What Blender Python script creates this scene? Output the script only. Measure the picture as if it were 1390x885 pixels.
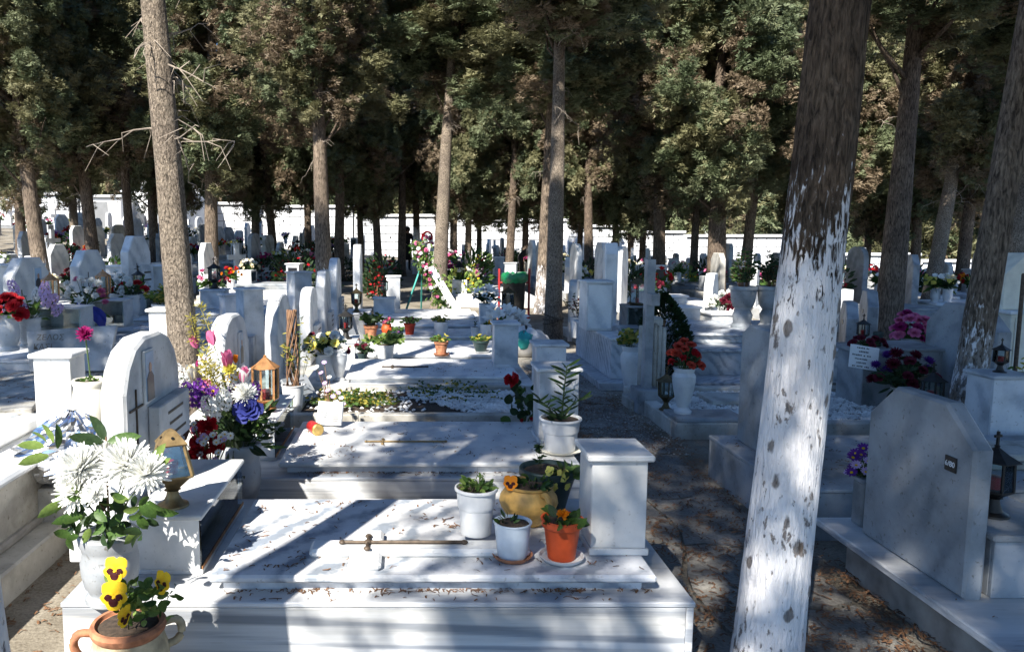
import bpy, math, random
import numpy as np
from mathutils import Vector, Matrix, Euler

for o in list(bpy.data.objects):
    bpy.data.objects.remove(o, do_unlink=True)
SC = bpy.context.scene
COL = SC.collection
R = math.radians
PI = math.pi

# ------------------------------------------------------------------ camera
FPX, CX, CY, EYE, PITCH = 1060.0, 560.0, 442.0, 1.6, math.atan(124 / 1060.0)
cam_data = bpy.data.cameras.new('camera')
cam = bpy.data.objects.new('camera', cam_data)
COL.objects.link(cam)
cam.location = (0, 0, EYE)
cam.rotation_euler = (PI / 2 - PITCH, 0, 0)
cam_data.sensor_width = 36
cam_data.sensor_fit = 'HORIZONTAL'
cam_data.lens = 36 * FPX / 1390
cam_data.shift_x = (695 - CX) / 1390
cam_data.clip_start = 0.05
cam_data.clip_end = 3000
SC.camera = cam

# ------------------------------------------------------------------ world and sun
SUN_EL = R(43)
SH = Vector((0.47, 0.88, 0)).normalized()          # direction in which shadows fall
wd = bpy.data.worlds.new('World')
SC.world = wd
wd.use_nodes = True
nt = wd.node_tree
nt.nodes.clear()
sky = nt.nodes.new('ShaderNodeTexSky')
sky.sky_type = 'NISHITA'
sky.sun_disc = False
sky.sun_elevation = SUN_EL
sky.sun_rotation = math.atan2(-SH.x, -SH.y)
sky.air_density = 1.0
sky.dust_density = 0.1
sky.ozone_density = 9.0
bg = nt.nodes.new('ShaderNodeBackground')
bg.inputs['Strength'].default_value = 0.095
ow = nt.nodes.new('ShaderNodeOutputWorld')
nt.links.new(sky.outputs[0], bg.inputs[0])
nt.links.new(bg.outputs[0], ow.inputs[0])
sun_data = bpy.data.lights.new('sun', 'SUN')
sun_data.energy = 5.0
sun_data.angle = R(0.53)
sun_data.color = (1.0, 0.955, 0.88)
sun = bpy.data.objects.new('sun', sun_data)
COL.objects.link(sun)
sd = Vector((SH.x * math.cos(SUN_EL), SH.y * math.cos(SUN_EL), -math.sin(SUN_EL)))
sun.rotation_euler = sd.to_track_quat('-Z', 'Y').to_euler()
sun.location = (-6, -10, 14)
SC.view_settings.view_transform = 'Standard'
SC.view_settings.look = 'None'
SC.view_settings.exposure = 1.38
SC.view_settings.gamma = 1.0
SC.view_settings.use_curve_mapping = False

# ------------------------------------------------------------------ helpers
def at(px, py, z=0.0):
    "ground-plan position of a photographed foot point that lies at height z"
    x = (px - CX) / FPX
    y = -(py - CY) / FPX
    c, s = math.cos(PITCH), math.sin(PITCH)
    d = Vector((x, c + y * s, -s + y * c))
    t = (z - EYE) / d.z
    return Vector((d.x * t, d.y * t, z))

def sstep(a, b, x):
    t = min(1, max(0, (x - a) / (b - a)))
    return t * t * (3 - 2 * t)

def gz(x, y):
    "height of the ground: it tilts down to the right far away"
    return -0.075 * (max(-40, min(45, x)) - 4) * sstep(10, 42, y)

class MB:
    def __init__(s):
        s.v = []; s.f = []; s.m = []
    def add(s, vs, fs, mi=0, M=None):
        n = len(s.v)
        if M is not None:
            vs = [M @ Vector(p) for p in vs]
        s.v.extend([tuple(p) for p in vs])
        s.f.extend([tuple(i + n for i in f) for f in fs])
        s.m.extend([mi] * len(fs))
        return s
    def box(s, x0, x1, y0, y1, z0, z1, c=0.0, mi=0, M=None):
        if c <= 0:
            vs = [(x, y, z) for z in (z0, z1) for y in (y0, y1) for x in (x0, x1)]
            fs = [(0, 2, 3, 1), (4, 5, 7, 6), (0, 1, 5, 4), (2, 6, 7, 3), (0, 4, 6, 2), (1, 3, 7, 5)]
            return s.add(vs, fs, mi, M)
        cx, cy, cz = (x0 + x1) / 2, (y0 + y1) / 2, (z0 + z1) / 2
        h = ((x1 - x0) / 2, (y1 - y0) / 2, (z1 - z0) / 2)
        c = min(c, min(h) * 0.9)
        vs = []; idx = {}
        for sx in (-1, 1):
            for sy in (-1, 1):
                for sz in (-1, 1):
                    for a in range(3):
                        g = (sx, sy, sz)
                        p = [g[k] * (h[k] if k == a else h[k] - c) for k in range(3)]
                        idx[(sx, sy, sz, a)] = len(vs)
                        vs.append((cx + p[0], cy + p[1], cz + p[2]))
        fs = []
        S = ((-1, -1), (1, -1), (1, 1), (-1, 1))
        def key(a, sa, b, sb, d, sd_):
            g = [0, 0, 0]; g[a] = sa; g[b] = sb; g[d] = sd_
            return tuple(g)
        for a in range(3):
            b, d = (a + 1) % 3, (a + 2) % 3
            for sa in (-1, 1):
                q = [idx[key(a, sa, b, u, d, w) + (a,)] for u, w in S]
                fs.append(tuple(q if sa > 0 else q[::-1]))
            for sb in (-1, 1):
                for sd2 in (-1, 1):
                    k0, k1 = key(a, -1, b, sb, d, sd2), key(a, 1, b, sb, d, sd2)
                    q = [idx[k0 + (b,)], idx[k1 + (b,)], idx[k1 + (d,)], idx[k0 + (d,)]]
                    fs.append(tuple(q if sb * sd2 > 0 else q[::-1]))
        for sx in (-1, 1):
            for sy in (-1, 1):
                for sz in (-1, 1):
                    q = [idx[(sx, sy, sz, a)] for a in range(3)]
                    fs.append(tuple(q if sx * sy * sz > 0 else q[::-1]))
        return s.add(vs, fs, mi, M)
    def prism(s, pts, y0, y1, c=0.0, mi=0, M=None):
        "outline in the xz plane (counter-clockwise seen from -y) pushed from y0 to y1"
        n = len(pts)
        def inset(c):
            out = []
            for i in range(n):
                a, p, b = pts[i - 1], pts[i], pts[(i + 1) % n]
                e1 = Vector((p[0] - a[0], p[1] - a[1])); e2 = Vector((b[0] - p[0], b[1] - p[1]))
                e1.normalize(); e2.normalize()
                nn = Vector((-e1.y - e2.y, e1.x + e2.x))
                if nn.length < 1e-6: nn = Vector((-e1.y, e1.x))
                nn.normalize()
                out.append((p[0] + nn.x * c, p[1] + nn.y * c))
            return out
        if c > 0:
            ip = inset(c)
            rings = [(ip, y0), (pts, y0 + c), (pts, y1 - c), (ip, y1)]
        else:
            rings = [(pts, y0), (pts, y1)]
        vs = [(p[0], y, p[1]) for ring, y in rings for p in ring]
        fs = []
        for r in range(len(rings) - 1):
            for i in range(n):
                j = (i + 1) % n
                fs.append((r * n + i, (r + 1) * n + i, (r + 1) * n + j, r * n + j))
        fs.append(tuple(range(n)))
        fs.append(tuple((len(rings) - 1) * n + i for i in reversed(range(n))))
        return s.add(vs, fs, mi, M)
    def lathe(s, prof, n=24, M=None, mi=0, ph=0.0, sq=1.0):
        vs = []; fs = []
        for r, z in prof:
            for k in range(n):
                a = 2 * PI * k / n + ph
                vs.append((r * math.cos(a), r * math.sin(a) * sq, z))
        for i in range(len(prof) - 1):
            for k in range(n):
                j = (k + 1) % n
                fs.append((i * n + k, i * n + j, (i + 1) * n + j, (i + 1) * n + k))
        fs.append(tuple(reversed(range(n))))
        fs.append(tuple((len(prof) - 1) * n + k for k in range(n)))
        return s.add(vs, fs, mi, M)
    def tube(s, pts, rad, n=6, mi=0, M=None):
        pts = [Vector(p) for p in pts]
        if not isinstance(rad, (list, tuple)): rad = [rad] * len(pts)
        vs = []; fs = []
        up = Vector((0.31, 0.17, 0.93))
        for i, p in enumerate(pts):
            t = (pts[min(i + 1, len(pts) - 1)] - pts[max(i - 1, 0)])
            t.normalize()
            u = t.cross(up)
            if u.length < 0.05: u = t.cross(Vector((1, 0, 0)))
            u.normalize(); w = t.cross(u)
            for k in range(n):
                a = 2 * PI * k / n
                vs.append(p + (u * math.cos(a) + w * math.sin(a)) * rad[i])
        for i in range(len(pts) - 1):
            for k in range(n):
                j = (k + 1) % n
                fs.append((i * n + k, (i + 1) * n + k, (i + 1) * n + j, i * n + j))
        fs.append(tuple(range(n)))
        fs.append(tuple((len(pts) - 1) * n + k for k in reversed(range(n))))
        return s.add(vs, fs, mi, M)
    def ball(s, c, r, n=8, m=6, mi=0, sc=(1, 1, 1)):
        vs = []; fs = []
        for i in range(m + 1):
            t = PI * (0.02 + 0.96 * i / m)
            for k in range(n):
                a = 2 * PI * k / n
                vs.append((c[0] + r * sc[0] * math.sin(t) * math.cos(a), c[1] + r * sc[1] * math.sin(t) * math.sin(a), c[2] - r * sc[2] * math.cos(t)))
        for i in range(m):
            for k in range(n):
                j = (k + 1) % n
                fs.append((i * n + k, i * n + j, (i + 1) * n + j, (i + 1) * n + k))
        fs.append(tuple(reversed(range(n)))); fs.append(tuple(m * n + k for k in range(n)))
        return s.add(vs, fs, mi)
    def petal(s, M, L, W, cup=0.0, curl=0.0, mi=0, rows=3, tip=0.35):
        "a petal or leaf from the origin along +x, face up +z"
        vs = []; fs = []
        for i in range(rows + 1):
            t = i / rows
            w = W * 0.5 * (math.sin(PI * min(1, t * 0.86 + 0.1)) ** 0.8 if t < 0.99 else tip)
            if i == 0: w = W * 0.12
            z = curl * L * t * t
            for k in (-1, 0, 1):
                vs.append((L * t - (abs(k) * 0.04 * L if i == rows else 0), k * w, z + cup * w * abs(k)))
        for i in range(rows):
            for k in (0, 1):
                a = i * 3 + k
                fs.append((a, a + 3, a + 4, a + 1))
        return s.add(vs, fs, mi, M)
    def mesh(s, name, mats, smooth=None):
        me = bpy.data.meshes.new(name)
        me.from_pydata(s.v, [], s.f)
        for m in mats: me.materials.append(m)
        if len(mats) > 1: me.polygons.foreach_set('material_index', s.m)
        if smooth is not None:
            me.polygons.foreach_set('use_smooth', [True] * len(s.f))
            me.update()
            me.set_sharp_from_angle(angle=R(smooth))
        me.update()
        return me

CACHE = {}
def cm(key, fn):
    if key not in CACHE: CACHE[key] = fn()
    return CACHE[key]

def put(name, me, parent=None, loc=(0, 0, 0), rot=(0, 0, 0), sc=1.0, M=None):
    o = bpy.data.objects.new(name, me)
    COL.objects.link(o)
    if parent is not None: o.parent = parent
    if M is not None:
        o.matrix_local = M
    else:
        o.location = loc; o.rotation_euler = rot
        o.scale = (sc, sc, sc) if not isinstance(sc, (tuple, list)) else sc
    return o

def part(name, mb, mats, parent, smooth=None, **k):
    if not isinstance(mats, (list, tuple)): mats = [mats]
    return put(name, mb.mesh(name, mats, smooth), parent, **k)

def tag(o, label, cat, group=None):
    o['label'] = label; o['category'] = cat
    if group: o['group'] = group
    return o

def thing(name, label, cat, loc=(0, 0, 0), rz=0.0, group=None):
    o = bpy.data.objects.new(name, None)
    COL.objects.link(o)
    o.empty_display_size = 0.1
    o.location = loc; o.rotation_euler = (0, 0, rz)
    return tag(o, label, cat, group)

def struct(name, mb, mats, smooth=None):
    o = part(name, mb, mats, None, smooth)
    o['kind'] = 'structure'
    return o

def stuff(o):
    o['kind'] = 'stuff'
    return o

def align(d, roll=0.0):
    "rotation that takes +z to d"
    return Vector(d).normalized().to_track_quat('Z', 'Y').to_matrix().to_4x4() @ Matrix.Rotation(roll, 4, 'Z')

def T(*p):
    return Matrix.Translation(Vector(p))

# ------------------------------------------------------------------ materials
def newmat(name):
    m = bpy.data.materials.new(name)
    m.use_nodes = True
    t = m.node_tree
    b = t.nodes.get('Principled BSDF')
    return m, t, b

def N(t, kind, **k):
    n = t.nodes.new('ShaderNode' + kind)
    for a, v in k.items():
        if a in n.inputs: n.inputs[a].default_value = v
        else: setattr(n, a, v)
    return n

def coords(t, scale=(1, 1, 1), rnd=True):
    tc = N(t, 'TexCoord')
    mp = N(t, 'Mapping')
    mp.inputs['Scale'].default_value = scale
    t.links.new(tc.outputs['Object'], mp.inputs['Vector'])
    if rnd:
        oi = N(t, 'ObjectInfo')
        mu = N(t, 'Math', operation='MULTIPLY'); mu.inputs[1].default_value = 37.0
        t.links.new(oi.outputs['Random'], mu.inputs[0])
        cb = N(t, 'CombineXYZ')
        for i in range(3): t.links.new(mu.outputs[0], cb.inputs[i])
        t.links.new(cb.outputs[0], mp.inputs['Location'])
    return mp.outputs[0]

def ramp(t, stops):
    r = N(t, 'ValToRGB')
    e = r.color_ramp.elements
    while len(e) > 1: e.remove(e[-1])
    e[0].position = stops[0][0]; e[0].color = (*stops[0][1], 1)
    for p, c in stops[1:]:
        x = e.new(p); x.color = (*c, 1)
    return r

def mixc(t, fac, a, b, mode='MIX'):
    m = N(t, 'Mix', data_type='RGBA', blend_type=mode)
    for inp, v in ((m.inputs['Factor'], fac), (m.inputs['A'], a), (m.inputs['B'], b)):
        if hasattr(v, 'is_linked'): t.links.new(v, inp)
        elif isinstance(v, (int, float)): inp.default_value = v
        else: inp.default_value = (*v, 1)
    return m.outputs['Result']

def bump(t, b, h, strength, dist):
    bn = N(t, 'Bump'); bn.inputs['Strength'].default_value = strength; bn.inputs['Distance'].default_value = dist
    t.links.new(h, bn.inputs['Height'])
    t.links.new(bn.outputs[0], b.inputs['Normal'])

def plain(name, col, rough=0.5, var=0.25, scale=30, metal=0.0, bmp=0.0, trans=0.0, spec=0.5, rnd=0.0):
    m, t, b = newmat(name)
    v = coords(t)
    n = N(t, 'TexNoise'); n.inputs['Scale'].default_value = scale; n.inputs['Detail'].default_value = 5
    t.links.new(v, n.inputs['Vector'])
    lo = tuple(c * (1 - var) for c in col); hi = tuple(min(1, c * (1 + var)) for c in col)
    rp = ramp(t, [(0.3, lo), (0.7, hi)])
    t.links.new(n.outputs[0], rp.inputs[0])
    out = rp.outputs[0]
    if rnd > 0:
        oi = N(t, 'ObjectInfo'); r2 = ramp(t, [(0, (1 - rnd,) * 3), (1, (1, 1, 1))])
        t.links.new(oi.outputs['Random'], r2.inputs[0])
        out = mixc(t, 1.0, out, r2.outputs[0], 'MULTIPLY')
    t.links.new(out, b.inputs['Base Color'])
    b.inputs['Roughness'].default_value = rough
    b.inputs['Metallic'].default_value = metal
    b.inputs['Specular IOR Level'].default_value = spec
    if bmp: bump(t, b, n.outputs[0], bmp, 0.01)
    if trans > 0:
        tr = N(t, 'BsdfTranslucent')
        t.links.new(out, tr.inputs['Color'])
        mx = N(t, 'MixShader'); mx.inputs[0].default_value = trans
        t.links.new(b.outputs[0], mx.inputs[1]); t.links.new(tr.outputs[0], mx.inputs[2])
        t.links.new(mx.outputs[0], t.nodes['Material Output'].inputs[0])
    return m

def marble_mat(name, base, vein, amount=0.6, scale=2.2, rot=0.6, dirt=0.35, rough=0.4, stretch=(1, 1, 1)):
    m, t, b = newmat(name)
    v = coords(t, stretch)
    mp = N(t, 'Mapping'); mp.inputs['Rotation'].default_value = (0.35, 0.5, rot)
    t.links.new(v, mp.inputs['Vector'])
    wv = N(t, 'TexWave', wave_type='BANDS', bands_direction='X')
    wv.inputs['Scale'].default_value = scale; wv.inputs['Distortion'].default_value = 7.0
    wv.inputs['Detail'].default_value = 5; wv.inputs['Detail Scale'].default_value = 1.1; wv.inputs['Detail Roughness'].default_value = 0.62
    t.links.new(mp.outputs[0], wv.inputs['Vector'])
    rp = ramp(t, [(0.0, base), (0.28, tuple(c * 0.97 for c in base)), (0.55, tuple(a * (1 - amount * 0.45) + v_ * amount * 0.45 for a, v_ in zip(base, vein))), (0.85, tuple(a * (1 - amount) + v_ * amount for a, v_ in zip(base, vein)))])
    nm = N(t, 'TexNoise'); nm.inputs['Scale'].default_value = 3.2; nm.inputs['Detail'].default_value = 6; nm.inputs['Roughness'].default_value = 0.6
    t.links.new(mp.outputs[0], nm.inputs['Vector'])
    mr = N(t, 'MapRange'); mr.inputs['From Min'].default_value = 0.28; mr.inputs['From Max'].default_value = 0.56
    t.links.new(nm.outputs[0], mr.inputs['Value'])
    mm = N(t, 'Math', operation='MULTIPLY'); t.links.new(wv.outputs[1], mm.inputs[0]); t.links.new(mr.outputs[0], mm.inputs[1])
    t.links.new(mm.outputs[0], rp.inputs[0])
    n1 = N(t, 'TexNoise'); n1.inputs['Scale'].default_value = 2.2; n1.inputs['Detail'].default_value = 8; n1.inputs['Roughness'].default_value = 0.65
    t.links.new(v, n1.inputs['Vector'])
    d1 = ramp(t, [(0.40, (1, 1, 1)), (0.68, (1 - dirt, 1 - dirt * 1.05, 1 - dirt * 1.15))])
    t.links.new(n1.outputs[0], d1.inputs[0])
    c1 = mixc(t, 1.0, rp.outputs[0], d1.outputs[0], 'MULTIPLY')
    n2 = N(t, 'TexNoise'); n2.inputs['Scale'].default_value = 55; n2.inputs['Detail'].default_value = 4
    t.links.new(v, n2.inputs['Vector'])
    d2 = ramp(t, [(0.63, (1, 1, 1)), (0.76, (1 - dirt * 1.3, 1 - dirt * 1.4, 1 - dirt * 1.55))])
    t.links.new(n2.outputs[0], d2.inputs[0])
    c2 = mixc(t, 1.0, c1, d2.outputs[0], 'MULTIPLY')
    oi = N(t, 'ObjectInfo'); r2 = ramp(t, [(0, (0.88, 0.88, 0.87)), (1, (1, 1, 1))])
    t.links.new(oi.outputs['Random'], r2.inputs[0])
    c3 = mixc(t, 1.0, c2, r2.outputs[0], 'MULTIPLY')
    t.links.new(c3, b.inputs['Base Color'])
    rr = ramp(t, [(0.3, (rough,) * 3), (0.8, (min(1, rough + 0.3),) * 3)])
    t.links.new(n1.outputs[0], rr.inputs[0])
    t.links.new(rr.outputs[0], b.inputs['Roughness'])
    b.inputs['Specular IOR Level'].default_value = 0.4
    bump(t, b, n2.outputs[0], 0.08, 0.004)
    return m

def glass_mat(name, tint=(0.9, 0.95, 0.95), keep=0.85):
    m, t, b = newmat(name)
    tr = N(t, 'BsdfTransparent'); tr.inputs[0].default_value = (*tint, 1)
    gl = N(t, 'BsdfGlossy'); gl.inputs['Roughness'].default_value = 0.04; gl.inputs['Color'].default_value = (0.9, 0.95, 1, 1)
    lw = N(t, 'LayerWeight'); lw.inputs['Blend'].default_value = 0.2
    nz = N(t, 'TexNoise'); nz.inputs['Scale'].default_value = 9; nz.inputs['Detail'].default_value = 4
    rr = ramp(t, [(0.35, (0.03,) * 3), (0.75, (0.10,) * 3)])
    t.links.new(nz.outputs[0], rr.inputs[0])
    ad = N(t, 'Math', operation='ADD', use_clamp=True)
    t.links.new(lw.outputs['Fresnel'], ad.inputs[0]); t.links.new(rr.outputs[0], ad.inputs[1])
    mx = N(t, 'MixShader')
    t.links.new(ad.outputs[0], mx.inputs[0]); t.links.new(tr.outputs[0], mx.inputs[1]); t.links.new(gl.outputs[0], mx.inputs[2])
    t.links.new(mx.outputs[0], t.nodes['Material Output'].inputs[0])
    return m

def bark_mat(name, wash=None, col=(0.115, 0.085, 0.062), flake=0.60, zs=0.20, ns=58):
    m, t, b = newmat(name)
    v = coords(t, (1, 1, zs))
    n = N(t, 'TexNoise'); n.inputs['Scale'].default_value = ns; n.inputs['Detail'].default_value = 7; n.inputs['Roughness'].default_value = 0.62; n.inputs['Distortion'].default_value = 0.7
    t.links.new(v, n.inputs['Vector'])
    rp = ramp(t, [(0.36, tuple(c * 0.30 for c in col)), (0.5, col), (0.66, tuple(c * 1.8 for c in col))])
    t.links.new(n.outputs[0], rp.inputs[0])
    v2 = coords(t)
    n2 = N(t, 'TexNoise'); n2.inputs['Scale'].default_value = 4; n2.inputs['Detail'].default_value = 4
    t.links.new(v2, n2.inputs['Vector'])
    r2 = ramp(t, [(0.35, (0.75, 0.72, 0.7)), (0.7, (1.15, 1.12, 1.05))])
    t.links.new(n2.outputs[0], r2.inputs[0])
    c = mixc(t, 1.0, rp.outputs[0], r2.outputs[0], 'MULTIPLY')
    hgt = n.outputs[0]
    if wash:
        tc = N(t, 'TexCoord'); sx = N(t, 'SeparateXYZ')
        t.links.new(tc.outputs['Object'], sx.inputs[0])
        n3 = N(t, 'TexNoise'); n3.inputs['Scale'].default_value = 7; n3.inputs['Detail'].default_value = 3
        t.links.new(v2, n3.inputs['Vector'])
        # wash height + ragged streaks
        s1 = N(t, 'Math', operation='MULTIPLY_ADD'); s1.inputs[1].default_value = 1.5; s1.inputs[2].default_value = wash - 0.75
        t.links.new(n.outputs[0], s1.inputs[0])
        s2 = N(t, 'Math', operation='MULTIPLY_ADD'); s2.inputs[1].default_value = 0.7
        t.links.new(n3.outputs[0], s2.inputs[0]); t.links.new(s1.outputs[0], s2.inputs[2])
        s3 = N(t, 'Math', operation='SUBTRACT')
        t.links.new(s2.outputs[0], s3.inputs[0]); t.links.new(sx.outputs[2], s3.inputs[1])
        s4 = N(t, 'MapRange'); s4.inputs['From Min'].default_value = 0.30; s4.inputs['From Max'].default_value = 0.38
        t.links.new(s3.outputs[0], s4.inputs['Value'])
        # flaked spots
        v5 = coords(t, (1, 1, 0.45))
        n5 = N(t, 'TexNoise'); n5.inputs['Scale'].default_value = 10; n5.inputs['Detail'].default_value = 6; n5.inputs['Roughness'].default_value = 0.68
        t.links.new(v5, n5.inputs['Vector'])
        fl = ramp(t, [(flake, (1, 1, 1)), (flake + 0.035, (0.22, 0.22, 0.22))])
        t.links.new(n5.outputs[0], fl.inputs[0])
        n6 = N(t, 'TexNoise'); n6.inputs['Scale'].default_value = 46; n6.inputs['Detail'].default_value = 4; n6.inputs['Roughness'].default_value = 0.6
        t.links.new(v5, n6.inputs['Vector'])
        fl6 = ramp(t, [(flake + 0.02, (1, 1, 1)), (flake + 0.07, (0.3, 0.3, 0.3))])
        t.links.new(n6.outputs[0], fl6.inputs[0])
        at_k = N(t, 'Attribute', attribute_name='knot')
        ka = N(t, 'Math', operation='MULTIPLY_ADD'); ka.inputs[1].default_value = 0.8; ka.inputs[2].default_value = -0.15
        t.links.new(n6.outputs[0], ka.inputs[0])
        kb = N(t, 'Math', operation='ADD'); t.links.new(ka.outputs[0], kb.inputs[0]); t.links.new(at_k.outputs['Fac'], kb.inputs[1])
        kr = ramp(t, [(0.50, (1, 1, 1)), (0.68, (0.25, 0.25, 0.25))]); t.links.new(kb.outputs[0], kr.inputs[0])
        flm = N(t, 'Math', operation='MULTIPLY'); t.links.new(fl.outputs[0], flm.inputs[0]); t.links.new(fl6.outputs[0], flm.inputs[1])
        flk = N(t, 'Math', operation='MULTIPLY'); t.links.new(flm.outputs[0], flk.inputs[0]); t.links.new(kr.outputs[0], flk.inputs[1])
        f = N(t, 'Math', operation='MULTIPLY')
        t.links.new(s4.outputs[0], f.inputs[0]); t.links.new(flk.outputs[0], f.inputs[1])
        pw = ramp(t, [(0.3, (0.62, 0.60, 0.60)), (0.6, (0.82, 0.80, 0.79))])
        t.links.new(n2.outputs[0], pw.inputs[0])
        c = mixc(t, f.outputs[0], c, pw.outputs[0])
        # paint fills the relief
        sc = N(t, 'Math', operation='MULTIPLY_ADD'); sc.inputs[1].default_value = -0.55; sc.inputs[2].default_value = 1.0
        t.links.new(f.outputs[0], sc.inputs[0])
        hh = N(t, 'Math', operation='MULTIPLY')
        t.links.new(n.outputs[0], hh.inputs[0]); t.links.new(sc.outputs[0], hh.inputs[1])
        h2 = N(t, 'Math', operation='MULTIPLY_ADD'); h2.inputs[1].default_value = 0.45
        t.links.new(f.outputs[0], h2.inputs[0]); t.links.new(hh.outputs[0], h2.inputs[2])
        hgt = h2.outputs[0]
    t.links.new(c, b.inputs['Base Color'])
    b.inputs['Roughness'].default_value = 0.9
    b.inputs['Specular IOR Level'].default_value = 0.15
    bump(t, b, hgt, 1.0, 0.03)
    return m

def leaf_mat(name, stops, trans=0.25, rough=0.6, scale=1.2):
    m, t, b = newmat(name)
    v = coords(t)
    n = N(t, 'TexNoise'); n.inputs['Scale'].default_value = scale; n.inputs['Detail'].default_value = 6; n.inputs['Roughness'].default_value = 0.7
    t.links.new(v, n.inputs['Vector'])
    rp = ramp(t, stops)
    t.links.new(n.outputs[0], rp.inputs[0])
    t.links.new(rp.outputs[0], b.inputs['Base Color'])
    b.inputs['Roughness'].default_value = rough
    b.inputs['Specular IOR Level'].default_value = 0.25
    tr = N(t, 'BsdfTranslucent')
    t.links.new(rp.outputs[0], tr.inputs['Color'])
    mx = N(t, 'MixShader'); mx.inputs[0].default_value = trans
    t.links.new(b.outputs[0], mx.inputs[1]); t.links.new(tr.outputs[0], mx.inputs[2])
    t.links.new(mx.outputs[0], t.nodes['Material Output'].inputs[0])
    return m

def ground_mat(name, lo, mid, hi, crack=False):
    m, t, b = newmat(name)
    tc = N(t, 'TexCoord')
    n = N(t, 'TexNoise'); n.inputs['Scale'].default_value = 1.6; n.inputs['Detail'].default_value = 9; n.inputs['Roughness'].default_value = 0.68
    t.links.new(tc.outputs['Object'], n.inputs['Vector'])
    rp = ramp(t, [(0.3, lo), (0.5, mid), (0.7, hi)])
    t.links.new(n.outputs[0], rp.inputs[0])
    n2 = N(t, 'TexNoise'); n2.inputs['Scale'].default_value = 70; n2.inputs['Detail'].default_value = 3
    t.links.new(tc.outputs['Object'], n2.inputs['Vector'])
    r2 = ramp(t, [(0.3, (0.72, 0.7, 0.67)), (0.62, (1.08, 1.07, 1.05))])
    t.links.new(n2.outputs[0], r2.inputs[0])
    c = mixc(t, 1.0, rp.outputs[0], r2.outputs[0], 'MULTIPLY')
    t.links.new(c, b.inputs['Base Color'])
    b.inputs['Roughness'].default_value = 0.95
    b.inputs['Specular IOR Level'].default_value = 0.1
    bump(t, b, n2.outputs[0], 0.5, 0.012)
    return m

W = (0.70, 0.71, 0.72)
MAR = marble_mat('white_marble', W, (0.30, 0.34, 0.40), 0.55, 1.6, 0.7)
MARH = marble_mat('banded_marble', W, (0.27, 0.30, 0.35), 0.85, 1.6, 0.1, stretch=(0.12, 1, 5))
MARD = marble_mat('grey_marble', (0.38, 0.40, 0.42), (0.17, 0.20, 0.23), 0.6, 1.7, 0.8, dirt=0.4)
MARS = marble_mat('streaked_marble', (0.72, 0.73, 0.75), (0.25, 0.29, 0.35), 0.95, 2.6, 0.75, dirt=0.3)
MARB = marble_mat('blue_veined_marble', (0.55, 0.58, 0.62), (0.20, 0.24, 0.29), 0.7, 4.5, 0.9, dirt=0.3)
MARO = marble_mat('weathered_marble', (0.58, 0.56, 0.51), (0.30, 0.29, 0.27), 0.6, 1.6, 0.3, dirt=0.5, rough=0.65)
MARW = marble_mat('clean_white_marble', (0.79, 0.79, 0.78), (0.42, 0.46, 0.51), 0.55, 1.4, 0.4, dirt=0.22)
MARC = [MAR, MARW, MARD, MARO]
CONC = plain('concrete', (0.30, 0.28, 0.25), 0.9, 0.35, 9, bmp=0.4)
GLASS = glass_mat('window_glass')
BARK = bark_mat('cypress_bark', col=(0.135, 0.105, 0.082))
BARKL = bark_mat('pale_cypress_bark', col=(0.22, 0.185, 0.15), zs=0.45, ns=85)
BARKW = bark_mat('whitewashed_bark', 1.62, ns=70)
BARKW2 = bark_mat('low_whitewashed_bark', 0.9, (0.17, 0.135, 0.105), 0.47)
TWIG = plain('dead_twig', (0.30, 0.25, 0.20), 0.9, 0.3, 20)
FOL = [leaf_mat('cypress_green', [(0.3, (0.05, 0.075, 0.038)), (0.5, (0.125, 0.15, 0.078)), (0.72, (0.25, 0.26, 0.15))], 0.2),
       leaf_mat('cypress_olive', [(0.3, (0.08, 0.088, 0.042)), (0.5, (0.175, 0.17, 0.085)), (0.72, (0.31, 0.285, 0.165))], 0.2),
       leaf_mat('cypress_brown', [(0.3, (0.10, 0.075, 0.045)), (0.55, (0.21, 0.16, 0.105)), (0.75, (0.32, 0.26, 0.18))])]
TERRA = plain('terracotta', (0.36, 0.15, 0.075), 0.9, 0.5, 22, bmp=0.7)
TERRAP = plain('weathered_pale_clay', (0.46, 0.38, 0.24), 0.95, 0.5, 16, bmp=0.8)
ORANGE = plain('orange_plastic', (0.56, 0.075, 0.015), 0.5, 0.28, 9)
WPLAS = plain('white_plastic', (0.66, 0.66, 0.65), 0.5, 0.16, 7)
BPLAS = plain('bluish_white_plastic', (0.50, 0.57, 0.64), 0.5, 0.2, 8)
YCER = plain('yellow_ceramic', (0.55, 0.33, 0.09), 0.55, 0.5, 14, bmp=0.15)
GPLAS = plain('dark_green_plastic', (0.016, 0.035, 0.034), 0.45, 0.2, 14)
CREAM = plain('cream_clay', (0.72, 0.68, 0.56), 0.6, 0.12, 10)
SOIL = plain('soil', (0.05, 0.034, 0.022), 1.0, 0.5, 60, bmp=0.6)
BRONZE = plain('bronze', (0.30, 0.21, 0.10), 0.5, 0.35, 25, metal=0.75)
COPPER = plain('copper', (0.55, 0.27, 0.11), 0.45, 0.3, 22, metal=0.6)
BLACKM = plain('black_iron', (0.03, 0.028, 0.025), 0.5, 0.3, 25, metal=0.5)
DBRASS = plain('dark_brass', (0.10, 0.075, 0.035), 0.5, 0.35, 25, metal=0.7)
GOLD = plain('gold', (0.62, 0.42, 0.14), 0.4, 0.25, 25, metal=0.8)
RUST = plain('aged_metal', (0.09, 0.065, 0.045), 0.6, 0.4, 40, metal=0.4)
CANDLE = plain('red_candle_glass', (0.35, 0.02, 0.02), 0.3, 0.2, 10)
PAPER = plain('white_paper', (0.8, 0.8, 0.79), 0.8, 0.05, 10)
BLK = plain('black_plate', (0.008, 0.008, 0.009), 0.35, 0.1, 10)
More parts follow.
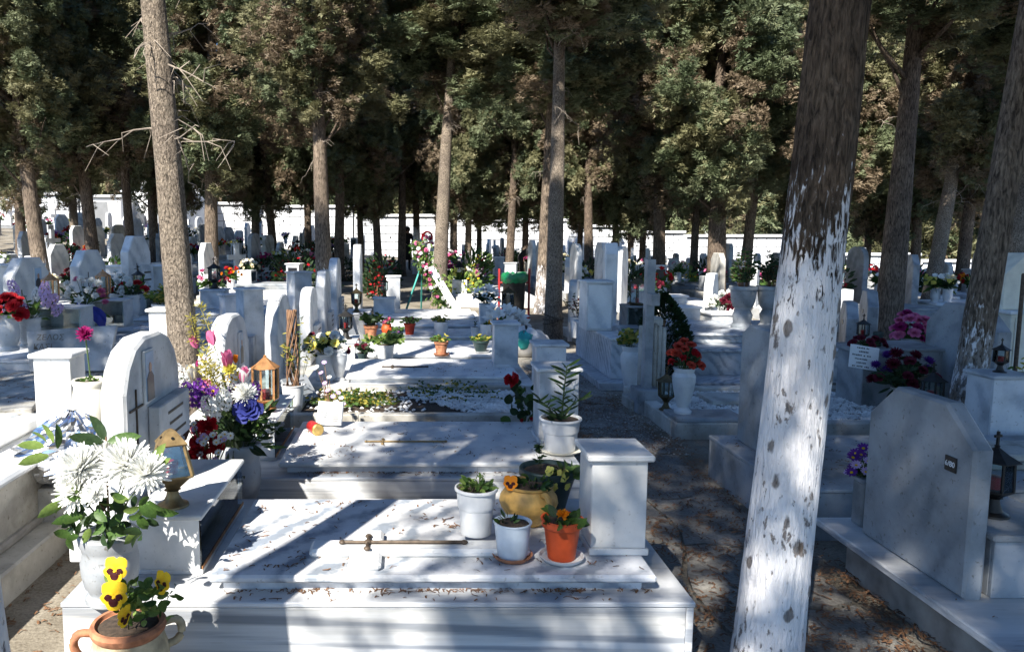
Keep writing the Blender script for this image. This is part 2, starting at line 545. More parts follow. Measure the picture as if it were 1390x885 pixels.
INK = plain('dark_lettering', (0.05, 0.05, 0.05), 0.7, 0.1, 10)
CARV = plain('carved_letters', (0.10, 0.08, 0.06), 0.8, 0.2, 30)
WINK = plain('white_lettering', (0.8, 0.8, 0.8), 0.6, 0.05, 10)
PEB = plain('white_pebbles', (0.66, 0.65, 0.62), 0.75, 0.3, 6)
NEED = plain('fallen_needles', (0.15, 0.075, 0.035), 0.95, 0.5, 14)
FOIL = plain('aluminium_foil', (0.85, 0.86, 0.88), 0.22, 0.05, 10, metal=1.0)
LEAF = leaf_mat('leaf_green', [(0.3, (0.03, 0.07, 0.015)), (0.7, (0.09, 0.16, 0.035))], 0.25, 0.45, 8)
LEAFL = leaf_mat('leaf_light', [(0.3, (0.13, 0.20, 0.04)), (0.7, (0.24, 0.33, 0.09))], 0.3, 0.45, 8)
LEAFD = leaf_mat('leaf_dark', [(0.3, (0.012, 0.028, 0.010)), (0.7, (0.035, 0.065, 0.022))], 0.2, 0.5, 8)
LEAFY = leaf_mat('leaf_yellow', [(0.3, (0.22, 0.20, 0.04)), (0.7, (0.45, 0.38, 0.07))], 0.3, 0.5, 8)
STEM = plain('stem_green', (0.07, 0.11, 0.03), 0.7, 0.2, 20)
TWB = plain('woody_stem', (0.20, 0.11, 0.06), 0.9, 0.3, 20)
def petm(name, c, v=0.15): return plain(name, c, 0.6, v, 25, trans=0.3, spec=0.25)
PW = petm('white_petal', (0.82, 0.82, 0.78), 0.06)
PR = petm('red_petal', (0.45, 0.012, 0.02)); PDR = petm('dark_red_petal', (0.13, 0.012, 0.028))
PM = petm('magenta_petal', (0.30, 0.015, 0.12)); PK = petm('pink_petal', (0.66, 0.17, 0.32))
PY = petm('yellow_petal', (0.85, 0.55, 0.02)); PYL = petm('pale_yellow_petal', (0.75, 0.68, 0.16))
PO = petm('orange_petal', (0.80, 0.26, 0.01)); PP = petm('purple_petal', (0.13, 0.03, 0.26))
PB = petm('blue_petal', (0.035, 0.045, 0.22)); PL = petm('lilac_petal', (0.58, 0.42, 0.66))
PD = petm('pansy_dark', (0.05, 0.006, 0.008)); PC = petm('cream_petal', (0.80, 0.72, 0.50))
PCR = petm('coral_petal', (0.55, 0.07, 0.04))
CONE = plain('pine_cone', (0.10, 0.05, 0.03), 0.8, 0.3, 30)
BLUECL = plain('blue_cloth', (0.02, 0.03, 0.25), 0.7, 0.2, 12)
# ------------------------------------------------------------------ ground
GM = ground_mat('worn_ground', (0.10, 0.085, 0.065), (0.22, 0.195, 0.155), (0.34, 0.31, 0.26))
PATHM = ground_mat('worn_concrete_path', (0.12, 0.11, 0.098), (0.22, 0.21, 0.19), (0.32, 0.305, 0.275))
def make_ground():
    xs = sorted(set([-900, -300, -120, -70] + [round(-50 + i * 2.5, 2) for i in range(43)] + [75, 120, 300, 900]))
    ys = sorted(set([-900, -300, -100, -40] + [round(-16 + i * 2.0, 2) for i in range(40)] + [70, 80, 100, 160, 300, 900]))
    b = MB()
    vs = [(x, y, gz(x, y)) for y in ys for x in xs]
    n = len(xs)
    fs = [(j * n + i, j * n + i + 1, (j + 1) * n + i + 1, (j + 1) * n + i) for j in range(len(ys) - 1) for i in range(n - 1)]
    b.add(vs, fs)
    struct('ground', b, GM, 180)
make_ground()

def jag(a, b_, n, amp, rng):
    a = Vector(a); b_ = Vector(b_)
    d = b_ - a; nn = Vector((-d.y, d.x)).normalized()
    return [a + d * (i / n) + (nn * rng.uniform(-amp, amp) if 0 < i < n else nn * 0) for i in range(n + 1)]

def make_path():
    "cracked concrete paving of the walk: irregular slabs with open joints"
    rng = random.Random(4)
    root = thing('path', '', '')
    del root['label']; del root['category']
    root['kind'] = 'structure'
    x0, x1 = 1.035, 1.92
    rowsY = [0.6, 1.7, 2.55, 3.15, 3.85, 4.6, 5.55, 6.3, 7.3, 8.5, 9.8, 11.2, 12.8, 14.6]
    def xmid(y): return 1.34 + 0.10 * math.sin(y * 1.7) + 0.04 * math.sin(y * 5.1)
    cuts = {}
    for y in rowsY:
        cuts[y] = (jag((x0, y + rng.uniform(-.15, .15)), (xmid(y), y), 3, .03, rng), jag((xmid(y), y), (x1, y + rng.uniform(-.2, .2)), 5, .05, rng))
    for a, b_ in zip(rowsY[:-1], rowsY[1:]):
        for side in (0, 1):
            lo, hi = cuts[a][side], cuts[b_][side]
            md = [Vector((xmid(a + (b_ - a) * t) , a + (b_ - a) * t)) for t in (0.25, 0.5, 0.75)]
            if side == 0: poly = lo + md + hi[::-1]
            else: poly = lo + hi[::-1] + md[::-1]
            c = sum(poly, Vector((0, 0))) / len(poly)
            poly = [c + (p - c) * (1 - 0.016 / max(0.05, (p - c).length)) for p in poly]
            z = 0.016 + rng.uniform(-0.004, 0.006)
            mb = MB()
            n = len(poly)
            tilt = (rng.uniform(-.004, .004), rng.uniform(-.004, .004))
            vs = [(p.x, p.y, -0.02) for p in poly] + [(p.x, p.y, z + (p.x - c.x) * tilt[0] + (p.y - c.y) * tilt[1]) for p in poly]
            fs = [tuple(range(n, 2 * n))] + [(i, (i + 1) % n, n + (i + 1) % n, n + i) for i in range(n)]
            mb.add(vs, fs)
            part('paving_slab', mb, PATHM, root)
make_path()

# ------------------------------------------------------------------ trees
rngT = np.random.default_rng(11)
def crown_mesh(name, seed, H, RAD, nclump, nspray, brown=0.12, L=0.10, K=4, low=0.0):
    rg = np.random.default_rng(seed)
    zz = rg.random(nclump) ** 0.9
    prof = RAD * np.minimum(1, (zz + 0.06) * 5 + low) * (1 - 0.72 * zz ** 1.5)
    ang = rg.random(nclump) * 2 * np.pi
    lob = 0.78 + 0.34 * np.sin(ang * 3 + zz * 9 + seed) * np.sin(zz * 14 + seed * 1.7)
    rr = prof * lob * np.sqrt(0.12 + 0.88 * rg.random(nclump))
    C = np.stack([rr * np.cos(ang), rr * np.sin(ang), zz * H], 1)
    sz = (0.17 + 0.30 * rg.random(nclump)) * (RAD / 1.6) ** 0.5
    isb = (rg.random(nclump) < brown)
    isolive = (rg.random(nclump) < 0.45)
    # clumps are made of small tufts, tufts of sprays
    nsub = 18
    per = max(6, nspray // nsub)
    Sn = nclump * nsub
    si = np.repeat(np.arange(nclump), nsub)
    gs = rg.normal(size=(Sn, 3)); gs /= np.linalg.norm(gs, axis=1)[:, None]
    ell = np.stack([sz * 1.0, sz * 1.0, sz * 1.9], 1)[si]
    SC_ = C[si] + gs * (rg.random(Sn) ** 0.4)[:, None] * ell
    ss_ = 0.05 + 0.085 * rg.random(Sn)
    Pn = Sn * per
    ti = np.repeat(np.arange(Sn), per)
    ci = si[ti]
    g = rg.normal(size=(Pn, 3)); g /= np.linalg.norm(g, axis=1)[:, None]
    g = g * 0.8 + gs[ti] * 0.45; g /= np.linalg.norm(g, axis=1)[:, None]
    tl = np.stack([ss_, ss_, ss_ * (1.3 + 1.2 * rg.random(Sn))], 1)[ti]
    P = SC_[ti] + g * (rg.random(Pn) ** 0.4)[:, None] * tl
    outw = np.stack([np.cos(ang), np.sin(ang), np.zeros(nclump)], 1)[ci]
    # sprays lie like scales over each clump, tips lifted a little, some hanging
    D = outw * 0.35 + np.array([0, 0, 0.55]) + rg.normal(size=(Pn, 3)) * 0.55
    D[:, 2] -= (rg.random(Pn) < 0.4) * 1.2
    D -= g * (np.sum(D * g, 1) * 0.75)[:, None]
    D += g * 0.28
    D /= np.linalg.norm(D, axis=1)[:, None]
    A = g + rg.normal(size=(Pn, 3)) * 0.38
    S = np.cross(D, A); S /= np.linalg.norm(S, axis=1)[:, None]
    Nn = np.cross(D, S)
    V = np.empty((Pn, K, 3, 3))
    ln = L * (0.55 + 0.9 * rg.random(Pn))
    for k in range(K):
        th = (k - (K - 1) / 2) * 0.42 + rg.normal(size=Pn) * 0.12
        dk = D * np.cos(th)[:, None] + S * np.sin(th)[:, None] + Nn * (rg.normal(size=Pn) * 0.2)[:, None]
        b0 = P + dk * (ln * (0.05 + 0.25 * (k % 2)))[:, None]
        side = np.cross(dk, Nn)
        wd_ = (ln * (0.13 + 0.07 * rg.random(Pn)))[:, None]
        mid = b0 + dk * (ln * 0.42)[:, None]
        V[:, k, 0] = b0 - side * wd_ * 0.4 + side * 0
        V[:, k, 1] = mid + side * wd_
        V[:, k, 2] = b0 + dk * (ln * (0.8 + 0.3 * (k == K // 2)))[:, None] - side * wd_ * 0.3
    V = V.reshape(-1, 3)
    nT = Pn * K
    me = bpy.data.meshes.new(name)
    me.vertices.add(nT * 3); me.loops.add(nT * 3); me.polygons.add(nT)
    me.vertices.foreach_set('co', V.ravel())
    me.loops.foreach_set('vertex_index', np.arange(nT * 3))
    me.polygons.foreach_set('loop_start', np.arange(nT) * 3)
    mi = np.where(isb, 2, np.where(isolive, 1, 0))[ci]
    me.polygons.foreach_set('material_index', np.repeat(mi, K).astype(np.int32))
    for m in FOL: me.materials.append(m)
    me.update(); me.validate()
    return me, C

CROWNS = [crown_mesh('crown', 1, 10.0, 1.75, 190, 520), crown_mesh('crown', 2, 10.0, 1.6, 170, 540, 0.28), crown_mesh('crown', 3, 10.0, 1.9, 205, 500, 0.18)]
CROWNS_T = crown_mesh('crown', 13, 10.0, 1.9, 215, 120, 0.1)
CROWNB = crown_mesh('crown', 5, 10.0, 1.5, 240, 90, 0.85)
CROWNF = crown_mesh('crown', 7, 10.0, 2.6, 420, 70, 0.05, L=0.26)

def trunk_pts(h, lean, bend, seed):
    rg = random.Random(seed)
    ph = rg.uniform(0, 6)
    n = 9
    return [Vector((lean[0] * i / n * h + bend * math.sin(i / n * 3.0 + ph) - bend * math.sin(ph), lean[1] * i / n * h + bend * 0.6 * math.sin(i / n * 2.2 + ph * 2) - bend * 0.6 * math.sin(ph * 2), h * i / n)) for i in range(n + 1)]

def catmull(pts, t):
    n = len(pts) - 1
    i = min(n - 1, max(0, int(t * n)))
    u = t * n - i
    p0, p1, p2, p3 = pts[max(0, i - 1)], pts[i], pts[i + 1], pts[min(n, i + 2)]
    return 0.5 * ((2 * p1) + (-p0 + p2) * u + (2 * p0 - 5 * p1 + 4 * p2 - p3) * u * u + (-p0 + 3 * p1 - 3 * p2 + p3) * u ** 3)

from mathutils import noise as mnoise
def trunk_mesh(pts, r0, r1, seed, mat, rings=40, n=20, knots=(), flare=1.35, rough=0.07):
    mb = MB(); vs = []; fs = []; kn = []
    h = pts[-1].z
    for i in range(rings + 1):
        t = (i / rings) ** 1.15
        c = catmull(pts, t)
        r = r0 + (r1 - r0) * t
        r *= 1 + (flare - 1) * math.exp(-c.z / 0.18)
        for k in range(n):
            a = 2 * PI * k / n
            q = Vector((math.cos(a) * 2.2, math.sin(a) * 2.2, c.z * 1.1 + seed * 3.7))
            q2 = Vector((math.cos(a) * 6, math.sin(a) * 6, c.z * 2.2 + seed))
            rr = r * (1 + rough * mnoise.noise(q) + rough * 0.5 * mnoise.noise(q2)); kv = 0.0
            if knots:
                rr += r * (0.05 if c.z > 1.75 else 0.018) * mnoise.noise(Vector((math.cos(a) * 11, math.sin(a) * 11, c.z * 2.4))) + r * 0.014 * mnoise.noise(Vector((math.cos(a) * 9, math.sin(a) * 9, c.z * 16)))
            for (ka, kz, ks, kd) in knots:
                da = math.atan2(math.sin(a - ka), math.cos(a - ka)) * r / ks
                dz = (c.z - kz) / (ks * 1.2)
                e = da * da + dz * dz
                rr += kd * (math.exp(-e) - 0.9 * math.exp(-e * 7)); kv = max(kv, math.exp(-e * 2.2))
            vs.append((c.x + rr * math.cos(a), c.y + rr * math.sin(a), c.z)); kn.append(kv)
    for i in range(rings):
        for k in range(n):
            j = (k + 1) % n
            fs.append((i * n + k, i * n + j, (i + 1) * n + j, (i + 1) * n + k))
    mb.add(vs, fs)
    me = mb.mesh('trunk', [mat], 180)
    if knots:
        a_ = me.attributes.new('knot', 'FLOAT', 'POINT'); a_.data.foreach_set('value', kn)
    return me

TREES = []
def tree(x, y, dia, label, crown=None, base=4.0, H=None, rad=1.0, lean=(0, 0), bend=0.05, mat=None, seed=0, name='cypress_tree', group='cypress trees among the graves', cz=None, twigs=5, rings=40, n=18, knots=(), flare=1.3, rough=0.07, rot=None, branches=True, tz=(0.72, 1.12)):
    rg = random.Random(seed * 7 + 3)
    H = H or rg.uniform(11, 14.5)
    z0 = gz(x, y)
    root = thing(name, label, 'tree', (x, y, z0 - 0.03), 0, group)
    th = base + 0.72 * (H - base)
    pts = trunk_pts(th, lean, bend, seed)
    put('trunk', trunk_mesh(pts, dia / 2, dia * 0.10, seed, mat or BARK, rings, n, knots, flare, rough), root)
    cme = CROWNS[seed % 3] if crown is None else crown
    top = catmull(pts, min(1, (base + 2.5) / th))
    s = (H - base) / 10.0
    ra = rg.uniform(0, 6.28) if rot is None else rot
    put('crown', cme[0], root, (top.x, top.y, base), (0, 0, ra), (rad, rad, s))
    if branches:
        mb = MB()
        ca, sa = math.cos(ra), math.sin(ra)
        for i in range(26):
            c = cme[1][rg.randrange(len(cme[1]))]
            e = Vector((top.x + rad * (c[0] * ca - c[1] * sa), top.y + rad * (c[0] * sa + c[1] * ca), base + c[2] * s))
            zb = max(base * 0.75, e.z - rg.uniform(0.5, 1.6))
            if zb > th * 0.93: continue
            b0 = catmull(pts, zb / th)
            m1 = b0.lerp(e, 0.45) + Vector((rg.uniform(-.1, .1), rg.uniform(-.1, .1), -0.08 + rg.uniform(-.1, .15)))
            rb = dia * 0.10
            mb.tube([b0, m1, e], [rb, rb * 0.6, rb * 0.2], 5)
        stuff(part('branches', mb, BARK, root, 180))
        mt = MB()
        for i in range(twigs):
            zb = base * rg.uniform(*tz)
            b0 = catmull(pts, min(0.95, zb / th))
            a = rg.uniform(0, 6.28); L = rg.uniform(0.25, 0.6)
            p = b0.copy(); d = Vector((math.cos(a), math.sin(a), rg.uniform(-.9, .2))); pp = [p.copy()]
            for k in range(5):
                d += Vector((rg.uniform(-.6, .6), rg.uniform(-.6, .6), rg.uniform(-.6, .4)))
                p = p + d.normalized() * L / 5; pp.append(p.copy())
            mt.tube(pp, [0.007, 0.006, 0.005, 0.004, 0.003, 0.0015], 4)
            for q in range(6):
                k = rg.randrange(1, 6)
                e = pp[k] + Vector((rg.uniform(-.2, .2), rg.uniform(-.2, .2), rg.uniform(-.28, .08)))
                mt.tube([pp[k], pp[k].lerp(e, .4) + Vector((rg.uniform(-.05, .05), 0, .04)), e], [0.004, 0.003, 0.0012], 4)
        if twigs: stuff(part('dead_twigs', mt, TWIG, root))
    return root

def tpx(px, d):
    return (px - CX) / FPX * d

def build_trees():
    # the four trunks close to the camera
    rk = random.Random(5)
    kn = [(rk.uniform(3.3, 5.6), z, rk.uniform(0.014, 0.028), rk.uniform(0.005, 0.010)) for z in (0.30, 0.38, 0.46, 0.55, 0.62, 0.7, 0.78, 0.88, 0.95, 1.05, 1.13, 1.22, 1.31, 1.38, 1.46, 1.5, 1.63, 1.72, 1.8, 1.9, 1.98, 2.15, 2.3, 2.42)]
    tree(1.30, 2.72, 0.235, 'thick whitewashed cypress trunk with flaking paint beside the cracked path', base=4.6, H=10.5, rad=1.0, lean=(0.062, 0.02), bend=0.02, mat=BARKW, seed=1, rings=190, n=120, knots=kn, flare=1.12, rough=0.045, twigs=3, group=None)
    tree(-1.006, 1.70, 0.235, 'whitewashed cypress beside the two-handled pansy urn', base=4.6, H=10, rad=0.9, lean=(-0.07, 0.0), bend=0.0, mat=BARKW, seed=2, rings=90, n=40, flare=1.1, twigs=0, group=None)
    tree(tpx(254, 5.5), 5.5, 0.225, 'bare pale brown cypress trunk rising behind the mixed flower arrangement', base=5.2, H=10.5, rad=0.9, lean=(-0.045, 0.0), bend=0.04, mat=BARKL, seed=3, rings=110, n=32, twigs=14, tz=(.42, .68), group=None)
    tree(tpx(1318, 5.75), 5.75, 0.228, 'dark leaning cypress trunk with old whitewash beside the grey headstones', base=4.9, H=10.5, rad=1.0, lean=(0.10, 0.02), bend=0.05, mat=BARKW2, seed=4, rings=90, n=28, twigs=4, group=None)
    # further back: pixel column, distance, diameter, crown base, lean, bark, label
    B, Lt, W1 = BARK, BARKL, BARKW2
    rows = [
        (1209, 12, 0.41, 4.6, (0.0, 0), B, 'straight dark cypress trunk behind the cabinet with the white notice'),
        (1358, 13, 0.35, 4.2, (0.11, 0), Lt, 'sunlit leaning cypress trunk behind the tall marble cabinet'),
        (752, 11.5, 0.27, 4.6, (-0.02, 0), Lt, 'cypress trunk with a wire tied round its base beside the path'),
        (737, 15.8, 0.33, 4.0, (0.0, 0), W1, 'pale whitewashed cypress trunk directly behind the wired trunk'),
        (596, 16.6, 0.34, 4.4, (0.035, 0), Lt, 'pale cypress trunk directly behind the funeral wreath stand'),
        (441, 15, 0.36, 3.9, (0.0, 0), W1, 'dark cypress trunk behind the tub of yellow flowering shrub'),
        (288, 18, 0.35, 3.8, (0.01, 0), W1, 'cypress trunk beyond the black lantern with cross'),
        (62, 15.5, 0.36, 3.7, (-0.08, 0), W1, 'mottled leaning cypress behind the headstone with the portrait photo'),
        (131, 18, 0.34, 3.5, (-0.07, 0), B, 'dark leaning cypress before the white chapel'),
        (212, 25, 0.34, 3.0, (0.0, 0), B, None), (105, 29, 0.33, 2.9, (0.0, 0), Lt, None), (30, 25, 0.34, 2.8, (0.0, 0), B, None),
        (346, 28, 0.33, 3.0, (0.03, 0), Lt, 'brown withered cypress in front of the niche wall'),
        (374, 27, 0.32, 2.8, (-0.05, 0), B, None),
        (491, 28.35, 0.252, 2.9, (0, 0), B, None), (515, 25.6, 0.281, 3.0, (-0.03, 0), B, None), (566, 28.35, 0.283, 3.3, (0, 0), BARKW, 'whitewashed cypress trunk next to the person in black'),
        (616, 26.7, 0.275, 2.9, (0, 0), B, None), (635, 27.25, 0.256, 2.8, (0.02, 0), W1, None), (712, 27.8, 0.254, 2.8, (0, 0), B, None),
        (895, 20, 0.36, 3.6, (0.0, 0), B, 'slim dark cypress trunk behind the conical green bush'),
        (835, 27.25, 0.256, 3.0, (0, 0), B, None), (854, 26.7, 0.243, 2.7, (0.02, 0), B, None), (870, 28.35, 0.252, 2.7, (0, 0), B, None),
        (973, 18.5, 0.46, 3.4, (0.0, 0), B, 'thick dark cypress trunk behind the urn planters'),
        (1008, 22, 0.33, 3.6, (0.07, 0), W1, 'leaning cypress with whitewashed foot behind the urn planters'),
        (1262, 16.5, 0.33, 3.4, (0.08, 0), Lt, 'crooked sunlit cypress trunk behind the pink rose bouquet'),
        (1241, 26, 0.33, 2.8, (0, 0), B, None), (1304, 21, 0.36, 3.2, (0.06, 0), B, None),
        (1174, 27.25, 0.264, 2.7, (0, 0), B, None), (420, 26.7, 0.267, 3.1, (0, 0), B, None), (650, 30.55, 0.229, 2.9, (0, 0), B, None), (785, 29.45, 0.232, 2.9, (0, 0), B, None), (1085, 25.05, 0.276, 3.0, (0, 0), B, None), (1125, 24, 0.33, 3.2, (0, 0), B, None), (940, 25.05, 0.276, 3.2, (0, 0), B, None),
        (460, 24, 0.34, 3.6, (0, 0), B, None), (690, 26, 0.3, 3.8, (0.02, 0), B, None), (800, 25, 0.32, 3.9, (-0.02, 0), B, None), (180, 22, 0.3, 3.8, (-0.02, 0), B, None),
        (1340, 28, 0.33, 3.0, (0, 0), B, None), (1385, 18, 0.33, 3.4, (0, 0), B, None), (-30, 19, 0.33, 3.2, (0, 0), B, None), (-90, 26, 0.33, 3.0, (0, 0), B, None), (1450, 24, 0.33, 3.0, (0, 0), B, None),
        (250, 29.45, 0.256, 3.0, (0, 0), B, None), (545, 27, 0.3, 4.6, (0, 0), B, None),
    ]
    for i, (px, d, dia, base, lean, mt, lab) in enumerate(rows):
        cr = CROWNB if px == 346 else None
        base -= (0.55 if px < 280 else (0.25 if px > 1000 else (0.45 if d > 22 else 0.9))) if (d > 14 and px not in (441, 596, 737, 752)) else 0
        tr = tree(tpx(px, d), d, dia, lab or ('%s%s cypress %s' % ({BARK.name: 'dark ', BARKL.name: 'pale-barked ', BARKW2.name: 'partly whitewashed '}[mt.name], 'leaning' if lean[0] != 0 else 'straight', 'in the middle rows of graves' if d < 24 else ('in the last rows before the niche wall' if d > 26 else 'in the far rows of graves'))), cr, base=base, H=random.Random(i).uniform(4.2, 6.2) + 0.30 * d,
             rad=0.82 + 0.014 * d + random.Random(i + 50).uniform(-.12, .2), lean=lean, bend=0.06 + 0.03 * random.Random(i + 9).random(), mat=mt, seed=20 + i, twigs=5 if d < 30 else 0, rings=36, n=16 if d < 20 else 12)
        if px == 752:
            for z, a in ((.36, .05), (.385, .0), (.41, -.06)):
                part('wire', MB().tube([(dia * .56 * math.cos(k * PI / 12), dia * .56 * math.sin(k * PI / 12), z + a * math.cos(k * PI / 12)) for k in range(25)], [.007] * 25, 5), RUST, tr, 180)
    # trees behind the wall
    for i in range(17):
        x = -32 + i * 4.4
        tree(x, 48 + (i % 3) * 2.2, 0.4, 'dense dark tree rising behind the niche wall', CROWNF, base=0.9, H=13 + (i * 5 % 4), rad=1.35, mat=B, seed=100 + i, name='backdrop_tree', group='trees behind the niche wall', twigs=0, rings=12, n=8, branches=False)
    # cypresses of the same rows that stand behind the photographer and shade the near graves
    for i, (x, y, base, H, rad) in enumerate(SHADE):
        tree(x, y, 0.26, 'tall cypress with whitewashed foot casting shade over the front graves', CROWNS_T if i in (0, 1, 2) or i > 9 else None, base=base, H=H, rad=rad, mat=BARKW, seed=200 + i, group='shade cypresses around the front graves', twigs=0, rings=24, n=14)
SHADE = [(-1.90, -2.9, 4.6, 12.5, 0.92), (-0.1, -3.6, 5.0, 13, 1.2), (1.45, -0.9, 5.2, 12, 1.15), (3.5, -2.2, 4.4, 12.5, 1.25), (4.3, 0.6, 3.8, 12, 1.3), (-1.2, -7.5, 4.8, 13, 1.2), (6.6, 3.0, 3.4, 12.5, 1.3), (7.6, 6.2, 3.9, 12.5, 1.2), (1.6, -5.0, 5.0, 12.5, 1.2), (5.2, -3.4, 4.4, 12, 1.2), (-2.35, -0.65, 5.6, 11.5, 0.72), (-6.3, 6.6, 3.8, 10.5, 0.8), (-7.6, 3.2, 3.6, 11, 0.9), (-5.0, 5.1, 4.3, 10.5, 0.8), (-6.1, 0.9, 4.0, 10, 0.78)]
build_trees()

# ------------------------------------------------------------------ niche wall and chapel
WALLM = plain('white_plaster', (0.78, 0.78, 0.77), 0.8, 0.06, 3)
NICHE = plain('niche_marble', (0.76, 0.77, 0.78), 0.5, 0.10, 2, rnd=0.12)
GREYCAP = plain('grey_coping', (0.45, 0.46, 0.47), 0.8, 0.15, 5)
TINP = plain('niche_recess', (0.20, 0.205, 0.21), 0.8, 0.1, 5)
def niche_wall(px0, px1, ytop, Y, label, rowsn=5, turn=0.0, cap=True):
    rg = random.Random(int(px0))
    x0, x1 = tpx(px0, Y), tpx(px1, Y)
    xc = (x0 + x1) / 2
    ztop = EYE + (318 - ytop) / FPX * Y
    zb = gz(xc, Y) - 0.15
    h = ztop - zb
    root = thing('niche_wall', label, 'wall', (xc, Y, zb), turn, None)
    hw = (x1 - x0) / 2
    part('wall_body', MB().box(-hw, hw, 0.0, 0.9, 0, h - 0.14, 0.01), TINP, root)
    part('coping', MB().box(-hw - 0.06, hw + 0.06, -0.16, 1.0, h - 0.139, h, 0.015), WALLM if cap else GREYCAP, root)
    ncol = max(1, int(round(2 * hw / 0.56)))
    cw = 2 * hw / ncol
    rh = (h - 0.36) / rowsn
    me = cm(('niche', round(cw, 3), round(rh, 3)), lambda: MB().box(-cw / 2 + 0.020, cw / 2 - 0.020, -0.03, 0.0, 0.020, rh - 0.020, 0.008).mesh('niche_panel', [NICHE]))
    mf = cm('nichefl', lambda: mini_bunch(random.Random(3), [PR, PW, LEAFD], 6, 0.07))
    mg = cm('nichefl2', lambda: mini_bunch(random.Random(4), [PM, PDR, LEAFD], 6, 0.07))
    mp = cm('nichephoto', lambda: MB().box(-0.045, 0.045, -0.012, 0, -0.06, 0.06, 0.003).mesh('photo', [INK]))
    for r in range(rowsn):
        for c in range(ncol):
            x = -hw + (c + 0.5) * cw; z = 0.16 + r * rh
            p = put('niche_panel', me, root, (x, 0, z))
            u = rg.random()
            if u < 0.10: put('flowers', rg.choice((mf, mg)), p, (rg.uniform(-.1, .1), -0.08, rh * .4))
            elif u < 0.26: put('photo', mp, p, (rg.uniform(-.12, .12), -0.0355, rh * .55))
    if h > 0.3:
        part('pier', MB().box(-hw - 0.09, -hw - 0.002, -0.07, 0.92, 0, h - 0.14, 0.01), WALLM, root)

def mini_bunch(rg, mats, nfl, size, nleaf=10):
    mb = MB()
    for i in range(nfl):
        d = Vector((rg.gauss(0, 1), rg.gauss(0, 1), abs(rg.gauss(0, 1)) + .3)).normalized()
        p = d * size * rg.uniform(.75, 1.1)
        s = size * rg.uniform(.24, .38)
        for k in range(6):
            M = T(*p) @ align(d, k * PI / 3 + rg.random()) @ Matrix.Rotation(-R(rg.uniform(15, 60)), 4, 'Y')
            mb.petal(M, s, s * 1.0, 0.3, 0.1, rg.choice(range(len(mats) - 1)) if k == 0 else mb.m[-1], 2)
    for i in range(nleaf):
        d = Vector((rg.gauss(0, 1), rg.gauss(0, 1), rg.gauss(0, .8) + .2)).normalized()
        mb.petal(align(d) @ Matrix.Rotation(-PI / 2, 4, 'Y'), size * rg.uniform(.6, 1.15), size * .28, 0.2, -.1, len(mats) - 1, 2)
    return mb.mesh('flower_bunch', mats)

def build_far_walls():
    niche_wall(262, 350, 275, 43, 'tall niche wall with pale burial panels near the chapel', 5)
    niche_wall(353, 480, 279, 43.4, 'niche wall with burial panels behind the withered cypress', 5)
    niche_wall(484, 632, 291, 43.4, 'niche wall with burial panels behind the person in black', 5)
    niche_wall(637, 768, 297, 43, 'niche wall with burial panels behind the bin and bending person', 5)
    niche_wall(771, 838, 305, 42.6, 'narrow white niche wall beyond the tall pointed headstone', 5)
    niche_wall(841, 926, 313, 43.4, 'niche wall behind the slim dark cypress', 5)
    niche_wall(930, 1078, 318, 43, 'long low niche wall behind the urn planters', 5)
    niche_wall(1082, 1245, 343, 43, 'lowest niche wall beside the thick whitewashed trunk', 5)
    niche_wall(1250, 1420, 352, 43, 'niche wall behind the leaning dark trunks', 5)
    niche_wall(28, 112, 262, 42, 'niche wall next to the small flat-roofed building', 5)
    niche_wall(-90, 25, 262, 42, 'outermost niche wall past the small flat-roofed building', 5)
    # white chapel with a gable and arched door
    Y = 40
    x0, x1 = tpx(166, Y), tpx(258, Y)
    xc = (x0 + x1) / 2; zb = gz(xc, Y) - 0.1
    root = thing('chapel', 'plain white chapel with low gable and arched doorway', 'building', (xc, Y, zb), R(-14))
    hw = (x1 - x0) / 2
    h = EYE + (318 - 262) / FPX * Y - zb
    pts = [(-hw, 0), (hw, 0), (hw, h), (hw * .1, h + 0.75), (-hw, h + 0.25)]
    part('wall', MB().prism(pts, 0, 3.0, 0.01), WALLM, root)
    part('roof', MB().box(-hw - .1, hw * 0.1, -0.15, 3.1, -.06, .03, .01, M=T(0, 0, h + 0.53) @ Matrix.Rotation(-0.25, 4, 'Y')), GREYCAP, root)
    part('roof', MB().box(hw * 0.1, hw + .12, -0.15, 3.1, -.06, .03, .01, M=T(0, 0, h + 0.60) @ Matrix.Rotation(0.42, 4, 'Y')), GREYCAP, root)
    dp = [(-.5, 0), (.5, 0), (.5, 1.5)] + [(0.5 * math.cos(a * PI / 8), 1.5 + .5 * math.sin(a * PI / 8)) for a in range(1, 8)] + [(-.5, 1.5)]
    part('door_frame', MB().prism([(x * 1.16, z * 1.04) for x, z in dp], -0.05, -.002, .01, M=T(-.3, 0, 0)), GREYCAP, root)
    part('door', MB().prism(dp, -0.07, -.052, .006, M=T(-.3, 0, 0)), plain('door_paint', (0.5, 0.5, 0.5), .6, .1, 5), root)
    x0, x1 = tpx(108, 38), tpx(163, 38)
    xc = (x0 + x1) / 2; zb = gz(xc, 38) - 0.1; hw = (x1 - x0) / 2
    root = thing('annex_building', 'small white flat-roofed building beside the chapel', 'building', (xc, 38.5, zb))
    h = EYE + (318 - 268) / FPX * 38 - zb
    part('wall', MB().box(-hw, hw, 0, 2.2, 0, h, .01), WALLM, root)
    part('roof', MB().box(-hw - .12, hw + .12, -.14, 2.3, h + .001, h + .12, .01), GREYCAP, root)
    part('doorway', MB().box(-.35, .35, -.02, .0, 0.0, 1.9, .004), TINP, root)
build_far_walls()
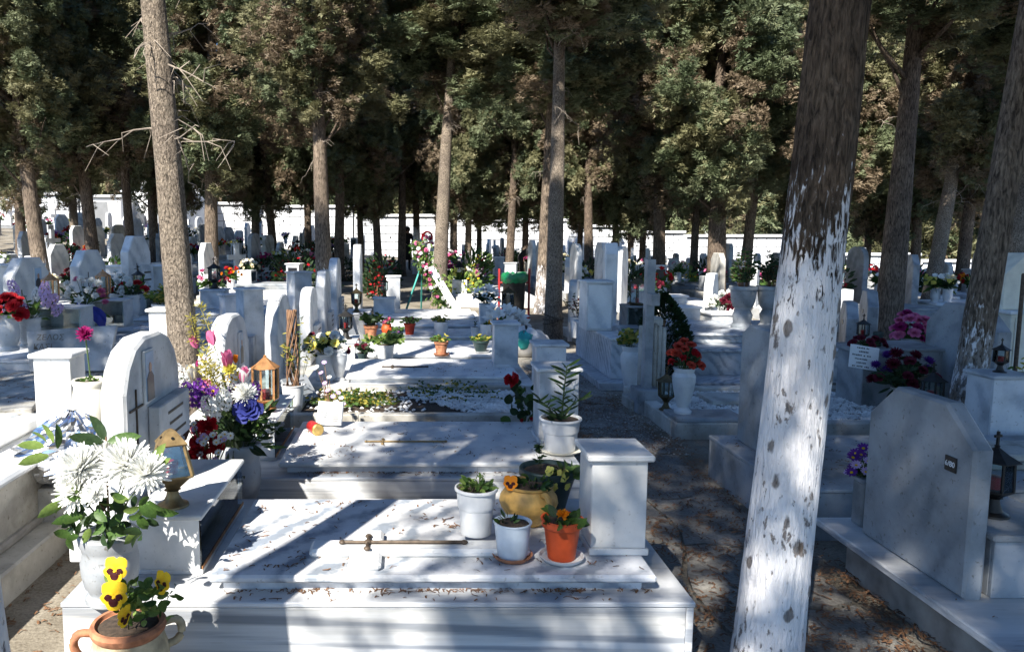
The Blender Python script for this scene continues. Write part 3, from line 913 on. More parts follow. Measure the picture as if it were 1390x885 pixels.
# ------------------------------------------------------------------ builders for the cemetery things
def at_d(px, py, d):
    x = (px - CX) / FPX
    y = -(py - CY) / FPX
    c, s = math.cos(PITCH), math.sin(PITCH)
    v = Vector((x, c + y * s, -s + y * c))
    return Vector((0, 0, EYE)) + v * (d / v.y)

def litter(parent, x0, x1, y0, y1, z, n, seed, edge=None, size=(0.008, 0.035), name='needle_litter'):
    "fallen cypress needles and twig scraps lying flat"
    rg = random.Random(seed)
    mb = MB()
    cl = [(rg.uniform(x0, x1), rg.uniform(y0, y1)) for _ in range(max(3, n // 14))]
    for i in range(n):
        if rg.random() < 0.5:
            x, y = rg.uniform(x0, x1), rg.uniform(y0, y1)
        else:
            c = rg.choice(cl); x = c[0] + rg.gauss(0, .035); y = c[1] + rg.gauss(0, .02)
            if not (x0 < x < x1 and y0 < y < y1): continue
        if edge is not None and rg.random() < 0.75: y = edge + abs(rg.gauss(0, .015))
        L = rg.uniform(*size) * (1.8 if rg.random() < .06 else 1); w = rg.uniform(0.0012, 0.0035)
        M = T(x, y, z) @ Matrix.Rotation(rg.uniform(0, PI), 4, 'Z')
        k = rg.uniform(-.35, .35) * L
        vs = [(-L / 2, -w, 0.001), (0, k - w, 0.004), (L / 2, -w, 0.001), (L / 2, w, 0.001), (0, k + w, 0.005), (-L / 2, w, 0.001)]
        mb.add(vs, [(0, 1, 4, 5), (1, 2, 3, 4)], 0, M)
    if mb.v:
        o = part(name, mb, NEED, parent); stuff(o)
        return o

def pebbles(parent, poly, z, n, seed, size=(0.010, 0.022), mat=None, zj=0.012, hole=None):
    rg = random.Random(seed)
    x0, x1 = min(p[0] for p in poly), max(p[0] for p in poly)
    y0, y1 = min(p[1] for p in poly), max(p[1] for p in poly)
    vs = np.empty((n, 6, 3)); cnt = 0
    base = np.array([(1, 0, 0), (-1, 0, 0), (0, 1, 0), (0, -1, 0), (0, 0, .7), (0, 0, -.7)])
    r2 = np.random.default_rng(seed)
    for i in range(n):
        x, y = rg.uniform(x0, x1), rg.uniform(y0, y1)
        if hole and hole(x, y): continue
        s = rg.uniform(*size)
        a = rg.uniform(0, 6.28); ca, sa = math.cos(a), math.sin(a)
        b = base * s * r2.uniform(.65, 1.25, (6, 1))
        vs[cnt, :, 0] = x + b[:, 0] * ca - b[:, 1] * sa
        vs[cnt, :, 1] = y + b[:, 0] * sa + b[:, 1] * ca
        vs[cnt, :, 2] = z + rg.uniform(0, zj) + b[:, 2]
        cnt += 1
    F = [(0, 2, 4), (2, 1, 4), (1, 3, 4), (3, 0, 4), (2, 0, 5), (1, 2, 5), (3, 1, 5), (0, 3, 5)]
    mb = MB()
    mb.v = [tuple(p) for p in vs[:cnt].reshape(-1, 3)]
    mb.f = [tuple(i * 6 + k for k in f) for i in range(cnt) for f in F]
    mb.m = [0] * len(mb.f)
    o = part('pebbles', mb, mat or PEB, parent); stuff(o)
    return o

def grave(label, X0, X1, Y0, Y1, zp, slab=None, mat=None, smat=None, group=None, name='grave', neck=0.03, thick=0.03, z0=0.0, panels=True, foot=None):
    root = thing(name, label, 'grave', ((X0 + X1) / 2, (Y0 + Y1) / 2, z0), 0, group)
    ox, oy = (X0 + X1) / 2, (Y0 + Y1) / 2
    mat = mat or MARH
    hx, hy = (X1 - X0) / 2, (Y1 - Y0) / 2
    h = zp - z0
    if panels:
        # core, four facing panels and a top frame, with hairline joints
        part('core', MB().box(-hx + .03, hx - .03, -hy + .03, hy - .03, 0, h - .021), CONC, root)
        part('front_panel', MB().box(-hx, hx - .028, -hy, -hy + .029, 0, h - .022, .003), mat, root)
        part('back_panel', MB().box(-hx, hx - .028, hy - .029, hy, 0, h - .022, .003), mat, root)
        part('side_panel', MB().box(hx - .027, hx, -hy, hy, 0, h - .022, .003), mat, root)
        part('side_panel', MB().box(-hx, -hx + .029, -hy + .031, hy - .031, 0, h - .022, .003), mat, root)
        part('top_frame', MB().box(-hx - .004, hx + .004, -hy - .004, hy + .004, h - .02, h, .004), mat, root)
    else:
        part('plinth', MB().box(-hx, hx, -hy, hy, 0, h, .008), mat, root)
    if slab:
        x0, x1, y0, y1, zt = slab
        zt -= z0
        n0, n1 = max(x0 + .045, X0 + .02), min(x1 - .045, X1 - .02)
        part('slab_base', MB().box(n0 - ox, n1 - ox, y0 + .045 - oy, y1 - .045 - oy, h, zt - thick, 0), smat or mat, root)
        part('slab', MB().box(x0 - ox, x1 - ox, y0 - oy, y1 - oy, zt - thick, zt, .009), smat or MAR, root)
    if foot:
        part('footing', MB().box(-hx - foot, hx + foot, -hy - foot, hy + foot, -.02, .06, .01), CONC, root)
    return root

def head_outline(w, h, shape):
    hw = w / 2
    if shape == 'chamfer':
        return [(-hw, 0), (hw, 0), (hw, h * .80), (hw * .48, h), (-hw * .48, h), (-hw, h * .80)]
    if shape == 'round':
        p = [(-hw, 0), (hw, 0), (hw, h * .70)]
        for i in range(1, 9):
            a = i / 9 * PI
            p.append((hw * math.copysign(abs(math.cos(a)) ** .72, math.cos(a)), h * .70 + h * .30 * math.sin(a) ** .85))
        return p + [(-hw, h * .70)]
    if shape == 'shoulder':
        q = [(1, .62), (.86, .80), (.62, .93), (.30, .99)]
        return [(-hw, 0), (hw, 0)] + [(hw * x, h * z) for x, z in q] + [(-hw * x, h * z) for x, z in reversed(q)]
    if shape == 'arch':
        p = [(-hw, 0), (hw, 0), (hw * .98, h * .82)]
        for i in range(1, 9):
            a = i / 9 * PI
            p.append((hw * .98 * math.cos(a), h * .82 + h * .18 * math.sin(a)))
        return p + [(-hw * .98, h * .82)]
    if shape == 'point':
        return [(-hw, 0), (hw, 0), (hw, h * .86), (hw * .55, h), (-hw * .55, h), (-hw, h * .86)]
    if shape == 'slant':
        return [(-hw, 0), (hw, 0), (hw, h * .93), (hw * .75, h), (-hw * .35, h), (-hw, h * .72)]
    return [(-hw, 0), (hw, 0), (hw, h), (-hw, h)]

def cross_mesh(L, w, t, arm=.62, at_=.68):
    "flat cross standing in the xz plane"
    mb = MB()
    a = w / 2
    za = L * at_; hx = L * arm / 2
    pts = [(-a, 0), (a, 0), (a, za - a), (hx, za - a), (hx, za + a), (a, za + a), (a, L), (-a, L), (-a, za + a), (-hx, za + a), (-hx, za - a), (-a, za - a)]
    n = len(pts)
    vs = [(x, y, z) for y in (-t, 0) for x, z in pts]
    fs = [(i, n + i, n + (i + 1) % n, (i + 1) % n) for i in range(n)]
    quads = [(0, 1, 2, 11), (3, 4, 9, 10), (5, 6, 7, 8)]
    for q in [(0, 1, 2, 11), (11, 2, 5, 8), (2, 3, 4, 5), (8, 9, 10, 11), (8, 5, 6, 7)]:
        fs.append(q); fs.append(tuple(n + i for i in reversed(q)))
    mb.add(vs, fs)
    return mb

def textmesh(s, size, mat, extrude=0.0008, align_x='CENTER'):
    cu = bpy.data.curves.new('letters', 'FONT')
    cu.body = s; cu.size = size; cu.align_x = align_x; cu.align_y = 'CENTER'; cu.extrude = extrude
    cu.resolution_u = 3
    o = bpy.data.objects.new('letters', cu)
    COL.objects.link(o)
    dg = bpy.context.evaluated_depsgraph_get()
    me = bpy.data.meshes.new_from_object(o.evaluated_get(dg))
    bpy.data.objects.remove(o, do_unlink=True)
    me.materials.clear(); me.materials.append(mat)
    return me

PHOTOBG = plain('portrait_backdrop', (0.30, 0.42, 0.55), .3, .35, 5)
SUIT = plain('portrait_dark', (0.03, 0.035, 0.05), .3, .3, 8)
SKINP = plain('portrait_skin', (0.42, 0.26, 0.18), .4, .2, 8)
def portrait(parent, x, z, w, h, y):
    f = part('photo_frame', MB().box(-w / 2 - .012, w / 2 + .012, -.012, 0, -h / 2 - .012, h / 2 + .012, .003), MARW, parent, loc=(x, y, z))
    part('portrait_photo', MB().box(-w / 2, w / 2, -.0145, -.0122, -h / 2, h / 2), PHOTOBG, f)
    b = [(-w * .46, -h * .5), (w * .46, -h * .5), (w * .42, -h * .02), (w * .14, h * .10), (-w * .14, h * .10), (-w * .42, -h * .02)]
    part('portrait_figure', MB().prism(b, -.0165, -.0148), SUIT, f)
    hd = [(w * .17 * math.cos(a * PI / 6), h * .19 + h * .10 * math.sin(a * PI / 6)) for a in range(12)]
    part('portrait_head', MB().prism(hd, -.0168, -.0149), SKINP, f)
    return f

def headstone(label, loc, rz, w, h, t, shape='chamfer', mat=None, cross=None, photo=None, panel=None, plaque=None, group=None, base=None, name='headstone'):
    root = thing(name, label, 'headstone', loc, rz, group)
    mat = mat or MAR
    z0 = 0
    if base:
        bw, bd, bh = base
        part('base', MB().box(-bw / 2, bw / 2, -bd / 2, bd / 2, 0, bh, .008), mat, root); z0 = bh
    me = cm(('hs', round(w, 3), round(h, 3), round(t, 3), shape, mat.name), lambda: MB().prism(head_outline(w, h, shape), -t / 2, t / 2, min(.012, t * .25)).mesh('stone', [mat]))
    put('stone', me, root, (0, 0, z0))
    if cross:
        cx, cz, cl = cross
        part('cross', cross_mesh(cl, cl * .035, .006), RUST, root, loc=(cx, -t / 2 - .0005, z0 + cz))
    if photo:
        portrait(root, photo[0], z0 + photo[1], photo[2], photo[3], -t / 2 - .0005)
    if panel:
        x, z, pw, ph, pt = panel
        p = part('panel', MB().box(-pw / 2, pw / 2, -pt, 0, -ph / 2, ph / 2, .006), mat, root, loc=(x, -t / 2 - .0005, z0 + z))
        rg = random.Random(int(loc[1] * 100))
        for i in range(3):
            L = pw * rg.uniform(.4, .7)
            part('inscription', MB().box(-L / 2, L / 2, -.0015, 0, -ph * .03, ph * .03), CARV, p, loc=(0, -pt - .0003, ph * (.25 - .25 * i)))
    if plaque:
        x, z, pw, ph, tx = plaque
        p = part('number_plate', MB().box(-pw / 2, pw / 2, 0, .006, -ph / 2, ph / 2, .0015), BLK, root, loc=(x, t / 2 + .0005, z0 + z))
        if tx:
            put('number', textmesh(tx, ph * .52, WINK, .0006), p, (0, .0068, 0), (PI / 2, 0, PI))
    return root

def post(label, loc, w, d, h, mat=None, group=None, rz=0.0, cap=.022, capt=.026, base=True, name='marble_post', slant=0.0, cat='pedestal'):
    root = thing(name, label, cat, loc, rz, group)
    mat = mat or MAR
    z0 = 0
    if base:
        part('base', MB().box(-w / 2 - .006, w / 2 + .012, -d / 2 - .006, d / 2 + .012, 0, .028, .003), mat, root); z0 = .0285
    hh = h - capt
    sh = part('front_panel', MB().box(-w / 2, w / 2, -d / 2, -d / 2 + .02, z0, hh, .003), mat, root)
    part('side_panel', MB().box(w / 2 - .02, w / 2 - .0005, -d / 2 + .0205, d / 2, z0, hh, .003), mat, root)
    part('side_panel', MB().box(-w / 2 + .0005, -w / 2 + .02, -d / 2 + .0205, d / 2, z0, hh, .003), mat, root)
    part('back_panel', MB().box(-w / 2 + .0205, w / 2 - .0205, d / 2 - .02, d / 2, z0, hh, .003), mat, root)
    part('cap', MB().box(-w / 2 - cap, w / 2 + cap, -d / 2 - cap, d / 2 + cap, hh + .0005, h, .006), mat, root)
    return root

def glassbox(label, x0, x1, y0, y1, z0, z1, side='+x', mat=None, group=None, name='glass_fronted_box'):
    "hollow marble box for keepsakes, glazed on one side"
    root = thing(name, label, 'memorial box', ((x0 + x1) / 2, (y0 + y1) / 2, z0), 0, group)
    mat = mat or MAR
    hx, hy, h = (x1 - x0) / 2, (y1 - y0) / 2, z1 - z0
    t = .02
    part('top', MB().box(-hx - .006, hx + .012, -hy - .01, hy + .01, h - t, h, .005), mat, root)
    part('bottom', MB().box(-hx, hx + .006, -hy, hy, 0, t, .003), mat, root)
    if side == '+x':
        part('end_panel', MB().box(-hx, hx - .004, -hy, -hy + t, t + .0005, h - t - .0005, .002), mat, root)
        part('end_panel', MB().box(-hx, hx - .004, hy - t, hy, t + .0005, h - t - .0005, .002), mat, root)
        part('back_panel', MB().box(-hx, -hx + t, -hy + t + .0005, hy - t - .0005, t + .0005, h - t - .0005, .002), mat, root)
        part('glass', MB().box(hx - .003, hx + .002, -hy + .003, hy - .003, t + .001, h - t - .001), GLASS, root)
        part('glass_rail', MB().box(hx + .0025, hx + .0058, -hy + .003, hy - .003, t + .0005, t + .014), COPPER, root)
    else:
        part('end_panel', MB().box(-hx, -hx + t, -hy + .004, hy, t + .0005, h - t - .0005, .002), mat, root)
        part('end_panel', MB().box(hx - t, hx, -hy + .004, hy, t + .0005, h - t - .0005, .002), mat, root)
        part('back_panel', MB().box(-hx + t + .0005, hx - t - .0005, hy - t, hy, t + .0005, h - t - .0005, .002), mat, root)
        part('glass', MB().box(-hx + .003, hx - .003, -hy - .002, -hy + .003, t + .001, h - t - .001), GLASS, root)
    part('shelf', MB().box(-hx + t + .001, hx - t - .001, -hy + t + .001, hy - t - .001, h * .45, h * .45 + .006), GLASS, root)
    ic = part('icon', MB().box(-.05, .05, -.006, .006, 0, .09, .002), GOLD, root, loc=(-hx * .3, hy * .3, t + .0005), rot=(0, 0, .8))
    return root

def lantern(label, loc, h, kind='bronze', rz=0.0, group=None, candle=True):
    "kind: bronze (tapered urn lantern), copper (hexagonal house lantern), black (with cross)"
    root = thing('lantern', label, 'lantern', loc, rz, group)
    prof = {'bronze': dict(m=BRONZE, n=4, foot=.20, neck=.07, zf=.20, zb=.42, rb=.315, zt=.80, rt=.20, roof=.19, zr=.93, cross=0),
            'copper': dict(m=COPPER, n=6, foot=.19, neck=.12, zf=.10, zb=.20, rb=.235, zt=.76, rt=.245, roof=.275, zr=.95, cross=0),
            'black': dict(m=BLACKM, n=6, foot=.19, neck=.07, zf=.22, zb=.34, rb=.21, zt=.70, rt=.20, roof=.26, zr=.86, cross=1),
            'brass': dict(m=DBRASS, n=6, foot=.17, neck=.06, zf=.20, zb=.36, rb=.20, zt=.74, rt=.22, roof=.27, zr=.92, cross=1),
            'square': dict(m=DBRASS, n=4, foot=.26, neck=.24, zf=.05, zb=.08, rb=.26, zt=.74, rt=.26, roof=.34, zr=.92, cross=0)}[kind]
    m, n = prof['m'], prof['n']
    P = {k: (v * h if isinstance(v, float) else v) for k, v in prof.items() if k not in ('m', 'n')}
    ph = PI / 4 if n == 4 else 0.0
    rs = 24 if n == 4 and kind == 'bronze' else n * 4
    b = MB()
    b.lathe([(P['foot'], 0), (P['foot'] * .97, h * .025), (P['foot'] * .6, h * .06), (P['neck'] * 1.15, P['zf'] * .7), (P['neck'], P['zf']), (P['neck'] * 1.5, P['zf'] + h * .012)], 20)
    part('base', b, m, root, 40)
    b = MB()
    b.lathe([(P['neck'] * 1.05, P['zf'] + h * .0121), (P['rb'] * .8, P['zb'] - h * .045), (P['rb'] * 1.0, P['zb'] - h * .02), (P['rb'] * 1.0, P['zb'])], n, ph=ph)
    part('tray', b, m, root)
    fr = MB()
    corners = []
    for k in range(n):
        a = 2 * PI * k / n + ph
        c, s = math.cos(a), math.sin(a)
        p0 = Vector((P['rb'] * .95 * c, P['rb'] * .95 * s, P['zb'])); p1 = Vector((P['rt'] * .95 * c, P['rt'] * .95 * s, P['zt']))
        corners.append((p0, p1))
        fr = MB().tube([p0, p1], [h * (.027 if kind in ('copper', 'bronze') else .018)] * 2, 4)
        part('frame_bar', fr, m, root)
    for k in range(n):
        (a0, a1), (b0, b1) = corners[k], corners[(k + 1) % n]
        cen0 = (a0 + b0) / 2; nn = Vector((cen0.x, cen0.y, 0)).normalized() * .002
        gl = MB().add([a0 * 1, b0 * 1, b1 * 1, a1 * 1, a0 - nn, b0 - nn, b1 - nn, a1 - nn], [(0, 1, 2, 3), (7, 6, 5, 4), (0, 4, 5, 1), (2, 6, 7, 3)])
        part('glass_pane', gl, GLASS, root)
    rf = MB()
    if kind == 'bronze':
        rf.lathe([(P['rt'] * 1.12, P['zt']), (P['rt'] * 1.22, P['zt'] + h * .02), (P['rt'] * 1.0, P['zt'] + h * .06), (P['rt'] * .52, P['zt'] + h * .15), (P['rt'] * .40, P['zt'] + h * .17), (h * .015, P['zt'] + h * .2)], n, ph=ph)
    else:
        rf.lathe([(P['roof'], P['zt']), (P['roof'], P['zt'] + h * .012), (P['roof'] * .5, P['zt'] + (P['zr'] - P['zt']) * .55), (P['roof'] * .14, P['zr']), (P['roof'] * .10, P['zr'] + h * .01), (P['roof'] * .13, P['zr'] + h * .03), (h * .008, P['zr'] + h * .05)], n, ph=ph)
    rp = part('roof', rf, m, root)
    if kind == 'bronze':
        for k in range(4):
            a = PI / 2 * k
            hb = MB().lathe([(h * .02, 0), (h * .02, .002)], 10, M=Matrix.Rotation(a, 4, 'Z') @ T(P['rt'] * .60, 0, P['zt'] + h * .10) @ Matrix.Rotation(R(50), 4, 'Y'))
            part('vent_hole', hb, BLK, rp)
    if prof['cross']:
        part('cross', cross_mesh(h * .17, h * .03, h * .025, .65, .66), m, root, loc=(0, h * .0125, P['zr'] + h * .04))
    if candle:
        part('candle', MB().lathe([(h * .075, P['zb'] + .001), (h * .085, P['zb'] + h * .16), (h * .07, P['zb'] + h * .165)], 12), CANDLE, root, 40)
    return root

# ---- flowers -------------------------------------------------------
def f_chrys(mat, seed=1, layers=((-20, 24), (-5, 26), (12, 26), (28, 24), (44, 20), (58, 16), (70, 11), (80, 7)), w=.13):
    rg = random.Random(seed); mb = MB()
    for el, n in layers:
        for k in range(n):
            a = 2 * PI * (k + rg.random() * .6) / n
            e = R(el + rg.uniform(-7, 7))
            L = rg.uniform(.82, 1.05) * (1 if el < 50 else .9)
            M = T(0, 0, .12) @ Matrix.Rotation(a, 4, 'Z') @ Matrix.Rotation(-e, 4, 'Y')
            mb.petal(M, L, w * rg.uniform(.9, 1.3), .5, .16, 0, 3, .5)
    return mb.mesh('flower', [mat])
def f_rose(mat, seed=1, open_=1.0):
    rg = random.Random(seed); mb = MB()
    for (n, r, el, L) in ((6, .10, 18, .95), (5, .10, 42, .85), (5, .08, 60, .75), (4, .05, 74, .62), (3, .03, 84, .5)):
        for k in range(n):
            a = 2 * PI * (k + .3 * rg.random() + el * .01) / n
            M = Matrix.Rotation(a, 4, 'Z') @ T(r, 0, 0) @ Matrix.Rotation(-R(el * open_ + rg.uniform(-8, 8)), 4, 'Y')
            mb.petal(M, L, L * 1.15, .55, -.22, 0, 4, .75)
    return mb.mesh('flower', [mat], 180)
def f_carn(mat, seed=1):
    rg = random.Random(seed); mb = MB()
    for i in range(46):
        d = Vector((rg.gauss(0, 1), rg.gauss(0, 1), abs(rg.gauss(0, .9)) - .15)).normalized()
        M = align(d, rg.uniform(0, 6.3)) @ Matrix.Rotation(-R(rg.uniform(50, 88)), 4, 'Y')
        mb.petal(M, rg.uniform(.75, 1.0), .55, .5, rg.uniform(-.3, .2), 0, 3, .9)
    return mb.mesh('flower', [mat])
def f_tulip(mat, mat2=None, seed=1):
    mb = MB()
    for k in range(6):
        M = Matrix.Rotation(k * PI / 3, 4, 'Z') @ T(.12 + .05 * (k % 2), 0, 0) @ Matrix.Rotation(-R(78 - 8 * (k % 2)), 4, 'Y')
        mb.petal(M, 2.0, 1.25, .55, .12, k % 2 if mat2 else 0, 5, .25)
    return mb.mesh('flower', [mat, mat2] if mat2 else [mat], 180)
def f_lily(mat, seed=1):
    mb = MB()
    for k in range(6):
        M = Matrix.Rotation(k * PI / 3, 4, 'Z') @ T(.05, 0, 0) @ Matrix.Rotation(-R(48 + 6 * (k % 2)), 4, 'Y')
        mb.petal(M, 1.25, .6, .3, -.28, 0, 5, .1)
    for k in range(5):
        a = k * 1.256
        mb.tube([(0, 0, .1), (.15 * math.cos(a), .15 * math.sin(a), .75)], [.02, .03], 4, 0)
    return mb.mesh('flower', [mat], 180)
def f_daisy(mat, matc, n=12, seed=1):
    mb = MB()
    for k in range(n):
        M = Matrix.Rotation(k * 2 * PI / n, 4, 'Z') @ T(.12, 0, 0) @ Matrix.Rotation(-R(14 + 8 * (k % 2)), 4, 'Y')
        mb.petal(M, .9, .38, .3, .0, 0, 3, .6)
    mb.ball((0, 0, .06), .26, 8, 4, 1, (1, 1, .5))
    return mb.mesh('flower', [mat, matc], 60)
def disc(mb, c, rx, ry, rot, z, mi, bulge=.06, n=14):
    ca, sa = math.cos(rot), math.sin(rot)
    vs = [(c[0], c[1], z + bulge)]
    for k in range(n):
        a = 2 * PI * k / n
        rr = 1 + .05 * math.sin(a * 5 + rot)
        x, y = rx * rr * math.cos(a), ry * rr * math.sin(a)
        vs.append((c[0] + x * ca - y * sa, c[1] + x * sa + y * ca, z + .03 * math.sin(3 * a)))
    mb.add(vs, [(0, 1 + k, 1 + (k + 1) % n) for k in range(n)], mi)
def f_pansy(mat, dark=True, seed=1):
    "face towards +z, top towards +y"
    mb = MB()
    disc(mb, (.36, .48), .56, .52, .5, 0.0, 0); disc(mb, (-.36, .48), .56, .52, -.5, .02, 0)
    disc(mb, (.46, -.10), .50, .44, -.3, .06, 0); disc(mb, (-.46, -.10), .50, .44, .3, .08, 0)
    disc(mb, (0, -.50), .62, .52, 0, .12, 0)
    if dark:
        disc(mb, (.38, -.08), .27, .25, -.3, .15, 1, .02); disc(mb, (-.38, -.08), .27, .25, .3, .17, 1, .02); disc(mb, (0, -.42), .34, .30, 0, .21, 1, .02)
    disc(mb, (0, -.06), .10, .08, 0, .27, 2, .02, 8)
    return mb.mesh('flower', [mat, PD, PY], 60)
def f_spike(mat, seed=1, n=34):
    "hyacinth or lilac head: many small stars round an upright core, height 2.4, radius ~.8"
    rg = random.Random(seed); mb = MB()
    for i in range(n):
        t = (i + .5) / n
        a = i * 2.4
        r = .62 * math.sin(PI * (.12 + .8 * t)) ** .6
        p = Vector((r * math.cos(a), r * math.sin(a), t * 2.3))
        d = Vector((math.cos(a), math.sin(a), .25 + .5 * (t - .5)))
        for k in range(5):
            M = T(*p) @ align(d, k * 1.2566) @ Matrix.Rotation(-R(25), 4, 'Y')
            mb.petal(M, .34, .2, .3, -.1, 0, 2, .3)
    mb.tube([(0, 0, -.2), (0, 0, 2.2)], [.12, .06], 5, 1)
    return mb.mesh('flower', [mat, STEM])
def f_cone(mat):
    mb = MB()
    for i in range(70):
        t = i / 70
        a = i * 2.4
        r = .85 * math.sin(PI * (.12 + .84 * t)) ** .7
        M = T(r * .45 * math.cos(a), r * .45 * math.sin(a), t * 2.2) @ Matrix.Rotation(a, 4, 'Z') @ Matrix.Rotation(-R(25), 4, 'Y')
        mb.petal(M, r * .62, .5, .3, .2, 0, 2, .9)
    mb.lathe([(.3, 0), (.6, .6), (.45, 1.6), (.1, 2.2)], 10)
    return mb.mesh('cone', [mat])
def f_mimosa(mat):
    rg = random.Random(8); mb = MB()
    for i in range(90):
        t = rg.random(); a = rg.uniform(0, 6.28); r = .55 * (1 - t * .6)
        p = Vector((r * math.cos(a) * rg.random(), r * math.sin(a) * rg.random(), t * 2.4))
        d = Vector((math.cos(a), math.sin(a), rg.uniform(-.2, .8)))
        mb.petal(T(*p) @ align(d, rg.random() * 6) @ Matrix.Rotation(-R(70), 4, 'Y'), .42, .10, .2, .2, 0, 2, .3)
    mb.tube([(0, 0, -.3), (0.05, 0, 1.2), (0, 0.05, 2.4)], [.04, .03, .01], 4)
    return mb.mesh('flower', [mat])
FL = {}
def flower(kind, mat, seed=1):
    def mk():
        if kind == 'chrys': return f_chrys(mat, seed)
        if kind == 'mum': return f_chrys(mat, seed, ((0, 16), (20, 16), (40, 13), (60, 9)), .22)
        if kind == 'rose': return f_rose(mat, seed)
        if kind == 'carn': return f_carn(mat, seed)
        if kind == 'tulip': return f_tulip(mat, None)
        if kind == 'tulip2': return f_tulip(mat, PW)
        if kind == 'lily': return f_lily(mat)
        if kind == 'daisy': return f_daisy(mat, PY)
        if kind == 'pansy': return f_pansy(mat)
        if kind == 'pansyplain': return f_pansy(mat, False)
        if kind == 'spike': return f_spike(mat, seed)
        if kind == 'cone': return f_cone(mat)
        if kind == 'mimosa': return f_mimosa(mat)
    return cm(('fl', kind, mat.name, seed), mk)

def leafmesh(mat, w=.36, curl=-.25, key=''):
    return cm(('leaf', mat.name, w, curl), lambda: MB().petal(Matrix.Identity(4), 1, w, .25, curl, 0, 5, .08).mesh('leaf', [mat], 180))

def leaf_obj(root, p, d, L, mat, w=.36, curl=-.25, roll=0.0):
    d = Vector(d).normalized()
    M = T(*p) @ (align(d, roll) @ Matrix.Rotation(-PI / 2, 4, 'Y')) @ Matrix.Scale(L, 4)
    return put('leaf', leafmesh(mat, w, curl), root, M=M)

def foliage(root, base, spread, height, n, L, mat, seed=1, w=.34, droop=.2, stems=True, name='foliage', leaves=6, mat2=None, smat=None):
    "a bush of stems with leaves, one joined part"
    rg = random.Random(seed); mb = MB()
    b = Vector(base)
    for i in range(n):
        a = rg.uniform(0, 6.28); r = spread * math.sqrt(rg.random())
        e = b + Vector((r * math.cos(a), r * math.sin(a), height * rg.uniform(.45, 1.05) * (1 - .35 * (r / max(spread, 1e-3)) ** 2)))
        s = b + Vector((r * .25 * math.cos(a), r * .25 * math.sin(a), 0))
        m = s.lerp(e, .5) + Vector((0, 0, height * .12))
        if stems: mb.tube([s, m, e], [L * .035, L * .028, L * .015], 4, 1)
        for k in range(leaves):
            t = rg.uniform(.3, 1.0)
            p = s * (1 - t) ** 2 + m * 2 * t * (1 - t) + e * t * t
            aa = rg.uniform(0, 6.28)
            d = Vector((math.cos(aa), math.sin(aa), rg.uniform(-droop, .75)))
            M = T(*p) @ align(d, rg.uniform(-.6, .6)) @ Matrix.Rotation(-PI / 2, 4, 'Y')
            mb.petal(M, L * rg.uniform(.6, 1.15), L * w, .25, -.22, 2 if (mat2 and rg.random() < .35) else 0, 3, .1)
    o = part(name, mb, [mat, smat or STEM, mat2 or mat], root, 180)
    stuff(o)
    return o

POTS = {'classic': [(.30, 0), (.32, .01), (.42, .80), (.455, .80), (.475, .82), (.475, .97), (.50, .98), (.50, 1.0), (.455, 1.0), (.44, .90), (.0, .90)],
        'smooth': [(.36, 0), (.38, .02), (.47, .95), (.50, .97), (.50, 1.0), (.45, 1.0), (.43, .88), (.0, .88)],
        'ribbed': [(.335, 0), (.35, .012), (.40, .55), (.415, .56), (.425, .60), (.43, .60), (.455, .92), (.50, .94), (.505, .97), (.495, 1.0), (.46, 1.0), (.44, .90), (0, .90)],
        'bowl': [(.24, 0), (.27, .02), (.36, .14), (.50, .42), (.54, .56), (.52, .70), (.44, .86), (.43, .92), (.46, .96), (.46, 1.0), (.41, 1.0), (.39, .90), (0, .90)],
        'round_bowl': [(.28, 0), (.30, .02), (.36, .35), (.46, .80), (.49, .82), (.50, .84), (.50, .98), (.49, 1.0), (.44, 1.0), (.42, .88), (0, .88)],
        'urn': [(.26, 0), (.29, .03), (.30, .06), (.40, .25), (.47, .5), (.48, .65), (.44, .82), (.42, .88), (.46, .94), (.47, .98), (.46, 1.0), (.40, 1.0), (.38, .92), (0, .92)],
        'marble_vase': [(.34, 0), (.36, .02), (.36, .09), (.30, .13), (.31, .18), (.36, .24), (.40, .42), (.41, .60), (.38, .74), (.39, .80), (.42, .86), (.43, .97), (.41, 1.0), (.34, 1.0), (.32, .9), (0, .9)],
        'tall_vase': [(.27, 0), (.28, .05), (.20, .09), (.17, .13), (.22, .22), (.30, .45), (.36, .70), (.37, .82), (.30, .90), (.34, .97), (.35, 1.0), (.29, 1.0), (.26, .9), (0, .9)],
        'tub': [(.42, 0), (.44, .02), (.49, .9), (.52, .92), (.52, 1.0), (.48, 1.0), (.46, .9), (0, .9)]}
POTW = {k: max(r for r, z in v) * 2 for k, v in POTS.items()}
def pot_body(root, kind, w, h, mat, n=28, soil=True, name='pot'):
    s = w / POTW[kind]
    o = put(name, cm(('pot', kind, round(w, 3), round(h, 3), mat.name), lambda: MB().lathe([(max(r, .0005) * s, z * h) for r, z in POTS[kind]], n).mesh(name, [mat], 32)), root)
    if soil:
        r, z = [(r, z) for r, z in POTS[kind] if r > 0][-1]
        zs = z * h + .006; rs = r * s * .985
        rg = random.Random(3)
        mb = MB(); vs = [(0, 0, zs + .012)]; k = 18
        for ring in (.5, 1):
            for i in range(k):
                a = 2 * PI * i / k
                vs.append((rs * ring * math.cos(a), rs * ring * math.sin(a), zs + rg.uniform(0, .014) * (1.2 - ring)))
        fs = [(0, 1 + i, 1 + (i + 1) % k) for i in range(k)] + [(1 + i, 1 + k + i, 1 + k + (i + 1) % k, 1 + (i + 1) % k) for i in range(k)]
        mb.add(vs, fs)
        part('soil', mb, SOIL, root, 180)
    return o

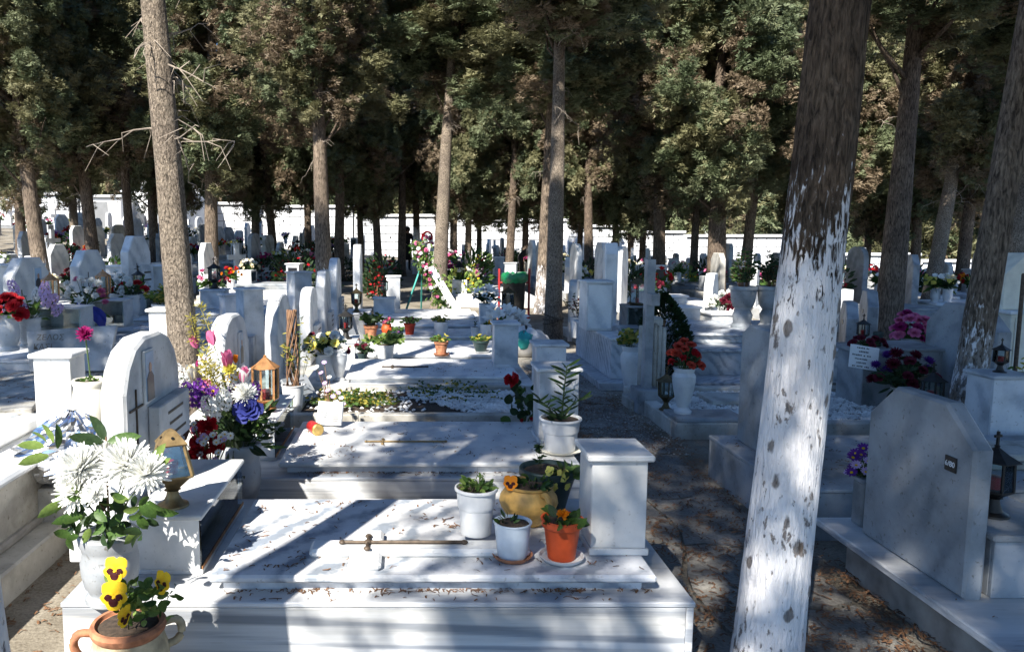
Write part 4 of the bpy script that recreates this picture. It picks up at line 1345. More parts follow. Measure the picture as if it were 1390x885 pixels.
def potted(label, loc, kind, w, h, mat, group=None, saucer=None, rz=0.0, name='potted_plant', cat='potted plant', lift=.0):
    root = thing(name, label, cat, loc, rz, group)
    if saucer:
        part('saucer', MB().lathe([(w * .40, 0), (w * .50, .012), (w * .53, .022), (w * .50, .022), (w * .46, .010), (.001, .009)], 26), saucer, root, 40)
        z = .0095
        for o in (pot_body(root, kind, w, h, mat),): o.location.z = z
        for ch in root.children:
            if ch.name.startswith('soil'): ch.location.z = z
    else:
        pot_body(root, kind, w, h, mat)
    return root

def vase(label, loc, kind, w, h, mat, group=None, name='vase', rz=0.0, square=False):
    root = thing(name, label, 'vase', loc, rz, group)
    if square:
        part('body', MB().box(-w / 2, w / 2, -w / 2, w / 2, 0, h - .02, .006), mat, root)
        part('rim', MB().box(-w / 2 - .01, w / 2 + .01, -w / 2 - .01, w / 2 + .01, h - .0195, h, .005), mat, root)
    else:
        pot_body(root, kind, w, h, mat, soil=False, name='body')
    return root

def bouquet(label, base, flowers, leaves=None, seed=1, group=None, stemr=.003, name='bouquet', smat=None, foli=None, cat='flowers'):
    """flowers: (kind, material, world position, size); leaves: (material, count, length, reach, width)"""
    rg = random.Random(seed)
    b = Vector(base)
    root = thing(name, label, cat, b, 0, group)
    mb = MB()
    for (kind, mat, pos, size) in flowers:
        p = Vector(pos) - b
        d = (p + Vector((0, 0, .06))).normalized() * .7 + Vector((-.10, -.55, .28)) + Vector((rg.uniform(-.25, .25), rg.uniform(-.25, .25), rg.uniform(-.2, .2)))
        if kind in ('spike', 'tulip', 'tulip2', 'mimosa', 'cone'): d = (p + Vector((0, 0, .12))).normalized() + Vector((rg.uniform(-.3, .3), rg.uniform(-.4, .1), .25))
        M = T(*p) @ align(d, rg.uniform(0, 6.28)) @ Matrix.Scale(size, 4)
        put('pine_cone' if kind == 'cone' else 'flower', flower(kind, mat, rg.randrange(1, 3)), root, M=M)
        m = p * .5 + Vector((0, 0, p.length * .10))
        mb.tube([Vector((rg.uniform(-.01, .01), rg.uniform(-.01, .01), -.03)), m, p], [stemr, stemr, stemr * .8], 4)
    part('stems', stuffmb(mb), smat or STEM, root)
    if leaves:
        for (mat, n, L, reach, w) in leaves:
            for i in range(n):
                a = rg.uniform(0, 6.28); el = rg.uniform(-.2, 1.1)
                d = Vector((math.cos(a) * math.cos(el), math.sin(a) * math.cos(el), math.sin(el)))
                leaf_obj(root, d * reach * rg.uniform(.15, .8) + Vector((0, 0, .02)), d + Vector((0, 0, rg.uniform(-.5, .3))), L * rg.uniform(.7, 1.15), mat, w, roll=rg.uniform(-.6, .6))
    if foli:
        for k, (mat, n, L, spread, height, nl) in enumerate(foli):
            foliage(root, (0, 0, 0), spread, height, n, L, mat, seed * 5 + k, leaves=nl)
    for ch in root.children:
        if ch.name.startswith('stems'): stuff(ch)
    return root
def stuffmb(mb): return mb

def dome(base, rx, rz_, n, specs, seed, ymul=.8, zmin=.15):
    "spread n flowers over a dome above base; specs: (kind, material, size, weight)"
    rg = random.Random(seed); out = []
    tot = sum(s[3] for s in specs)
    for i in range(n):
        t = zmin + (1 - zmin) * ((i + .5) / n)
        a = i * 2.399 + rg.uniform(-.3, .3)
        r = math.sqrt(max(0, 1 - (t * .95) ** 2))
        u = rg.uniform(0, tot)
        for s in specs:
            u -= s[3]
            if u <= 0: break
        k = rg.uniform(.85, 1.08)
        out.append((s[0], s[1], Vector(base) + Vector((rx * r * math.cos(a) * k, rx * ymul * r * math.sin(a) * k, rz_ * t * k)), s[2] * rg.uniform(.85, 1.15)))
    return out
# ------------------------------------------------------------------ central strip, nearest grave
E90 = PI / 2
def flat_cross(parent, x, y, z, L, w, t, mat, arm=.42, at_=.72, name='cross'):
    "a cross lying on a slab, foot towards +x, arms along y"
    mb = MB()
    xa = x - L * (at_ - .5)
    return mb

def metal_cross(parent, x0, x1, y, z, arm, rod=.007, label=None):
    mb = MB()
    mb.tube([(x0, y, z), (x1, y, z)], rod, 6)
    xa = x0 + (x1 - x0) * .21
    mb.tube([(xa, y - arm, z), (xa, y + arm, z)], rod, 6)
    for p in ((x0, y), (x1, y), (xa, y - arm), (xa, y + arm)):
        mb.ball((p[0], p[1], z), rod * 1.9, 8, 5, 0, (1, 1, .6))
    mb.ball((xa, y, z + .002), rod * 2.2, 8, 5, 0, (1, 1, .5))
    return part('metal_cross', mb, BRONZE if rod < .0065 else RUST, parent, 60)

def near_grave():
    g = grave('white marble grave with raised marble cross and flower pots at its foot', -1.27, 1.02, 2.69, 3.80, .28, (-.755, .905, 2.755, 3.60, .35), MARH, MARS)
    ox, oy = -.125, 3.245
    # relief cross of white marble on the slab
    def loc(px, py, z): 
        p = at(px, py, z); return p.x - ox, p.y - oy
    z = .3505
    yc = at(560, 741, .40).y + .055 - oy
    xl = at(420, 745, .38).x - ox
    part('relief_cross_beam', MB().box(xl, .585, yc - .055, yc + .055, z, z + .035, .012), MARW, g)
    xa = at(497, 748, .38).x - ox
    part('relief_cross_arm', MB().box(xa - .062, xa + .062, yc - .175, yc - .056, z, z + .035, .012), MARW, g)
    part('relief_cross_arm', MB().box(xa - .062, xa + .062, yc + .056, yc + .16, z, z + .035, .012), MARW, g)
    metal_cross(g, xl + .125, .33, yc + .005, z + .043, .062, .0078)
    litter(g, -.60 , 1.0, -.45, .33, .3512 , 330, 5)
    litter(g, -.60, 1.02, -.545, -.47, .2812, 260, 6, edge=-.475)
    litter(g, -.55, 1.1, .37, .50, .2812, 160, 7)
    post('white marble post with square cap beside the bright orange pot', (at(839, 754, .35).x, at(839, 754, .35).y + .12, .351), .215, .225, .405, MARW)
    glassbox('white marble memorial box with a glass side under the bronze lantern', -1.10, -.826, 2.92, 3.67, .2805, .522, '+x', MARW)
    # pedestal and headstone
    pd = thing('headstone_pedestal', 'white marble block carrying the headstone behind the chrysanthemums', 'pedestal', (-1.262, 3.43, .2805))
    part('block', MB().box(-.128, .128, -.40, .37, 0, .33, .006), MARW, pd)
    headstone('rounded marble headstone with blurred portrait photo and thin metal cross', (-1.205, 3.44, .6115), E90, .72, .555, .105, 'shoulder', MAR, cross=(-.25, .10, .25), photo=(-.10, .38, .10, .21), panel=(.11, .14, .44, .21, .055))
    # vase with chrysanthemums
    v0 = at(152, 812, .281)
    vase('squat white marble vase coloured shade-grey in front of the glass-sided box', (v0.x, v0.y, .2805), 'marble_vase', .215, .255, MARD)  # white vase, its shade is put into the grey marble colour
    b = Vector((v0.x, v0.y, .50))
    d = v0.y
    fl = [('chrys', PW, at_d(112, 640, d - .02), .100), ('chrys', PW, at_d(172, 634, d + .0), .104), ('chrys', PW, at_d(200, 646, d - .04), .088), ('chrys', PW, at_d(106, 668, d - .06), .082), ('chrys', PW, at_d(146, 630, d + .06), .095), ('mum', PW, at_d(130, 672, d - .12), .050), ('chrys', PW, at_d(182, 628, d + .1), .07)]
    bq = bouquet('big white chrysanthemums with green leaves in the squat marble vase', b, fl, None, 3)
    rg = random.Random(9)
    for px, py, dd, dirx, L, m in ((60, 605, -.02, (-1, 0, .1), .09, LEAFL), (66, 618, -.05, (-.9, -.3, -.15), .10, LEAFL), (72, 600, 0, (-.3, 0, .9), .08, LEAFL), (78, 608, .02, (.1, .1, .9), .09, LEAF), (64, 600, .04, (-.6, .2, .5), .07, LEAFL),
            (140, 600, .05, (-.9, -.1, .25), .12, LEAFD), (143, 597, .08, (-.5, .3, .8), .11, LEAFD), (146, 600, .05, (.8, 0, .2), .12, LEAF), (200, 640, .0, (.8, -.2, .5), .10, LEAFL), (205, 625, .0, (.6, 0, .7), .08, LEAFL), (88, 655, -.05, (-.3, -.4, -.8), .11, LEAFL), (92, 680, -.08, (-.6, -.4, -.2), .11, LEAFL), (205, 690, 0, (.8, -.1, -.2), .10, LEAF), (112, 700, -.1, (-.9, -.2, -.1), .10, LEAF)):
        leaf_obj(bq, at_d(px, py, d + dd) - b, dirx, L, m, .38, -.2, rg.uniform(-.5, .5))
    for i in range(80):
        px, py = rg.uniform(92, 205), rg.uniform(668, 728)
        leaf_obj(bq, at_d(px, py, d + rg.uniform(-.14, .05)) - b, (rg.uniform(-1, 1), rg.uniform(-.8, .2), rg.uniform(-.9, .3)), rg.uniform(.04, .07), rg.choice((LEAF, LEAFD, LEAF, LEAFL)), .55, -.3, rg.uniform(-1, 1))
    mb = MB()
    mb.tube([Vector((0, 0, .1)), at_d(80, 610, d) - b], [.004, .003], 5); mb.tube([Vector((0, 0, .1)), at_d(144, 592, d + .06) - b], [.004, .003], 5)
    part('leafy_twig', mb, TWB, bq)
    # bronze lantern
    l0 = at(232, 689, .522)
    lantern('weathered bronze lantern with sloping glass on the marble box', (l0.x, l0.y + .03, .5225), .315, 'bronze', R(28))
    # pansy urn in front of the grave
    p0 = at_d(174, 842, 2.44)
    hp = p0.z
    root = thing('pansy_pot', 'old two-handled clay urn of yellow pansies before the squat marble vase', 'potted plant', (p0.x, p0.y, 0))
    s = hp
    prof = [(.07, 0), (.08, .02), (.085, .05), (.115, .16), (.128, .24), (.126, .30), (.112, .355), (.108, .37)]
    part('pot', MB().lathe([(r, z / .42 * s) for r, z in prof], 36), TERRAP, root, 40)
    part('rim', MB().lathe([(.108, .371 / .42 * s), (.118, .385 / .42 * s), (.122, .405 / .42 * s), (.116, s), (.104, s), (.100, s * .96), (.001, s * .95)], 36), TERRA, root, 40)
    part('soil', MB().lathe([(.099, s * .955), (.09, s * .972), (.04, s * .985), (.001, s * .98)], 20), SOIL, root, 180)
    for sgn, mt in ((-1, TERRA), (1, TERRAP)):
        a = R(200) if sgn < 0 else R(20)
        pts = [Vector((math.cos(a) * r, math.sin(a) * r, z)) for r, z in ((.105, s * .93), (.150, s * .95), (.168, s * .86), (.155, s * .74), (.122, s * .70))]
        part('handle', MB().tube([catmull(pts, i / 12) for i in range(13)], [.014] * 13, 8), mt, root, 180)
    r0 = Vector((p0.x, p0.y, 0))
    faces = [(157, 773, 2.36, PY, (-.1, -1, .25), .041), (155, 808, 2.32, PY, (.05, -1, .15), .044), (221, 790, 2.40, PY, (-.5, -.8, .2), .037), (168, 836, 2.30, PY, (.9, -.3, -.1), .034)]
    st = MB()
    for i, (px, py, dd, m, dr, sz) in enumerate(faces):
        pos = at_d(px, py, dd) - r0
        q = Vector(dr).normalized()
        up = Vector((0, 0, 1)); rt = up.cross(q).normalized(); u2 = q.cross(rt)
        M = T(*pos) @ Matrix(((rt.x, u2.x, q.x, 0), (rt.y, u2.y, q.y, 0), (rt.z, u2.z, q.z, 0), (0, 0, 0, 1))) @ Matrix.Scale(sz, 4)
        put('flower', flower('pansy', m), root, M=M)
        b0 = Vector((pos.x * .4, pos.y * .3, s * .97))
        st.tube([b0, (b0 + pos) / 2 + Vector((0, .02, .03)), pos - q * .004], [.0022] * 3, 5)
    stuff(part('stems', st, STEM, root, 180))
    rg = random.Random(12)
    for i in range(90):
        px, py = rg.gauss(190, 19), rg.gauss(814, 14)
        leaf_obj(root, at_d(px, py, 2.42 + rg.uniform(-.06, .07)) - r0, (rg.uniform(-1, 1), rg.uniform(-1, .4), rg.uniform(-.2, .8)), rg.uniform(.030, .052), rg.choice((LEAF, LEAF, LEAFL)), .55, -.2, rg.uniform(-1, 1))
    # five pots at the foot
    def base_of(px, py, z=.351): 
        p = at(px, py, z); return p
    k = 1 / FPX
    def leaves_for(root, ctr, n, L, sp, h, mats, seed, w=.5, up=.2):
        rg = random.Random(seed)
        for i in range(n):
            a = rg.uniform(0, 6.28); r = sp * math.sqrt(rg.random())
            p = Vector(ctr) + Vector((r * math.cos(a), r * math.sin(a), h * rg.random() * (1 - .5 * r / sp)))
            leaf_obj(root, p, (math.cos(a), math.sin(a), rg.uniform(-.2, .9) + up), L * rg.uniform(.65, 1.2), rg.choice(mats), w, -.3, rg.uniform(-.8, .8))
    p = base_of(648, 731, .39); p.y += .075
    # white plastic pot stands on the end of the relief cross
    r = potted('large white plastic pot with chipped foot and small green plant on the marble cross', (p.x, p.y, .3865), 'ribbed', .178, .195, WPLAS)
    leaves_for(r, (0, 0, .18), 60, .034, .062, .05, (LEAF, LEAF, LEAFL), 21)
    foliage(r, (0, 0, .18), .06, .10, 7, .018, LEAFL, 22, leaves=5)
    p = base_of(698, 766); p.y += .062
    r = potted('bluish white plastic pot of wilted sprouts on a clay saucer', (p.x, p.y, .351), 'smooth', .150, .140, BPLAS, saucer=TERRA)
    leaves_for(r, (-.025, 0, .125), 34, .032, .03, .05, (LEAFD, LEAF, LEAFD), 23, .32, .8)
    p = base_of(766, 768); p.y += .062
    r = potted('bright orange plastic pot with one yellow pansy on a white saucer', (p.x, p.y, .351), 'classic', .165, .158, ORANGE, saucer=WPLAS)
    leaves_for(r, (-.01, -.01, .150), 26, .062, .055, .03, (LEAF, LEAFD, LEAF), 24, .55)
    put('flower', flower('carn', PO), r, M=T(-.005, -.035, .192) @ Matrix.Scale(.026, 4))
    p = base_of(722, 722); p.y += .11
    r = potted('yellow glazed two-handled pot with an orange and dark pansy', (p.x, p.y, .351), 'bowl', .255, .178, YCER)
    for a in (R(-65), R(115)):
        pts = [Vector((math.cos(a) * q, math.sin(a) * q, z)) for q, z in ((.104, .154), (.130, .161), (.157, .138), (.158, .108), (.130, .084))]
        part('handle', MB().tube([catmull(pts, i / 10) for i in range(11)], [.013] * 11, 8), YCER, r, 180)
    leaves_for(r, (.02, 0, .168), 36, .036, .075, .035, (LEAF, LEAFD), 25)
    def pansy(root, px, py, dd, m, dr, sz, kind='pansy', org=None):
        o = Vector(root.location)
        pos = at_d(px, py, dd) - o
        q = Vector(dr).normalized(); up = Vector((0, 0, 1)); rt = up.cross(q).normalized(); u2 = q.cross(rt)
        M = T(*pos) @ Matrix(((rt.x, u2.x, q.x, 0), (rt.y, u2.y, q.y, 0), (rt.z, u2.z, q.z, 0), (0, 0, 0, 1))) @ Matrix.Scale(sz, 4)
        put('flower', flower(kind, m), root, M=M)
        b0 = Vector((pos.x * .5, pos.y * .5, .155))
        part('stem', MB().tube([b0, (b0 + pos) / 2 + Vector((0, .01, .015)), pos - q * .004], [.002] * 3, 5), STEM, root, 180)
    pansy(r, 693, 655, p.y - .06, PO, (-.2, -1, .3), .032)
    p2 = base_of(748, 702); p2.y += .10
    r2 = potted('dark green round plastic planter behind the yellow glazed pot', (p2.x, p2.y, .351), 'round_bowl', .262, .20, GPLAS)
    for (px, py, dr, sz) in ((764, 645, (-.1, -1, .2), .028), (751, 660, (-.3, -1, -.3), .022), (746, 639, (-.6, -.7, .4), .022), (770, 660, (.6, -1, -.4), .018)):
        pansy(r2, px, py, p2.y - .12, PYL, dr, sz, 'pansyplain')
    leaves_for(r2, (.06, -.07, .18), 22, .055, .05, .05, (LEAF, LEAFD), 26)
    foliage(r2, (-.03, 0, .18), .035, .17, 3, .035, LEAFD, 27, leaves=7)
near_grave()

# ------------------------------------------------------------------ second grave and the flower arrangement
def second_grave():
    g = grave('low white marble grave with slim metal cross and large white pot', -1.24, 1.0, 4.40, 5.58, .20, (-.79, .985, 4.46, 5.49, .27), MARH, MARW)
    ox, oy = -.12, 4.99
    p = at(497, 598, .28); q = at(605, 598, .28)
    metal_cross(g, p.x - ox, q.x - ox, p.y - oy, .278, .055, .0062)
    litter(g, -.63, 1.05, -.48, .45, .2712, 260, 31); litter(g, -.6, 1.08, -.585, -.50, .2012, 260, 32, edge=-.505)
    glassbox('white marble memorial box with glass side under the copper lantern', -1.13, -.855, 4.74, 5.50, .2005, .462, '+x', MARW)
    pd = thing('headstone_pedestal', 'white marble block carrying the narrow headstone behind the tulips', 'pedestal', (-1.285, 5.08, .0))
    part('block', MB().box(-.13, .13, -.50, .48, 0, .46, .006), MARW, pd)
    headstone('rounded marble headstone with small oval photo rising behind the tulips', (-1.215, 5.12, .4615), E90, .74, .62, .105, 'shoulder', MAR, cross=(-.22, .12, .24), photo=(.08, .38, .09, .20), panel=(.16, .10, .38, .2, .06))
    l0 = at(360, 556, .462)
    lantern('shining copper hexagonal lantern on the glass-sided box', (l0.x, l0.y + .03, .4625), .36, 'copper', R(20))
    # foot posts of this and the next graves
    p = at(758, 602, .271)
    post('white marble post with overhanging cap behind the tall leafy pot', (p.x + .0, p.y + .14, .2705), .25, .25, .49, MAR)
    p = at(760, 612, .271); p.y += .06
    r = potted('white plastic pot with saucer holding a slender lily plant', (p.x, p.y - .06, .2705), 'ribbed', .262, .205, WPLAS, saucer=CREAM)
    rg = random.Random(3)
    for px, py, tx, ty in ((762, 566, 770, 495), (755, 566, 728, 545), (765, 566, 792, 540)):
        a = at_d(px, py, p.y) - r.location; b_ = at_d(tx, ty, p.y - .02) - r.location
        part('stem', MB().tube([a, a.lerp(b_, .5) + Vector((0, 0, .03)), b_], [.006, .005, .003], 5), STEM, r, 180)
        n = 22 if tx == 770 else 9
        for i in range(n):
            t = .2 + .8 * i / n
            aa = i * 2.4
            leaf_obj(r, a.lerp(b_, t) + Vector((0, 0, .06 * t * (1 - t) * 2)), (math.cos(aa), math.sin(aa), .45), rg.uniform(.07, .12), rg.choice((LEAFD, LEAF)), .16, -.25)
    for i in range(16):
        aa = rg.uniform(0, 6.28)
        leaf_obj(r, (rg.uniform(-.05, .05), rg.uniform(-.05, .05), .2), (math.cos(aa), math.sin(aa), .5), rg.uniform(.10, .17), LEAFD, .13, -.4)
    # red geranium
    gb = at(716, 598, .0); gb.y = 5.62
    gb = Vector((tpx(716, 5.66), 5.66, 0))
    r = potted('dark pot with red geranium leaning between the posts', gb, 'classic', .20, .19, TERRA, name='geranium')
    o = Vector(r.location)
    for i in range(44):
        px, py = rg.gauss(714, 11), rg.gauss(552, 18)
        leaf_obj(r, at_d(px, py, 5.55 + rg.uniform(-.12, .12)) - o, (rg.uniform(-1, 1), rg.uniform(-1, .2), rg.uniform(-.3, .6)), rg.uniform(.05, .085), rg.choice((LEAFD, LEAF, LEAFD)), .85, -.15, rg.uniform(-1, 1))
    for px, py, s_ in ((694, 515, .062), (711, 588, .022), (705, 578, .018), (716, 580, .02), (722, 568, .018), (708, 570, .015)):
        q = at_d(px, py, 5.46) - o
        put('flower', flower('carn', PR), r, M=T(*q) @ align((-.2, -.8, .5)) @ Matrix.Scale(s_, 4))
        part('stem', MB().tube([Vector((0, 0, .19)), (q + Vector((0, 0, .25))) / 2 + Vector((.02, 0, .03)), q], [.005, .004, .003], 5), STEM, r, 180)
    # fallen votive jar and the little marble book
    p = at(427, 590, .271)
    jr = thing('votive_jar', 'red glass votive jar with gold lid lying on its side', 'candle jar', (p.x, p.y + .035, .2705))
    M = T(0, 0, .041) @ Matrix.Rotation(R(-62), 4, 'Z') @ Matrix.Rotation(R(90), 4, 'Y')
    part('glass', MB().lathe([(.030, -.075), (.038, -.065), (.040, .035), (.036, .045)], 20, M), CANDLE, jr, 40)
    part('lid', MB().lathe([(.0365, .0455), (.041, .046), (.041, .058), (.034, .063), (.02, .061), (.001, .066)], 20, M), GOLD, jr, 40)
    p = at(447, 580, .271)
    bk = thing('marble_book', 'small open marble book with engraved lines leaning on the slab', 'plaque', (p.x + .0, p.y + .03, .2705), R(-12))
    for sgn, col in ((-1, MARW), (1, MARW)):
        M = T(0, 0, .009) @ Matrix.Rotation(R(-22), 4, 'X') @ Matrix.Rotation(R(-16 * sgn), 4, 'Z')
        pg = part('page', MB().box(0 if sgn > 0 else -.095, .095 if sgn > 0 else 0, -.011, .011, 0, .165, .004), col, bk, M=M)
        for i in range(3 if sgn < 0 else 9):
            L = .045 if sgn < 0 else .05
            part('engraved_line', MB().box(-L / 2, L / 2, -.0012, 0, -.0028, .0028), INK, pg, loc=(.048 * sgn, -.0113, (.085 if sgn < 0 else .145) - i * .0145))
    part('stand', MB().box(-.03, .03, .01, .06, 0, .02, .003), MARO, bk)
    # almond-blossom twig beside the book
    b = Vector((p.x, p.y + .16, .271))
    fl = [('daisy', PL if i % 3 else PW, at_d(px, py, p.y + .1), .020) for i, (px, py) in enumerate(((430, 498), (436, 506), (441, 520), (447, 512), (452, 538), (459, 533), (463, 540), (445, 530), (440, 492), (456, 545), (466, 548)))]
    bouquet('pale blossom twig standing behind the marble book', (b.x, b.y, .2705), fl, None, 4, name='blossom_twig', smat=TWB, foli=[(LEAF, 5, .04, .05, .16, 5)])
    # --- the big mixed arrangement between the first two graves
    tubz = .40
    c = Vector((tpx(318, 4.35), 4.35, .02))
    vase('grey marble trough vase under the mixed arrangement', c, 'marble_vase', .26, .40, MARD)
    F = []
    def add(kind, mat, px, py, s_, d=4.3): F.append((kind, mat, at_d(px, py, d), s_ * (1.3 if kind != 'mimosa' else 1.5)))
    add('tulip', PK, 268, 472, .030, 4.5); add('tulip', PK, 290, 468, .034, 4.45); add('tulip', PK, 308, 500, .040, 4.15); add('tulip2', PK, 330, 518, .036, 4.05); add('tulip2', PC, 262, 514, .034, 4.15); add('tulip', PO, 320, 492, .018, 4.2)
    add('spike', PW, 240, 540, .050, 4.2); add('spike', PW, 252, 522, .046, 4.3); add('spike', PW, 292, 566, .046, 3.98); add('spike', PW, 305, 552, .042, 4.0); add('spike', PW, 285, 510, .04, 4.3); add('spike', PW, 300, 505, .04, 4.35); add('chrys', PW, 333, 536, .056, 4.05)
    add('spike', PP, 268, 548, .046, 4.02); add('spike', PP, 278, 540, .038, 4.05); add('rose', PB, 337, 556, .060, 4.02); add('rose', PM, 275, 492, .03, 4.35); add('rose', PDR, 268, 580, .03, 4.0)
    add('mimosa', LEAFY, 290, 535, .055, 4.15); add('mimosa', LEAFY, 282, 515, .055, 4.2); add('mimosa', LEAFY, 300, 530, .05, 4.2); add('mimosa', LEAFY, 285, 450, .05, 4.6); add('mimosa', LEAFY, 268, 470, .05, 4.5); add('daisy', PY, 316, 512, .04, 4.2)
    rf = random.Random(17)
    for i in range(12): add(rf.choice(('spike', 'mum', 'spike', 'daisy')), rf.choice((PW, PW, PP, PK, PYL)), rf.gauss(292, 34), rf.gauss(532, 26), rf.uniform(.024, .036), rf.uniform(4.05, 4.4))
    bouquet('mixed arrangement of pink tulips, white hyacinths and a blue rose', c + Vector((0, 0, .38)), F, [(LEAF, 16, .17, .22, .16), (LEAFD, 14, .12, .2, .3)], 6, foli=[(LEAFD, 40, .07, .26, .30, 7), (LEAF, 20, .06, .24, .26, 6)])
    c2 = Vector((tpx(280, 3.98), 3.98, .02))
    vase('low clay bowl holding the red and white flowers', c2, 'round_bowl', .2, .26, TERRA)
    F = []
    add('carn', PR, 282, 578, .045, 3.92); add('carn', PR, 272, 612, .045, 3.86); add('carn', PR, 294, 606, .036, 3.86); add('carn', PR, 285, 594, .035, 3.88); add('carn', PR, 300, 608, .022, 3.86); add('rose', PR, 268, 600, .035, 3.9); add('carn', PR, 260, 618, .03, 3.88)
    rg = random.Random(5)
    for i in range(18): add('daisy', PL if i % 4 == 0 else PW, rg.gauss(282, 15), rg.gauss(596, 12), .015, 3.82 + rg.uniform(-.02, .03))
    add('cone', CONE, 250, 570, .052, 3.86); add('cone', CONE, 248, 596, .055, 3.83)
    bouquet('red carnations with tiny white daisies and pine cones', c2 + Vector((0, 0, .24)), F, [(LEAFD, 16, .10, .15, .3), (LEAF, 8, .09, .16, .3)], 7, foli=[(LEAFD, 26, .05, .17, .16, 7)])
    vn = thing('trailing_ivy', 'thin trailing vine hanging at the corner of the marble box', 'plant', (tpx(308, 3.92), 3.92, .2805))
    foliage(vn, (-.05, 0, .02), .11, .17, 26, .022, LEAF, 71, leaves=9, w=.6, mat2=LEAFL)
    # crumpled foil behind the first headstone
    c = Vector((tpx(88, 3.95), 3.95, .30))
    fo = thing('foil_wrap', 'crumpled silver foil bundle beside the rounded headstone', 'foil', c)
    rg = random.Random(2)
    mb = MB(); n, m = 44, 28; vs = []; fs = []
    for i in range(m + 1):
        for k in range(n):
            a = 2 * PI * k / n; t = i / m
            cr = 0.34 * mnoise.noise(Vector((math.cos(a) * 3, math.sin(a) * 3, t * 5))) + 0.12 * abs(mnoise.noise(Vector((math.cos(a) * 8, math.sin(a) * 8, t * 11))))
            r = (1 + cr) * .27 * math.sin(PI * (.03 + .94 * t) ** .8) * (1 + rg.uniform(-.03, .03))
            vs.append((r * math.cos(a) * 1.0, r * math.sin(a) * .8, .40 * t + rg.uniform(-.006, .006)))
    for i in range(m):
        for k in range(n):
            j = (k + 1) % n
            fs.append((i * n + k, i * n + j, (i + 1) * n + j)); fs.append((i * n + k, (i + 1) * n + j, (i + 1) * n + k))
    mb.add(vs, fs)
    part('foil', mb, FOIL, fo)
    part('stone_under_foil', MB().box(-.15, .15, -.12, .12, -.30, .02, .01), MARO, fo)
second_grave()

# ------------------------------------------------------------------ rest of the central strip
def bed_frame(label, X0, X1, Y0, Y1, z, kerb, mat, soilz, name='grave', z0=0.0, soilmat=None):
    root = thing(name, label, 'grave', ((X0 + X1) / 2, (Y0 + Y1) / 2, z0))
    hx, hy, h = (X1 - X0) / 2, (Y1 - Y0) / 2, z - z0
    part('kerb', MB().box(-hx, hx, -hy, -hy + kerb, -.02, h, .008), mat, root)
    part('kerb', MB().box(-hx, hx, hy - kerb, hy, -.02, h, .008), mat, root)
    part('kerb', MB().box(-hx, -hx + kerb, -hy + kerb + .001, hy - kerb - .001, -.02, h - .002, .008), mat, root)
    part('kerb', MB().box(hx - kerb, hx, -hy + kerb + .001, hy - kerb - .001, -.02, h - .002, .008), mat, root)
    part('bed', MB().box(-hx + kerb, hx - kerb, -hy + kerb, hy - kerb, -.02, soilz - z0), soilmat or SOIL, root)
    return root

